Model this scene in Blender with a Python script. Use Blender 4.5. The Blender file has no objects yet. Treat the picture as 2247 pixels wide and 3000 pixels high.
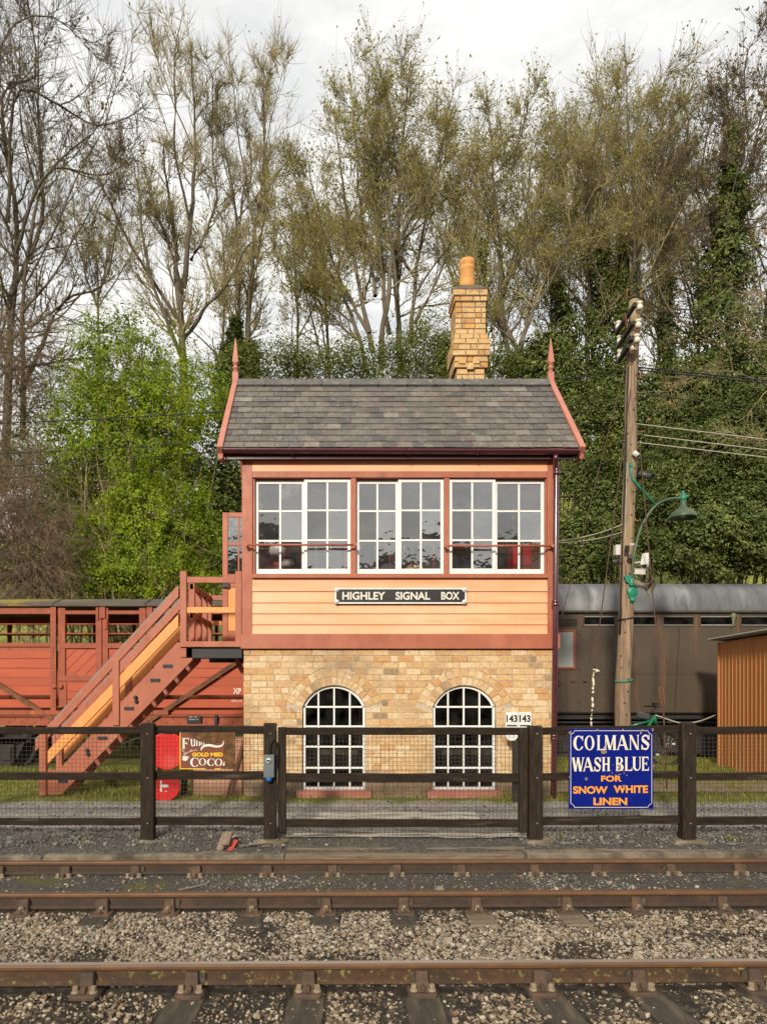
import bpy, bmesh, math, random
import numpy as np
from mathutils import Vector, Matrix
sc = bpy.context.scene
R = math.radians

# ---------------------------------------------------------------- camera, sky, sun, exposure
F, CX, H0, ZC = 1475.0, 733.7, 1480.0, 1.672      # focal length and eye level measured on the photograph
def X(px, d): return (px - CX) * d / F
def Z(py, d): return ZC - (py - H0) * d / F
def W(px, py, d): return (X(px, d), d, Z(py, d))

cam_d = bpy.data.cameras.new('camera')
cam = bpy.data.objects.new('camera', cam_d)
sc.collection.objects.link(cam)
cam.location = (0, 0, ZC)
cam.rotation_euler = (R(90), 0, 0)
cam_d.sensor_fit = 'AUTO'; cam_d.sensor_width = 36
cam_d.lens = 24.0
cam_d.shift_x = 0.0428; cam_d.shift_y = 0.169
cam_d.clip_start = 0.1; cam_d.clip_end = 2000
sc.camera = cam

SUN_EL, SUN_AZ = R(25), R(198)                     # azimuth from +Y, clockwise
wd = bpy.data.worlds.new('World'); sc.world = wd; wd.use_nodes = True
nt = wd.node_tree; nt.nodes.clear()
def wn(t, **k):
    n = nt.nodes.new(t)
    for a, b in k.items(): setattr(n, a, b)
    return n
L = nt.links.new
sky = wn('ShaderNodeTexSky', sky_type='NISHITA', sun_disc=False, sun_elevation=SUN_EL, sun_rotation=SUN_AZ)
sky.air_density = 1.0; sky.dust_density = 1.5
tc = wn('ShaderNodeTexCoord')
mp = wn('ShaderNodeMapping'); mp.inputs['Scale'].default_value = (1, 1, 2.6); mp.inputs['Location'].default_value = (.31, .2, .05)
L(tc.outputs['Generated'], mp.inputs['Vector'])
n1 = wn('ShaderNodeTexNoise'); n1.inputs['Scale'].default_value = 3.2; n1.inputs['Detail'].default_value = 7; n1.inputs['Roughness'].default_value = .62
L(mp.outputs['Vector'], n1.inputs['Vector'])
cr = wn('ShaderNodeValToRGB')
cr.color_ramp.elements[0].position = .36; cr.color_ramp.elements[0].color = (.60, .612, .622, 1)
cr.color_ramp.elements[1].position = .60; cr.color_ramp.elements[1].color = (.90, .885, .85, 1)
L(n1.outputs['Fac'], cr.inputs['Fac'])
vs = wn('ShaderNodeVectorMath', operation='SCALE'); vs.inputs['Scale'].default_value = 9.3
L(cr.outputs['Color'], vs.inputs[0])
n2 = wn('ShaderNodeTexNoise'); n2.inputs['Scale'].default_value = 3.1; n2.inputs['Detail'].default_value = 6
mp2 = wn('ShaderNodeMapping'); mp2.inputs['Scale'].default_value = (1, 1, 3); mp2.inputs['Location'].default_value = (3.3, 1.1, .7)
L(tc.outputs['Generated'], mp2.inputs['Vector']); L(mp2.outputs['Vector'], n2.inputs['Vector'])
gr = wn('ShaderNodeValToRGB')
gr.color_ramp.elements[0].position = .58; gr.color_ramp.elements[0].color = (0, 0, 0, 1)
gr.color_ramp.elements[1].position = .74; gr.color_ramp.elements[1].color = (.55, .55, .55, 1)
L(n2.outputs['Fac'], gr.inputs['Fac'])
mx = wn('ShaderNodeMix', data_type='RGBA')
L(gr.outputs['Color'], mx.inputs[0]); L(vs.outputs['Vector'], mx.inputs[6]); L(sky.outputs['Color'], mx.inputs[7])
bg = wn('ShaderNodeBackground'); bg.inputs['Strength'].default_value = 0.1
L(mx.outputs[2], bg.inputs['Color'])
wo = wn('ShaderNodeOutputWorld'); L(bg.outputs['Background'], wo.inputs['Surface'])

sl = bpy.data.lights.new('sun', 'SUN'); sl.energy = 3.0; sl.angle = R(5.0); sl.color = (1, .90, .76)
sun = bpy.data.objects.new('sun', sl); sc.collection.objects.link(sun)
sdir = Vector((math.sin(SUN_AZ) * math.cos(SUN_EL), math.cos(SUN_AZ) * math.cos(SUN_EL), math.sin(SUN_EL)))
sun.rotation_euler = sdir.to_track_quat('Z', 'Y').to_euler()
sun.location = sdir * 60
sc.view_settings.view_transform = 'Standard'; sc.view_settings.look = 'None'
sc.view_settings.exposure = 0.45; sc.view_settings.gamma = 1.0; sc.view_settings.use_curve_mapping = False
sc.cycles.max_bounces = 8; sc.cycles.transparent_max_bounces = 16; sc.cycles.diffuse_bounces = 3
sc.cycles.use_denoising = False if not hasattr(sc.cycles, 'use_denoising') else sc.cycles.use_denoising

# ---------------------------------------------------------------- materials
def mk(name, c1, c2=None, scale=6, st=(1, 1, 1), rough=.65, bump=0.0, bsc=None, isl=0.0, stops=None, dirt=None, dsc=1.3,
       dth=(.52, .68), metal=0.0, spec=.4, transl=0.0, dst=(1, 1, 1), rvar=0.0, coat=0.0, mixp=(.35, .65)):
    m = bpy.data.materials.new(name); m.use_nodes = True
    t = m.node_tree; t.nodes.clear(); N = t.nodes.new; K = t.links.new
    out = N('ShaderNodeOutputMaterial'); p = N('ShaderNodeBsdfPrincipled')
    co = N('ShaderNodeTexCoord'); ma = N('ShaderNodeMapping'); ma.inputs['Scale'].default_value = st
    K(co.outputs['Object'], ma.inputs['Vector'])
    def noise(s, det=6, rgh=.6, vec=None):
        n = N('ShaderNodeTexNoise'); n.inputs['Scale'].default_value = s; n.inputs['Detail'].default_value = det; n.inputs['Roughness'].default_value = rgh
        K((vec or ma).outputs['Vector'], n.inputs['Vector']); return n
    def ramp(src, els):
        r = N('ShaderNodeValToRGB'); e = r.color_ramp.elements
        while len(e) < len(els): e.new(.5)
        for q, (pos, col) in zip(e, els): q.position = pos; q.color = tuple(col) + (1,)
        K(src, r.inputs['Fac']); return r
    def mix(fac, a, b, bt='MIX'):
        x = N('ShaderNodeMix'); x.data_type = 'RGBA'; x.blend_type = bt
        for sck, v in ((0, fac), (6, a), (7, b)):
            if hasattr(v, 'is_output'): K(v, x.inputs[sck])
            elif sck == 0: x.inputs[0].default_value = v
            else: x.inputs[sck].default_value = tuple(v) + (1,)
        return x.outputs[2]
    c2 = c2 or tuple(q * .8 for q in c1)
    nz = noise(scale)
    g = None
    if isl or stops: g = N('ShaderNodeNewGeometry')
    if stops:
        base = ramp(g.outputs['Random Per Island'], stops).outputs['Color']
        v = ramp(nz.outputs['Fac'], [(mixp[0], c1), (mixp[1], c2)]).outputs['Color']
        base = mix(1.0, base, v, 'MULTIPLY')
    else:
        base = ramp(nz.outputs['Fac'], [(mixp[0], c1), (mixp[1], c2)]).outputs['Color']
    if isl:
        r = ramp(g.outputs['Random Per Island'], [(0, (1 - isl,) * 3), (1, (1 + isl,) * 3)])
        sc2 = N('ShaderNodeMapRange'); sc2.inputs['To Min'].default_value = 1 - isl; sc2.inputs['To Max'].default_value = 1 + isl
        K(g.outputs['Random Per Island'], sc2.inputs['Value'])
        vm = N('ShaderNodeVectorMath'); vm.operation = 'SCALE'; K(base, vm.inputs[0]); K(sc2.outputs['Result'], vm.inputs['Scale'])
        base = vm.outputs['Vector']; t.nodes.remove(r)
    if dirt:
        dl = dirt if isinstance(dirt, list) else [(dirt, dsc, dth, dst)]
        for dc, ds, dt, dS in dl:
            m2 = N('ShaderNodeMapping'); m2.inputs['Scale'].default_value = dS; m2.inputs['Location'].default_value = (ds * 1.7, ds, 2.2)
            K(co.outputs['Object'], m2.inputs['Vector'])
            dn = noise(ds, 8, .65, m2)
            dr = ramp(dn.outputs['Fac'], [(dt[0], (0, 0, 0)), (dt[1], (1, 1, 1))])
            base = mix(dr.outputs['Color'], base, dc)
    K(base, p.inputs['Base Color'])
    p.inputs['Roughness'].default_value = rough; p.inputs['Metallic'].default_value = metal
    p.inputs['Specular IOR Level'].default_value = spec
    if coat: p.inputs['Coat Weight'].default_value = coat; p.inputs['Coat Roughness'].default_value = .15
    if rvar:
        mr = N('ShaderNodeMapRange'); mr.inputs['To Min'].default_value = rough - rvar; mr.inputs['To Max'].default_value = rough + rvar
        K(nz.outputs['Fac'], mr.inputs['Value']); K(mr.outputs['Result'], p.inputs['Roughness'])
    if bump:
        bn = noise(bsc or scale, 8, .65)
        b = N('ShaderNodeBump'); b.inputs['Strength'].default_value = 1.0; b.inputs['Distance'].default_value = bump
        K(bn.outputs['Fac'], b.inputs['Height']); K(b.outputs['Normal'], p.inputs['Normal'])
    if transl:
        tr = N('ShaderNodeBsdfTranslucent'); K(base, tr.inputs['Color'])
        ms = N('ShaderNodeMixShader'); ms.inputs[0].default_value = transl
        K(p.outputs[0], ms.inputs[1]); K(tr.outputs[0], ms.inputs[2]); K(ms.outputs[0], out.inputs['Surface'])
    else: K(p.outputs[0], out.inputs['Surface'])
    return m

def glass_mat(name, refl=.12, tint=(.9, .93, .95), wav=.0006, film=.0, filmc=(.4, .4, .38), fsc=3):
    m = bpy.data.materials.new(name); m.use_nodes = True
    t = m.node_tree; t.nodes.clear(); N = t.nodes.new; K = t.links.new
    out = N('ShaderNodeOutputMaterial'); tr = N('ShaderNodeBsdfTransparent'); tr.inputs[0].default_value = tint + (1,)
    gl = N('ShaderNodeBsdfGlossy'); gl.inputs['Roughness'].default_value = .015
    co = N('ShaderNodeTexCoord'); nz = N('ShaderNodeTexNoise'); nz.inputs['Scale'].default_value = 6; K(co.outputs['Object'], nz.inputs['Vector'])
    b = N('ShaderNodeBump'); b.inputs['Distance'].default_value = wav; K(nz.outputs['Fac'], b.inputs['Height']); K(b.outputs['Normal'], gl.inputs['Normal'])
    fr = N('ShaderNodeFresnel'); fr.inputs['IOR'].default_value = 1.5
    ad = N('ShaderNodeMath'); ad.operation = 'ADD'; K(fr.outputs[0], ad.inputs[0]); gi = N('ShaderNodeNewGeometry'); gm_ = N('ShaderNodeMapRange'); gm_.inputs['To Min'].default_value = refl * .45; gm_.inputs['To Max'].default_value = refl * 1.75; K(gi.outputs['Random Per Island'], gm_.inputs['Value']); K(gm_.outputs['Result'], ad.inputs[1])
    ms = N('ShaderNodeMixShader'); K(ad.outputs[0], ms.inputs[0]); K(tr.outputs[0], ms.inputs[1]); K(gl.outputs[0], ms.inputs[2])
    last = ms
    if film:
        df = N('ShaderNodeBsdfDiffuse'); df.inputs[0].default_value = filmc + (1,)
        nf = N('ShaderNodeTexNoise'); nf.inputs['Scale'].default_value = fsc; nf.inputs['Detail'].default_value = 8; K(co.outputs['Object'], nf.inputs['Vector'])
        mr = N('ShaderNodeMapRange'); mr.inputs['From Min'].default_value = .4; mr.inputs['From Max'].default_value = .7; mr.inputs['To Max'].default_value = film
        K(nf.outputs['Fac'], mr.inputs['Value'])
        m3 = N('ShaderNodeMixShader'); K(mr.outputs['Result'], m3.inputs[0]); K(ms.outputs[0], m3.inputs[1]); K(df.outputs[0], m3.inputs[2]); last = m3
    K(last.outputs[0], out.inputs['Surface'])
    return m

# ---------------------------------------------------------------- mesh building
ORG = {}
class MB:
    def __init__(s): s.v = []; s.f = []; s.sm = []
    def add(s, vs, fs, smooth=False):
        o = len(s.v); s.v += [tuple(q) for q in vs]
        s.f += [tuple(i + o for i in f) for f in fs]; s.sm += [smooth] * len(fs); return s
    def box(s, x0, x1, y0, y1, z0, z1):
        return s.add([(x0, y0, z0), (x1, y0, z0), (x1, y1, z0), (x0, y1, z0), (x0, y0, z1), (x1, y0, z1), (x1, y1, z1), (x0, y1, z1)],
                     [(0, 3, 2, 1), (4, 5, 6, 7), (0, 1, 5, 4), (1, 2, 6, 5), (2, 3, 7, 6), (3, 0, 4, 7)])
    def obox(s, c, size, rot):
        hx, hy, hz = (q / 2 for q in size); c = Vector(c)
        vs = [c + rot @ Vector(q) for q in ((-hx, -hy, -hz), (hx, -hy, -hz), (hx, hy, -hz), (-hx, hy, -hz), (-hx, -hy, hz), (hx, -hy, hz), (hx, hy, hz), (-hx, hy, hz))]
        return s.add(vs, [(0, 3, 2, 1), (4, 5, 6, 7), (0, 1, 5, 4), (1, 2, 6, 5), (2, 3, 7, 6), (3, 0, 4, 7)])
    def prism(s, poly, y0, y1):                     # poly: (x, z) points, extruded along depth
        n = len(poly)
        return s.add([(a, y0, b) for a, b in poly] + [(a, y1, b) for a, b in poly],
                     [tuple(range(n)), tuple(range(2 * n - 1, n - 1, -1))] + [(i, i + n, (i + 1) % n + n, (i + 1) % n) for i in range(n)])
    def prismx(s, poly, x0, x1, k=0.0):             # poly: (y, z) points, extruded along x
        n = len(poly)
        return s.add([(x0, a + k * x0, b) for a, b in poly] + [(x1, a + k * x1, b) for a, b in poly],
                     [tuple(range(n)), tuple(range(2 * n - 1, n - 1, -1))] + [(i, (i + 1) % n, (i + 1) % n + n, i + n) for i in range(n)])
    def prismz(s, poly, z0, z1):
        n = len(poly)
        return s.add([(a, b, z0) for a, b in poly] + [(a, b, z1) for a, b in poly],
                     [tuple(range(n - 1, -1, -1)), tuple(range(n, 2 * n))] + [(i, (i + 1) % n, (i + 1) % n + n, i + n) for i in range(n)])
    def bar(s, p, q, w, h, up=(0, 0, 1)):
        p, q = Vector(p), Vector(q); d = q - p; l = d.length; d.normalize()
        side = d.cross(Vector(up))
        if side.length < 1e-4: side = d.cross(Vector((0, 1, 0)))
        side.normalize(); u = side.cross(d)
        rot = Matrix((d, side, u)).transposed()
        return s.obox((p + q) / 2, (l, w, h), rot)
    def tube(s, pts, r, k=8, caps=True, smooth=True):
        pts = [Vector(p) for p in pts]; n = len(pts)
        rr = r if isinstance(r, (list, tuple)) else [r] * n
        vs = []; u = None
        for i, p in enumerate(pts):
            t = (pts[min(i + 1, n - 1)] - pts[max(i - 1, 0)]).normalized()
            if u is None:
                u = t.cross(Vector((0, 0, 1)))
                if u.length < .1: u = t.cross(Vector((0, 1, 0)))
            u = (u - t * u.dot(t)).normalized(); w = t.cross(u)
            vs += [p + (u * math.cos(a) + w * math.sin(a)) * rr[i] for a in (2 * math.pi * j / k for j in range(k))]
        fs = [(i * k + j, i * k + (j + 1) % k, (i + 1) * k + (j + 1) % k, (i + 1) * k + j) for i in range(n - 1) for j in range(k)]
        s.add(vs, fs, smooth)
        if caps:
            s.f += [tuple(len(s.v) - n * k + j for j in range(k - 1, -1, -1)), tuple(len(s.v) - k + j for j in range(k))]; s.sm += [False, False]
        return s
    def lathe(s, prof, c, k=20, axis=None, smooth=True):   # prof: (radius, along-axis)
        ax = Vector(axis or (0, 0, 1)).normalized(); c = Vector(c)
        u = ax.cross(Vector((1, 0, 0)));
        if u.length < .1: u = ax.cross(Vector((0, 1, 0)))
        u.normalize(); w = ax.cross(u); n = len(prof)
        vs = [c + ax * h + (u * math.cos(2 * math.pi * j / k) + w * math.sin(2 * math.pi * j / k)) * max(r, 1e-4) for r, h in prof for j in range(k)]
        fs = [(i * k + j, i * k + (j + 1) % k, (i + 1) * k + (j + 1) % k, (i + 1) * k + j) for i in range(n - 1) for j in range(k)]
        s.add(vs, fs, smooth); o = len(s.v) - n * k
        s.f += [tuple(o + j for j in range(k - 1, -1, -1)), tuple(o + (n - 1) * k + j for j in range(k))]; s.sm += [False, False]
        return s
    def build(s, name, mat, parent=None, bevel=0.0, loc=None):
        me = bpy.data.meshes.new(name)
        o = ORG.get(parent.name, (0, 0, 0)) if parent else (loc or (0, 0, 0))
        me.from_pydata([(a - o[0], b - o[1], c - o[2]) for a, b, c in s.v], [], s.f)
        me.polygons.foreach_set('use_smooth', s.sm)
        if bevel:
            bm = bmesh.new(); bm.from_mesh(me); bmesh.ops.recalc_face_normals(bm, faces=bm.faces)
            es = [e for e in bm.edges if len(e.link_faces) == 2 and e.calc_face_angle(0) > .5]
            bmesh.ops.bevel(bm, geom=es, offset=bevel, segments=1, affect='EDGES', clamp_overlap=True)
            bm.to_mesh(me); bm.free()
        elif s.f:
            bm = bmesh.new(); bm.from_mesh(me); bmesh.ops.recalc_face_normals(bm, faces=bm.faces); bm.to_mesh(me); bm.free()
        return link(name, me, mat, parent, o)
def link(name, me, mat, parent=None, o=(0, 0, 0)):
    if mat: me.materials.append(mat)
    ob = bpy.data.objects.new(name, me); sc.collection.objects.link(ob)
    if parent: ob.parent = parent
    else: ob.location = o
    ORG[ob.name] = o
    return ob
def raw(name, v, f, mat, parent=None, smooth=False):          # numpy quads or triangles
    o = np.array(ORG.get(parent.name, (0, 0, 0)) if parent else (0, 0, 0), dtype=np.float32)
    me = bpy.data.meshes.new(name); v = (np.asarray(v, np.float32) - o); f = np.asarray(f, np.int32); k = f.shape[1]
    me.vertices.add(len(v)); me.vertices.foreach_set('co', v.ravel())
    me.loops.add(f.size); me.loops.foreach_set('vertex_index', f.ravel())
    me.polygons.add(len(f)); me.polygons.foreach_set('loop_start', np.arange(0, f.size, k, dtype=np.int32))
    try: me.polygons.foreach_set('loop_total', np.full(len(f), k, np.int32))
    except Exception: pass
    me.polygons.foreach_set('use_smooth', np.full(len(f), smooth, bool))
    me.update(calc_edges=True)
    return link(name, me, mat, parent, tuple(float(q) for q in o))
def thing(name, loc, label, cat, group=None):
    e = bpy.data.objects.new(name, None); sc.collection.objects.link(e); e.location = loc; e.empty_display_size = .1
    ORG[e.name] = tuple(loc); return tag(e, label, cat, group)
def tag(o, label=None, cat=None, group=None, kind=None):
    for k, v in (('label', label), ('category', cat), ('group', group), ('kind', kind)):
        if v: o[k] = v
    return o
def copy_tree(o, parent=None):
    c = o.copy(); sc.collection.objects.link(c)
    ORG[c.name] = ORG.get(o.name, (0, 0, 0))
    if parent: c.parent = parent
    for ch in list(o.children):
        if ch is not c: copy_tree(ch, c)
    return c

# ---------------------------------------------------------------- lettering
def text_mb(mb, s, x0, x1, z0, z1, y, bold=.0, thick=.004, rot=0):
    cu = bpy.data.curves.new('letters', 'FONT'); cu.body = s; cu.size = 1; cu.offset = bold; cu.resolution_u = 6
    ob = bpy.data.objects.new('letters', cu); sc.collection.objects.link(ob)
    dg = bpy.context.evaluated_depsgraph_get(); me = bpy.data.meshes.new_from_object(ob.evaluated_get(dg))
    vs = [(q.co.x, q.co.y) for q in me.vertices]; fs = [tuple(p.vertices) for p in me.polygons]
    if rot: vs = [(-b, a) for a, b in vs] if rot > 0 else [(b, -a) for a, b in vs]
    ax, bx = min(q[0] for q in vs), max(q[0] for q in vs); ay, by = min(q[1] for q in vs), max(q[1] for q in vs)
    pts = [(x0 + (a - ax) / (bx - ax) * (x1 - x0), z0 + (b - ay) / (by - ay) * (z1 - z0)) for a, b in vs]
    mb.add([(a, y, b) for a, b in pts], fs)
    if thick:                                         # side walls of each letter
        cnt = {}
        for f in fs:
            for i in range(len(f)):
                e = (f[i], f[(i + 1) % len(f)]); cnt[tuple(sorted(e))] = cnt.get(tuple(sorted(e)), 0) + 1
        for (a, b), c in cnt.items():
            if c == 1:
                p, q = pts[a], pts[b]
                mb.add([(p[0], y, p[1]), (q[0], y, q[1]), (q[0], y + thick, q[1]), (p[0], y + thick, p[1])], [(0, 1, 2, 3)])
    bpy.data.objects.remove(ob); bpy.data.curves.remove(cu); bpy.data.meshes.remove(me)

def ring(cx, cy, rx, ry, ix, iy, a0, a1, n=20, icx=0.0):
    out = []
    for i in range(n):
        a, b = R(a0 + (a1 - a0) * i / n), R(a0 + (a1 - a0) * (i + 1) / n)
        out.append([(cx + rx * math.cos(a), cy + ry * math.sin(a)), (cx + rx * math.cos(b), cy + ry * math.sin(b)),
                    (cx + icx + ix * math.cos(b), cy + iy * math.sin(b)), (cx + icx + ix * math.cos(a), cy + iy * math.sin(a))])
    return out
def stroke(pts, ws):
    out = []; P = [Vector(p) for p in pts]; n = len(P); off = []
    for i in range(n):
        t = (P[min(i + 1, n - 1)] - P[max(i - 1, 0)]).normalized(); w = ws[i] if isinstance(ws, list) else ws
        off.append(Vector((-t.y, t.x)) * w / 2)
    for i in range(n - 1):
        out.append([tuple(P[i] + off[i]), tuple(P[i + 1] + off[i + 1]), tuple(P[i + 1] - off[i + 1]), tuple(P[i] - off[i])])
    return out
def curve_pts(c, n=6):                              # Catmull-Rom through the points
    c = [Vector(p) for p in c]; c = [c[0] * 2 - c[1]] + c + [c[-1] * 2 - c[-2]]; out = []
    for i in range(1, len(c) - 2):
        for j in range(n):
            t = j / n; a, b, d, e = c[i - 1], c[i], c[i + 1], c[i + 2]
            out.append(.5 * ((2 * b) + (d - a) * t + (2 * a - 5 * b + 4 * d - e) * t * t + (3 * b - a - 3 * d + e) * t ** 3))
    return out + [c[-2]]
def vst(a, b, s=.07, y0=0, y1=1): return [[(a - s, y0), (a, y0 + .06), (b, y0 + .06), (b + s, y0)], [(a, y0 + .06), (a, y1 - .06), (b, y1 - .06), (b, y0 + .06)], [(a, y1 - .06), (a - s, y1), (b + s, y1), (b, y1 - .06)]]
def diag(a, b, t): return [[(a[0] - t / 2, a[1]), (b[0] - t / 2, b[1]), (b[0] + t / 2, b[1]), (a[0] + t / 2, a[1])]]
def serif(x, y, w, h=.05): return [[(x - w / 2, y), (x - w / 2 + .05, y + h), (x + w / 2 - .05, y + h), (x + w / 2, y)]]
def glyph(c):
    if c == 'O': return ring(.5, .5, .5, .5, .27, .44, 0, 360, 32)
    if c == 'C': return ring(.54, .5, .54, .5, .29, .44, 42, 322, 26, .04) + [[(.86, .98), (.98, .98), (.98, .66), (.92, .66)]] + [[(.74, .17), (.95, .30), (.99, .22), (.86, .1)]]
    if c == 'L': return vst(.16, .42, .1) + [[(.42, 0), (.42, .07), (.9, .09), (1, .3), (1, 0)]]
    if c == 'M': return vst(.07, .15, .07) + vst(.72, .92, .07) + diag((.14, 1), (.46, .02), .2) + diag((.76, 1), (.47, .02), .09)
    if c == 'A': return diag((.12, 0), (.45, 1), .09) + diag((.84, 0), (.47, 1), .22) + [[(.24, .28), (.27, .36), (.66, .36), (.68, .28)]] + serif(.12, 0, .24) + serif(.85, 0, .34)
    if c == 'N': return vst(.1, .19, .09) + vst(.82, .91, .09) + diag((.17, .99), (.82, .01), .22)
    if c == 'S': return stroke(curve_pts([(.86, .70), (.74, .91), (.48, .95), (.24, .86), (.2, .70), (.42, .56), (.66, .44), (.83, .27), (.74, .1), (.5, .04), (.24, .1), (.12, .32)]), .12) \
        + stroke(curve_pts([(.2, .74), (.28, .62), (.5, .51), (.74, .38), (.82, .25)]), .24) + [[(.82, 1), (.92, 1), (.92, .66), (.84, .70)], [(.06, 0), (.16, 0), (.16, .32), (.06, .34)]]
    if c == 'W': return diag((.1, 1), (.28, 0), .17) + diag((.46, 1), (.29, 0), .08) + diag((.47, 1), (.66, 0), .17) + diag((.88, 1), (.68, 0), .08) + [[(.0, 1), (.24, 1), (.2, .95), (.03, .95)], [(.36, 1), (.6, 1), (.56, .95), (.4, .95)], [(.76, 1), (1, 1), (.96, .95), (.8, .95)]]
    if c == 'H': return vst(.12, .34, .1) + vst(.66, .88, .1) + [[(.34, .46), (.34, .55), (.66, .55), (.66, .46)]]
    if c == 'B': return vst(.14, .38, .1) + ring(.5, .75, .4, .25, .16, .18, -90, 90, 12) + ring(.52, .26, .46, .26, .2, .19, -90, 90, 12) + [[(.38, .93), (.38, 1), (.52, 1), (.52, .93)], [(.38, .46), (.38, .56), (.56, .56), (.56, .46)], [(.38, 0), (.38, .07), (.54, .07), (.54, 0)]]
    if c == 'U': return [[(.12, .3), (.12, .94), (.36, .94), (.36, .3)], [(.12, .94), (.0, 1), (.48, 1), (.36, .94)], [(.8, .3), (.8, .94), (.9, .94), (.9, .3)], [(.8, .94), (.68, 1), (1, 1), (.9, .94)]] + ring(.51, .32, .39, .32, .22, .24, 180, 360, 14, .06)
    if c == 'E': return vst(.12, .36, .1) + [[(.36, 0), (.36, .07), (.86, .09), (.98, .3), (.98, 0)], [(.36, .93), (.36, 1), (.92, 1), (.92, .72), (.82, .91)], [(.36, .47), (.36, .54), (.66, .54), (.66, .47)], [(.66, .38), (.66, .64), (.73, .64), (.73, .38)]]
    if c == 'F': return vst(.14, .42, .12) + [[(.42, .92), (.42, 1), (.98, 1), (.98, .68), (.88, .9)], [(.42, .46), (.42, .55), (.68, .55), (.68, .46)], [(.66, .36), (.66, .66), (.74, .66), (.74, .36)]]
    if c == 'u': return [[(.14, .25), (.14, .9), (.4, .9), (.4, .25)], [(.14, .9), (.02, 1), (.4, 1), (.4, .9)], [(.7, .0), (.7, .9), (.92, .9), (.92, .1)], [(.7, .9), (.58, 1), (.92, 1), (.92, .9)]] + ring(.46, .3, .32, .3, .12, .18, 180, 330, 10)
    if c == 'n': return vst(.12, .38, .1) + [[(.68, .06), (.68, .7), (.92, .7), (.92, .06)], [(.6, 0), (.68, .06), (.92, .06), (1, 0)]] + ring(.6, .68, .32, .32, .1, .2, 0, 150, 10)
    if c == "'": return ring(.5, .72, .45, .25, 0, 0, 0, 360, 12) + [[(.9, .7), (.3, 0), (.2, .1), (.55, .6)]]
def put_glyph(mb, c, x0, x1, z0, z1, y, shear=0.0, dy=.00012):
    for i, poly in enumerate(glyph(c)):
        mb.add([(x0 + a * (x1 - x0) , y - i * dy, z0 + b * (z1 - z0) + shear * a) for a, b in poly], [tuple(range(len(poly)))])
# ---------------------------------------------------------------- trees, bushes, ivy, stones: generators
def unit(a): return a / np.maximum(np.linalg.norm(a, axis=-1, keepdims=True), 1e-9)
def perp(rng, d):
    a = rng.normal(size=d.shape); a -= d * (a * d).sum(-1, keepdims=True); return unit(a)
def grow(rng, p, d, ln, r0, P, wander, trop, tip=.3):
    d = unit(d.copy()); pts = [p]; st = (ln / (P - 1))[:, None]
    for i in range(P - 1):
        d = d + rng.normal(0, wander, d.shape); d[:, 2] += trop; d = unit(d); p = p + d * st; pts.append(p)
    t = np.linspace(0, 1, P)
    return np.stack(pts, 1), r0[:, None] * (1 - (1 - tip) * t)[None]
def sample(pts, rad, i, t):
    P = pts.shape[1]; f = t * (P - 1); a = np.minimum(f.astype(int), P - 2); w = (f - a)[:, None]
    p = pts[i, a] * (1 - w) + pts[i, a + 1] * w
    return p, unit(pts[i, a + 1] - pts[i, a]), rad[i, a] * (1 - w[:, 0]) + rad[i, a + 1] * w[:, 0]
def kids(rng, pts, rad, M, t0, t1, ang, sd, ln, lsd, rr, rmin, P, wander, trop, fall=.5, tip=.3):
    N = len(pts); i = np.repeat(np.arange(N), M); t = rng.uniform(t0, t1, N * M)
    p, tg, r = sample(pts, rad, i, t)
    a = rng.normal(ang, sd, len(i))[:, None]
    d = tg * np.cos(a) + perp(rng, tg) * np.sin(a)
    base = ln[i] if isinstance(ln, np.ndarray) else np.full(len(i), ln)
    l = base * np.exp(rng.normal(0, lsd, len(i))) * (1 - fall * t)
    return grow(rng, p, d, l, np.maximum(r * rr, rmin), P, wander, trop, tip) + (l,)
def tubes(lst):
    V, Q = [], []; o = 0
    for pts, rad, k in lst:
        N, P, _ = pts.shape
        tg = np.gradient(pts, axis=1); tg = unit(tg)
        ref = np.where(np.abs(tg[..., 2:3]) > .9, np.array([1., 0, 0]), np.array([0, 0, 1.]))
        u = unit(np.cross(tg, ref)); w = np.cross(tg, u)
        a = 2 * np.pi * np.arange(k) / k
        rg = pts[:, :, None] + (u[:, :, None] * np.cos(a)[None, None, :, None] + w[:, :, None] * np.sin(a)[None, None, :, None]) * rad[:, :, None, None]
        V.append(rg.reshape(-1, 3))
        n, i, j = np.meshgrid(np.arange(N), np.arange(P - 1), np.arange(k), indexing='ij')
        b = o + (n * P + i) * k; c = b + k; j2 = (j + 1) % k
        Q.append(np.stack([b + j, b + j2, c + j2, c + j], -1).reshape(-1, 4)); o += N * P * k
    return np.concatenate(V), np.concatenate(Q)
def leaf_quads(rng, c, nrm, size, asp=.55, fold=.15):
    n = unit(nrm); u = perp(rng, n); w = np.cross(n, u); s = size[:, None]
    v = np.stack([c - u * s * .5, c + w * s * asp * .5 - n * s * fold * .5, c + u * s * .5, c - w * s * asp * .5 - n * s * fold * .5], 1).reshape(-1, 3)
    return v, np.arange(len(v)).reshape(-1, 4)
def path3(px, d, n, rng, wob=.5):
    c = [Vector((X(a, d), d + (rng.uniform(-wob, wob) if i else 0), Z(b, d))) for i, (a, b) in enumerate(px)]
    c = curve_pts(c, 6); c = np.array([tuple(q) for q in c])
    s = np.r_[0, np.cumsum(np.linalg.norm(np.diff(c, axis=0), axis=1))]; t = np.linspace(0, s[-1], n)
    return np.stack([np.interp(t, s, c[:, k]) for k in range(3)], 1), s[-1]

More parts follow.
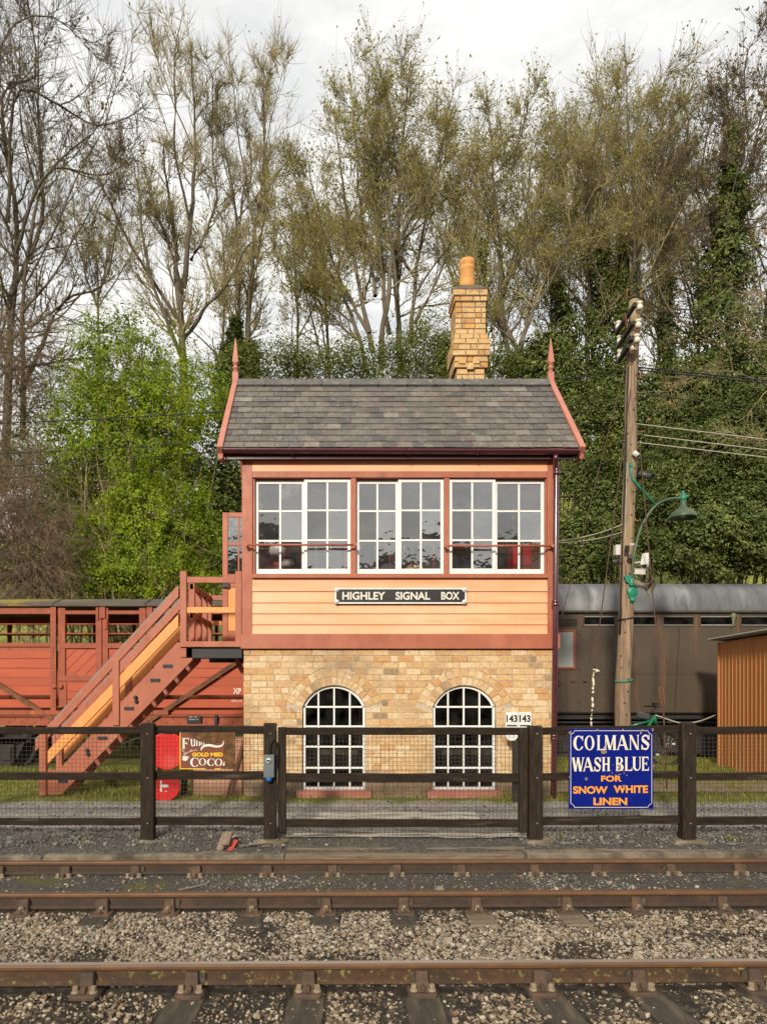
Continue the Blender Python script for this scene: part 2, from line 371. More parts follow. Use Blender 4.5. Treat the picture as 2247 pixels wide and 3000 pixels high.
def bare_tree(name, seed, d, stems, bark, twigm, bud, label, dens=1.0, limb=(12, 2.6, .62), trop=.06, twig=.6, rmin=.0078,
              budn=1.0, buds=.085, droop=0.0, group='bare trees on the bank behind the box', ivy=None, wob=1.0, m2=7, m3=6, t0=.16, wander=.13, forks=3):
    """stems: list of (pixel path, base radius m, number of limbs factor)"""
    rng = np.random.default_rng(seed)
    root = thing(name, (X(stems[0][0][0][0], d), d, 0), label, 'tree', group)
    sp, sr, lens, nl = [], [], [], []
    for px, r, nf in stems:
        if px[-1][1] < 600: px = px[:-1] + [(px[-1][0], px[-1][1] + 62)]
        p, l = path3(px, d, 22, rng, wob); p[:, :2] += np.cumsum(rng.normal(0, .035, (22, 2)) * np.linspace(1, .4, 22)[:, None], 0)
        sp.append(p); sr.append(.74 * r * (1 - .88 * np.linspace(0, 1, 22) ** .7) * (1 + rng.normal(0, .06, 22))); lens.append(l); nl.append(nf)
    L0 = (np.array(sp), np.array(sr))
    fk = kids(rng, L0[0], L0[1], forks, .12, .6, .6, .16, np.array(lens) * .62, .2, .62, .018, 16, wander * .55, .05, .75, .25)
    trunk = tubes([(L0[0], L0[1], 8), (fk[0], fk[1], 6)]); raw('trunk', trunk[0], trunk[1], bark, root, True)
    segs, tips = [], []
    lp, lr, ll = [], [], []
    for i in range(len(sp)):
        n = max(3, int(limb[0] * nl[i] * lens[i] / 9))
        a = kids(rng, L0[0][i:i + 1], L0[1][i:i + 1], n, t0, .97, limb[2], .18, limb[1] * min(1.0, lens[i] / 7), .3, .5, .014, 10, wander, trop, .80)
        lp.append(a[0]); lr.append(a[1]); ll.append(a[2])
    for i in range(len(fk[0])):
        n = max(3, int(limb[0] * fk[2][i] / 9)); a = kids(rng, fk[0][i:i + 1], fk[1][i:i + 1], n, .12, .98, limb[2], .18, limb[1] * min(.8, fk[2][i] / 6), .3, .55, .012, 10, wander, trop, .6)
        lp.append(a[0]); lr.append(a[1]); ll.append(a[2])
    L1 = (np.concatenate(lp), np.concatenate(lr)); l1 = np.concatenate(ll)
    a = kids(rng, L1[0], L1[1], int(m2 * dens), .12, 1, .7, .22, l1 * .5, .35, .6, .009, 7, wander, trop + .03, .4)
    b = kids(rng, a[0], a[1], int(m3 * dens), .1, 1, .5, .2, twig, .35, .7, rmin, 5, wander * .5, trop * 1.4 + .06 - droop, .3, .45)
    e = kids(rng, L1[0], L1[1], int(4 * dens), .3, 1, .6, .22, twig, .35, .6, rmin, 4, wander, trop, .3, .45)
    f = kids(rng, L0[0], L0[1], int(14 * dens), .35, 1, .7, .25, twig * 1.4, .35, .3, rmin, 5, wander, trop, .3, .45)
    crown = tubes([(L1[0], L1[1], 5), (a[0], a[1], 4), (b[0], b[1], 3), (e[0], e[1], 3), (f[0], f[1], 3)])
    cr_ = raw('crown', crown[0], crown[1], twigm, root, True)
    if bud and budn > 0:
        tp = np.concatenate([b[0][:, -1], e[0][:, -1], b[0][:, 2]]); tp = tp[rng.random(len(tp)) < budn]
        k = 2; c = np.repeat(tp, k, 0) + rng.normal(0, buds * .35, (len(tp) * k, 3))
        v, q = leaf_quads(rng, c, rng.normal(size=c.shape), buds * np.exp(rng.normal(0, .3, len(c))), .6)
        raw('foliage', v, q, bud, cr_)
    if ivy:
        for (px, rad, n, size) in ivy:
            ivy_on(rng, path3(px, d - .2, 60, rng, .05)[0], rad, n, size, root)
    return root
def ivy_on(rng, p, rad, n, size, root):
    m = len(p); i = rng.integers(0, m, n); rr = np.interp(np.arange(m), np.linspace(0, m - 1, len(rad)), rad)
    lump = 1 + .55 * np.sin(np.arange(m) * .9 + rng.uniform(0, 6)) * np.sin(np.arange(m) * .37 + 1)
    ang = rng.uniform(0, 2 * np.pi, n); lob = 1 + .35 * np.sin(ang * 3 + i * .35) + rng.normal(0, .12, n)
    r = rr[i] * lump[i] * lob * np.sqrt(rng.uniform(.35, 1, n))
    out = np.stack([np.cos(ang), np.sin(ang), np.zeros(n)], 1)
    c = p[i] + out * r[:, None] + rng.normal(0, .07, (n, 3))
    nr = out + rng.normal(0, .45, (n, 3)) + np.array([0, 0, .35])
    v, q = leaf_quads(rng, c, nr, size * np.exp(rng.normal(0, .25, n)), .8)
    return raw('ivy', v, q, M['ivy'], root)
def bush(name, seed, lobes, leafm, stemm, label, clumps, per, size, spread=.28, group=None, up=.5, cat='bush', stems=26, strag=0.0, shell=(.55, 1.03), inner=.0, asp=.6, dome=.35, spray=0):
    """lobes: (x, y, z, rx, ry, rz) ellipsoids the leaves gather on"""
    rng = np.random.default_rng(seed); lb = np.array(lobes, float)
    vol = (lb[:, 3] * lb[:, 5]); w = vol / vol.sum()
    li = rng.choice(len(lb), clumps, p=w); dr = unit(rng.normal(size=(clumps, 3)))
    dr[:, 1] = np.where(rng.random(clumps) < .72, -np.abs(dr[:, 1]), dr[:, 1])
    rr = rng.uniform(shell[0], shell[1], clumps)[:, None]
    wig = 1 + .22 * np.sin(dr[:, :1] * 5 + li[:, None]) * np.cos(dr[:, 2:] * 6 + li[:, None] * 2)
    cc = lb[li, :3] + dr * lb[li, 3:] * rr * wig
    keep = cc[:, 2] > .05; cc, dr = cc[keep], dr[keep]
    n = len(cc) * per; ci = np.repeat(np.arange(len(cc)), per)
    off = rng.normal(0, 1, (n, 3)) * np.array([spread, spread, spread * .55])
    if dome > .5:
        u_ = unit(rng.normal(size=(n, 3)) + np.array([0, -.35, .55])); off = u_ * np.array([1.15, 1.15, .85]) * spread * rng.uniform(.75, 1.3, n)[:, None] ** .8
    if spray:
        sd_ = unit(dr + rng.normal(0, .6, dr.shape) + np.array([0, 0, -.15])); tt = rng.uniform(-1, 1.2, n) * spray; off = sd_[ci] * tt[:, None] + rng.normal(0, .055, (n, 3)); off[:, 2] -= .22 * tt ** 2
    c = cc[ci] + off * np.exp(rng.normal(0, .3, len(cc)))[ci][:, None]
    nr = dr[ci] * .7 + off / spread * dome + rng.normal(0, .5, (n, 3)) + np.array([0, 0, up])
    v, q = leaf_quads(rng, c, nr, size * np.exp(rng.normal(0, .28, n)), asp)
    bx, by = float((lb[:, 0] * w).sum()), float((lb[:, 1] * w).sum())
    root = thing(name, (bx, by, 0), label, cat, group)
    raw('foliage', v, q, leafm, root)
    if stems:
        tgt = cc[rng.integers(0, len(cc), stems)]; st = np.stack([bx + rng.normal(0, .5, stems), by + rng.normal(0, .3, stems), np.zeros(stems)], 1)
        t = np.linspace(0, 1, 9)[None, :, None]
        pts = st[:, None] * (1 - t) + tgt[:, None] * t + np.sin(t * 3.14) * rng.normal(0, .5, (stems, 1, 3)) + rng.normal(0, .05, (stems, 9, 3))
        sg = [(pts, np.repeat((.045 * (1 - .75 * np.linspace(0, 1, 9)))[None], stems, 0), 5)]
        k = kids(rng, pts, sg[0][1], 7, .35, 1, .7, .3, 1.0, .3, .6, .008, 6, .16, .02, .2)
        sg.append((k[0], k[1], 4))
        if strag:
            k2 = kids(rng, k[0], k[1], int(strag), .3, 1, .6, .3, .8, .3, .7, .006, 5, .16, -.03, .2); sg.append((k2[0], k2[1], 3))
        a = tubes(sg); raw('stems', a[0], a[1], stemm, root, True)
    return root
def tangle(name, seed, lobes, stemm, label, n, ln, group=None, leafm=None, rmin=.007):
    rng = np.random.default_rng(seed); lb = np.array(lobes, float); w = lb[:, 3] * lb[:, 5]; w /= w.sum()
    li = rng.choice(len(lb), n, p=w); dr = unit(rng.normal(size=(n, 3))); dr[:, 1] = -np.abs(dr[:, 1]) * .9
    p = lb[li, :3] + dr * lb[li, 3:] * rng.uniform(.2, .75, (n, 1))
    d = dr * .9 + rng.normal(0, .5, (n, 3)); d[:, 2] += .1
    a = grow(rng, p, d, np.full(n, ln) * np.exp(rng.normal(0, .3, n)), np.full(n, .014), 7, .16, -.07)
    b = kids(rng, a[0], a[1], 5, .2, 1, .6, .25, ln * .5, .3, .7, rmin, 5, .18, -.05, .3)
    c = kids(rng, b[0], b[1], 3, .2, 1, .6, .25, ln * .28, .3, .8, rmin * .85, 4, .18, -.04, .3)
    t = tubes([(a[0], a[1], 4), (b[0], b[1], 3), (c[0], c[1], 3)])
    root = thing(name, (float(lb[0, 0]), float(lb[0, 1]), 0), label, 'bush', group)
    raw('branches', t[0], t[1], stemm, root, True)
    return root

# loose stones
def ico():
    bm = bmesh.new(); bmesh.ops.create_icosphere(bm, subdivisions=1, radius=1)
    v = np.array([q.co[:] for q in bm.verts]); f = np.array([[q.index for q in p.verts] for p in bm.faces]); bm.free(); return v, f
IV, IF = ico()
def vnoise(x, y, s, seed):
    rng = np.random.default_rng(seed); g = rng.random((64, 64)); x, y = x * s + 31, y * s + 31
    xi, yi = np.floor(x).astype(int), np.floor(y).astype(int); fx, fy = x - xi, y - yi
    fx, fy = fx * fx * (3 - 2 * fx), fy * fy * (3 - 2 * fy)
    G = lambda a, b: g[a % 64, b % 64]
    return (G(xi, yi) * (1 - fx) + G(xi + 1, yi) * fx) * (1 - fy) + (G(xi, yi + 1) * (1 - fx) + G(xi + 1, yi + 1) * fx) * fy
def stones(name, seed, n, xr, yr, size, sd, mat, dens=None, flat=.6, sink=.25, label=None, avoid=None, parent=None):
    rng = np.random.default_rng(seed)
    x = rng.uniform(*xr, n); y = rng.uniform(*yr, n); keep = np.ones(n, bool)
    if dens is not None: keep &= rng.random(n) < dens(x, y)
    if avoid is not None: keep &= ~avoid(x, y, rng)
    x, y = x[keep], y[keep]; n = len(x)
    s = size * np.exp(rng.normal(0, sd, n)); s = np.clip(s, size * .35, size * 2.6)
    tv = IV[None] * (1 + rng.normal(0, .20, (n, 12, 1))) * np.stack([rng.uniform(.7, 1.25, n), rng.uniform(.6, 1.0, n), rng.uniform(flat * .7, flat * 1.3, n)], 1)[:, None]
    a = rng.uniform(0, 6.28, n); tl = rng.normal(0, .3, n)
    ca, sa, ct, st_ = np.cos(a)[:, None], np.sin(a)[:, None], np.cos(tl)[:, None], np.sin(tl)[:, None]
    X0, Y0, Z0 = tv[..., 0], tv[..., 1], tv[..., 2]
    X0, Z0 = X0 * ct - Z0 * st_, X0 * st_ + Z0 * ct
    X0, Y0 = X0 * ca - Y0 * sa, X0 * sa + Y0 * ca
    z = gz(x, y) + s * .5 * flat * (1 - 2 * sink) + rng.uniform(-.004, .004, n)
    v = np.stack([X0 * s[:, None] * .5 + x[:, None], Y0 * s[:, None] * .5 + y[:, None], Z0 * s[:, None] * .5 + z[:, None]], -1)
    f = (IF[None] + (np.arange(n) * 12)[:, None, None]).reshape(-1, 3)
    o = raw(name, v.reshape(-1, 3), f, mat, parent)
    return o
# ---------------------------------------------------------------- materials of the place
M = {}
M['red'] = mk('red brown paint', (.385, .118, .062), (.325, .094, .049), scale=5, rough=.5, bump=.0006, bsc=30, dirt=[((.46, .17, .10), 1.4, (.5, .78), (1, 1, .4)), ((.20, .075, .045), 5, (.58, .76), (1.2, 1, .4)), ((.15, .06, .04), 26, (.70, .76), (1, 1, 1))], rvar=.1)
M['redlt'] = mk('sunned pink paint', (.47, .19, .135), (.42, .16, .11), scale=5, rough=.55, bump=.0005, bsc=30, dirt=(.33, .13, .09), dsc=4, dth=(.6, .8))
M['peach'] = mk('peach board paint', (.76, .325, .15), (.72, .38, .21), scale=1.6, st=(.6, 1, 5), rough=.5, bump=.0009, bsc=9, isl=.05, dirt=[((.76, .45, .25), 1.1, (.46, .76), (.6, 1, 2)), ((.64, .24, .07), 1.7, (.54, .74), (.35, 1, 3)), ((.42, .2, .10), 4, (.66, .74), (.22, 1, 7)), ((.40, .24, .15), 3, (.62, .8), (2.2, 1, .5))], rvar=.1)
M['orange'] = mk('orange paint', (.74, .31, .09), (.68, .27, .075), scale=6, rough=.45, bump=.0004, bsc=20)
M['maroon'] = mk('maroon gloss', (.055, .010, .016), (.075, .014, .02), scale=10, rough=.22, bump=.0006, bsc=25, spec=.6, coat=.4)
M['white'] = mk('white gloss paint', (.78, .77, .74), (.72, .70, .66), scale=9, rough=.4, bump=.0008, bsc=35, dirt=((.5, .46, .4)), dsc=6, dth=(.66, .8))
M['brick'] = mk('buff brick', (1, 1, 1), (.72, .68, .62), scale=22, rough=.9, bump=.003, bsc=45, stops=[(0, (.60, .38, .175)), (.28, (.67, .47, .25)), (.55, (.74, .57, .36)), (.75, (.63, .42, .21)), (.88, (.60, .33, .14)), (.95, (.46, .31, .18)), (1, (.30, .21, .13))],
                dirt=[((.30, .21, .13), 1.3, (.52, .8), (1, 1, 1.4)), ((.20, .13, .07), 7, (.60, .74), (1, 1, 1.6)), ((.72, .60, .44), 16, (.66, .74), (1, 1, 1))])
M['chim_brick'] = mk('yellow chimney brick', (1, 1, 1), (.8, .76, .7), scale=20, rough=.9, bump=.003, bsc=45, stops=[(0, (.62, .38, .16)), (.4, (.68, .48, .24)), (.7, (.64, .39, .16)), (.9, (.56, .28, .09)), (1, (.70, .54, .32))], dirt=[((.14, .10, .06), 6, (.56, .70), (1, 1, 1)), ((.30, .19, .09), 2.0, (.5, .75), (1, 1, .6)), ((.07, .055, .04), 14, (.66, .74), (1, 1, 1))])
M['brick_dark'] = mk('stained base brick', (1, 1, 1), (.7, .68, .66), scale=20, rough=.9, bump=.003, bsc=45, stops=[(0, (.26, .17, .10)), (.5, (.36, .25, .15)), (.8, (.22, .15, .10)), (1, (.09, .085, .085))], dirt=(.10, .085, .06), dsc=3, dth=(.5, .7))
M['mortar_dark'] = mk('sooty mortar', (.30, .22, .14), (.13, .095, .06), scale=14, rough=.95, bump=.004, bsc=60)
M['mortar'] = mk('mortar', (.56, .46, .33), (.42, .34, .24), scale=14, rough=.95, bump=.004, bsc=60, dirt=(.2, .15, .1), dsc=3, dth=(.5, .7))
M['slate'] = mk('slate', (1, 1, 1), (.68, .68, .66), scale=12, rough=.55, bump=.003, bsc=26, stops=[(0, (.09, .084, .076)), (.2, (.165, .148, .122)), (.4, (.088, .082, .076)), (.55, (.185, .155, .122)), (.7, (.125, .120, .112)), (.85, (.135, .11, .095)), (1, (.24, .215, .18))],
                dirt=[((.25, .225, .165), 8, (.56, .74), (1, 1, 1)), ((.060, .058, .03), 3, (.62, .8), (1, 1, 1))])
M['ridge'] = mk('ridge tile', (.13, .125, .115), (.09, .088, .082), scale=9, rough=.8, bump=.004, bsc=30, isl=.1, dirt=(.23, .21, .16), dsc=8, dth=(.55, .7))
M['pot'] = mk('terracotta', (.66, .33, .10), (.60, .28, .075), scale=5, rough=.7, bump=.001, dirt=(.3, .16, .07), dsc=4, dth=(.55, .75))
M['flaunch'] = mk('flaunching', (.20, .16, .11), (.10, .085, .06), scale=12, rough=.95, bump=.008, bsc=20)
M['timber_dark'] = mk('creosoted timber', (.034, .023, .016), (.015, .011, .008), scale=5, st=(1, 6, 6), rough=.8, spec=.12, bump=.002, bsc=18, dirt=[((.105, .085, .062), 3, (.56, .76), (.5, 3, 6)), ((.012, .009, .008), 6, (.66, .72), (1, 1, 1))])
M['timber_post'] = mk('creosoted post', (.040, .028, .020), (.018, .013, .010), scale=4, st=(8, 8, 1), rough=.8, spec=.12, bump=.002, bsc=14, dirt=[((.095, .075, .055), 3, (.58, .78), (5, 5, .5))])
M['timber_grey'] = mk('weathered plank', (.20, .155, .10), (.115, .085, .055), scale=3, st=(1, 12, 12), rough=.9, bump=.004, bsc=8, dirt=(.07, .05, .03), dsc=4, dth=(.55, .7), dst=(.5, 3, 3))
M['pole'] = mk('pole timber', (.36, .25, .165), (.20, .135, .085), scale=2.2, st=(9, 9, .35), rough=.85, bump=.004, bsc=3, dirt=[((.085, .055, .033), 3.5, (.50, .62), (12, 12, .35)), ((.13, .10, .075), 1.4, (.5, .75), (3, 3, .5)), ((.30, .25, .12), 1.1, (.55, .75), (1, 1, .6))])
M['arm'] = mk('old arm timber', (.055, .045, .036), (.03, .025, .02), scale=8, st=(5, 1, 5), rough=.9, bump=.003)
M['ceramic'] = mk('insulator porcelain', (.72, .67, .57), (.6, .54, .44), scale=12, rough=.25)
M['green'] = mk('green enamel', (.022, .25, .15), (.016, .19, .115), scale=9, rough=.4, dirt=(.03, .09, .05), dsc=8, dth=(.6, .75))
M['greendk'] = mk('worn green enamel', (.075, .115, .065), (.045, .075, .042), scale=7, rough=.45, dirt=(.14, .14, .10), dsc=6, dth=(.52, .75))
M['rust'] = mk('rusty iron', (.20, .085, .038), (.12, .052, .026), scale=8, rough=.85, bump=.001, bsc=40, dirt=(.05, .028, .018), dsc=3, dth=(.52, .72))
M['head'] = mk('rusted rail head', (.150, .072, .030), (.10, .050, .024), scale=10, st=(.5, 1, 1), rough=.6, bump=.0004, dirt=(.09, .045, .025), dsc=2, dth=(.54, .75))
M['rail'] = mk('rusted rail', (.062, .038, .024), (.040, .027, .019), scale=14, st=(1, 1.5, 1.5), rough=.75, bump=.0008, bsc=40, dirt=[((.105, .056, .030), 3, (.52, .75), (.6, 1, 1)), ((.030, .023, .018), 1.6, (.56, .74), (.8, 1, 1))])
M['railmoss'] = mk('rusted rail with lichen', (.085, .043, .021), (.052, .030, .018), scale=14, st=(1, 1.5, 1.5), rough=.75, bump=.0008, bsc=40, dirt=[((.03, .022, .016), 1.6, (.56, .70), (1, 2, 2)), ((.22, .21, .06), 20, (.57, .66), (1, 1, 1))])
M['railtop'] = mk('worn rail head', (.36, .31, .265), (.29, .245, .205), scale=3, st=(.5, 6, 1), rough=.38, metal=.3)
M['chair'] = mk('rusty iron chair', (.088, .056, .036), (.056, .038, .027), scale=10, rough=.85, bump=.001, bsc=45, dirt=(.17, .085, .04), dsc=6, dth=(.52, .72))
M['bolt'] = mk('bolt head', (.27, .21, .14), (.19, .145, .095), scale=20, rough=.8, bump=.0008)
M['sleeper'] = mk('oily sleeper', (.065, .050, .034), (.034, .027, .020), scale=3, st=(8, 1, 8), rough=.7, bump=.004, bsc=10, dirt=[((.13, .098, .064), 2.5, (.48, .72), (5, 1, 5)), ((.013, .011, .011), 2, (.58, .66), (1, 1, 1))])
M['concrete'] = mk('old concrete', (.23, .19, .135), (.14, .112, .08), scale=7, rough=.95, bump=.006, bsc=30, dirt=[((.065, .052, .038), 2.4, (.46, .64), (1, 1, 1)), ((.20, .18, .07), 5, (.6, .75), (1, 1, 1))])
M['wagon'] = mk('bauxite wagon paint', (.42, .078, .027), (.35, .062, .022), scale=2, st=(.5, 1, 3), rough=.55, bump=.0008, bsc=20, isl=.07, dirt=[((.25, .06, .03), 1.3, (.54, .75), (.4, 1, 2)), ((.09, .04, .024), 6, (.68, .76), (.6, 1, 3))])
M['wagonfr'] = mk('rusty wagon frame', (.33, .078, .035), (.25, .062, .03), scale=7, rough=.65, bump=.001, dirt=[((.40, .13, .035), 3, (.56, .72), (2, 1, .5)), ((.30, .25, .19), 14, (.70, .75), (1, 1, 1)), ((.08, .035, .02), 5, (.62, .72), (1, 1, .7))])
M['wagonroof'] = mk('wagon roof felt', (.115, .10, .082), (.075, .064, .052), scale=2, st=(.5, 1, 4), rough=.85, bump=.002, dirt=[((.26, .19, .03), 1.1, (.56, .68), (.5, 1, 2))])
M['black'] = mk('black metal', (.018, .017, .017), (.010, .010, .010), scale=8, rough=.5)
M['underframe'] = mk('grimy underframe', (.030, .027, .025), (.016, .015, .014), scale=6, rough=.75, dirt=(.075, .065, .055), dsc=4, dth=(.55, .75))
M['coach'] = mk('faded brown coach', (.078, .056, .038), (.054, .040, .028), scale=1.2, st=(1, 1, .5), rough=.5, bump=.0008, bsc=12, dirt=[((.17, .085, .036), 1.5, (.55, .78), (2.6, 1, .22)), ((.028, .022, .018), 1.3, (.58, .8), (2.2, 1, .35)), ((.16, .14, .12), 30, (.74, .78), (1, 1, 1))], rvar=.12)
M['coachroof'] = mk('coach roof', (.165, .168, .172), (.085, .088, .09), scale=1.6, st=(1.8, .5, .5), rough=.5, bump=.001, dirt=[((.075, .075, .07), 1.2, (.5, .75), (2.4, .7, .7)), ((.33, .34, .34), 1.0, (.56, .8), (2.0, .5, .5))])
M['grime'] = mk('mossy gutter edge', (.075, .068, .045), (.045, .042, .03), scale=8, rough=.95, bump=.006)
M['doorred'] = mk('red door frame', (.32, .07, .035), (.22, .055, .03), scale=9, rough=.5)
M['blind'] = mk('drawn blind', (.30, .32, .30), (.26, .28, .26), scale=7, st=(1, 1, 2), rough=.7)
M['shed'] = mk('orange brown shed paint', (.57, .235, .08), (.50, .20, .066), scale=1.4, st=(2, 2, .4), rough=.5, dirt=(.46, .20, .065), dsc=1.3, dth=(.5, .75), dst=(3, 3, .3))
M['tin'] = mk('corrugated sheet', (.52, .51, .49), (.36, .35, .33), scale=9, rough=.45, metal=.4)
M['blue'] = mk('blue enamel', (.004, .013, .185), (.003, .010, .155), scale=3, rough=.2, spec=.4, coat=.12, dirt=[((.16, .09, .055), 9, (.705, .72), (1, 1, 1)), ((.012, .012, .06), 2, (.55, .8), (1, 1, 1))])
M['cream'] = mk('cream enamel', (.76, .70, .56), (.68, .61, .47), scale=7, rough=.3, dirt=(.42, .30, .18), dsc=9, dth=(.64, .72))
M['yellow'] = mk('yellow enamel', (.80, .50, .03), (.74, .44, .025), scale=9, rough=.3)
M['amber'] = mk('orange enamel', (.86, .33, .02), (.80, .29, .02), scale=8, rough=.3, dirt=(.3, .13, .04), dsc=9, dth=(.68, .74))
M['chip'] = mk('chipped enamel', (.17, .11, .075), (.30, .22, .16), scale=40, rough=.9, bump=.001)
M['cocoa'] = mk('cocoa brown enamel', (.21, .070, .043), (.18, .06, .038), scale=4, rough=.25, coat=.3)
M['signrust'] = mk('flaked rusty steel', (.165, .072, .018), (.055, .028, .014), scale=10, rough=.8, bump=.002, bsc=30, dirt=[((.36, .15, .025), 9, (.58, .7), (1, 1, 2)), ((.03, .02, .014), 7, (.56, .66), (1, 1, 3))])
M['signblack'] = mk('black sign ground', (.014, .013, .013), (.022, .020, .019), scale=8, rough=.45, bump=.001)
M['lettwhite'] = mk('white cast lettering', (.72, .69, .62), (.6, .56, .48), scale=25, rough=.5)
M['signwhite'] = mk('white sign face', (.74, .73, .69), (.62, .6, .55), scale=7, rough=.45, dirt=(.40, .34, .27), dsc=8, dth=(.6, .75))
M['scarlet'] = mk('scarlet paint', (.58, .012, .012), (.48, .010, .012), scale=5, rough=.38, bump=.0008, bsc=8, dirt=(.62, .09, .07), dsc=2.4, dth=(.5, .8))
M['pinkstone'] = mk('pink rendered block', (.42, .23, .15), (.35, .185, .12), scale=4, rough=.8, bump=.001, dirt=[((.26, .12, .075), 1.6, (.5, .75), (1, 1, 1)), ((.16, .10, .06), 5, (.62, .75), (1, 1, 1))])
M['greybox'] = mk('grey plastic', (.13, .15, .16), (.11, .125, .135), scale=6, rough=.45)
M['plug'] = mk('blue plug', (.01, .13, .42), rough=.4)
M['cctv'] = mk('white camera housing', (.62, .61, .58), (.5, .48, .44), scale=12, rough=.4)
M['cctvgrey'] = mk('grey camera housing', (.07, .072, .075), rough=.4)
M['horn'] = mk('mossy horn', (.22, .20, .15), (.13, .12, .075), scale=9, rough=.7, dirt=(.09, .09, .04), dsc=6, dth=(.5, .7))
M['wire'] = mk('red brown wire', (.095, .048, .034), rough=.8)
M['cable'] = mk('black cable', (.012, .013, .013), rough=.6)
M['cablelt'] = mk('pale cable', (.42, .38, .30), rough=.6)
M['mesh'] = mk('weld mesh wire', (.075, .058, .045), (.05, .035, .025), scale=20, rough=.7)
M['tapey'] = mk('hazard tape', (.62, .58, .40), (.02, .02, .02), scale=9, st=(1, 1, 3), rough=.5, mixp=(.49, .51))
M['tyre'] = mk('tyre rubber', (.022, .021, .020), rough=.8)
M['bikegreen'] = mk('green frame', (.012, .17, .08), rough=.3, coat=.5)
M['steel'] = mk('bright steel', (.42, .42, .42), (.3, .3, .3), scale=9, rough=.35, metal=.8)
M['brass'] = mk('brass', (.45, .28, .07), (.3, .18, .05), scale=9, rough=.3, metal=.8)
M['reddoor'] = mk('red cabinet', (.62, .025, .02), (.52, .02, .018), scale=5, rough=.4)
M['mahog'] = mk('varnished wood', (.52, .25, .14), (.42, .19, .10), scale=4, st=(1, 1, .3), rough=.35)
M['pinkwood'] = mk('pink panelling', (.33, .14, .095), (.28, .115, .08), scale=4, st=(3, 1, .3), rough=.5)
M['roomgrey'] = mk('grey blue room lining', (.62, .66, .67), (.52, .57, .60), scale=2, rough=.7)
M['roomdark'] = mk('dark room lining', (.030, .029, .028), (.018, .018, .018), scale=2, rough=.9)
M['floorb'] = mk('floor boards', (.10, .07, .05), (.07, .05, .035), scale=3, st=(1, 6, 1), rough=.7)
M['board'] = mk('notice board', (.40, .40, .38), rough=.7)
M['fluff'] = mk('white wool', (.76, .62, .58), (.5, .46, .43), scale=14, rough=.95, bump=.01, bsc=16)
M['debris'] = mk('splintered wood', (.23, .17, .12), (.13, .095, .065), scale=6, st=(6, 1, 1), rough=.9, bump=.003)
M['debrisred'] = mk('red painted splinter', (.42, .07, .04), (.34, .055, .032), scale=6, rough=.6)
M['gunmetal'] = mk('black iron strap', (.022, .022, .024), rough=.5)
M['toy'] = mk('toy green', (.16, .17, .09), rough=.6)
# vegetation
M['bark'] = mk('grey bark', (.155, .125, .085), (.085, .068, .046), scale=3, st=(4, 4, 1), rough=.9, bump=.01, bsc=9, dirt=[((.26, .23, .17), 2.2, (.57, .7), (1, 1, .5)), ((.15, .125, .035), 1.6, (.58, .75), (1, 1, .6))])
M['twig'] = mk('twig bark', (.35, .285, .145), (.225, .185, .09), scale=.9, rough=.9, dirt=(.20, .18, .055), dsc=.6, dth=(.5, .7))
M['bark_dark'] = mk('dark bark', (.135, .105, .072), (.075, .058, .04), scale=3, st=(4, 4, 1), rough=.95, bump=.012, bsc=9, dirt=(.15, .135, .07), dsc=1.5, dth=(.55, .75))
M['twig_dark'] = mk('dark twig', (.15, .118, .075), (.085, .067, .045), scale=.8, rough=.9, dirt=(.17, .145, .06), dsc=.5, dth=(.54, .72))
M['bud'] = mk('opening buds', (1, 1, 1), (.8, .8, .8), scale=2, rough=.6, stops=[(0, (.30, .31, .035)), (.5, (.42, .40, .055)), (.8, (.33, .27, .08)), (1, (.48, .46, .08))], transl=.35)
M['budb'] = mk('brown seed clusters', (1, 1, 1), (.8, .8, .8), scale=2, rough=.7, stops=[(0, (.26, .19, .085)), (.6, (.24, .205, .07)), (1, (.34, .20, .10))], transl=.3)
M['keys'] = mk('hanging ash keys', (.36, .18, .085), (.28, .14, .07), scale=3, rough=.7, transl=.3)
M['ivy'] = mk('ivy leaves', (1.1, 1.1, 1.0), (.48, .52, .45), scale=.7, rough=.5, spec=.25, stops=[(0, (.045, .068, .012)), (.5, (.090, .120, .022)), (.85, (.15, .175, .034)), (1, (.22, .225, .055))], transl=.12)
M['laurel'] = mk('dark evergreen leaves', (1.1, 1.1, 1.1), (.5, .55, .45), scale=.5, rough=.5, spec=.25, stops=[(0, (.045, .068, .014)), (.5, (.095, .125, .024)), (.85, (.16, .19, .04)), (1, (.25, .26, .075))], transl=.15)
M['haw'] = mk('fresh hawthorn leaves', (1, 1, 1), (.5, .58, .45), scale=.45, rough=.5, stops=[(0, (.14, .22, .004)), (.4, (.26, .35, .005)), (.8, (.37, .46, .008)), (1, (.48, .52, .02))], transl=.4)
M['haw2'] = mk('olive leaves', (1, 1, 1), (.5, .58, .45), scale=.45, rough=.5, stops=[(0, (.09, .115, .010)), (.5, (.16, .19, .016)), (1, (.26, .26, .03))], transl=.35)
M['brush'] = mk('dry bramble stems', (.235, .165, .105), (.145, .10, .064), scale=1.4, rough=.9, dirt=(.30, .235, .15), dsc=1, dth=(.52, .72))
M['grassb'] = mk('grass blades', (1, 1, 1), (.75, .8, .6), scale=.9, rough=.6, stops=[(0, (.15, .165, .02)), (.5, (.24, .255, .03)), (.8, (.34, .30, .07)), (1, (.42, .34, .13))], transl=.3)
M['stone_pale'] = mk('pale ballast', (1, 1, 1), (.68, .64, .58), scale=30, rough=.95, bump=.002, bsc=70, stops=[(0, (.13, .105, .078)), (.25, (.29, .24, .175)), (.5, (.42, .37, .29)), (.68, (.28, .195, .125)), (.84, (.085, .07, .055)), (1, (.58, .545, .47))])
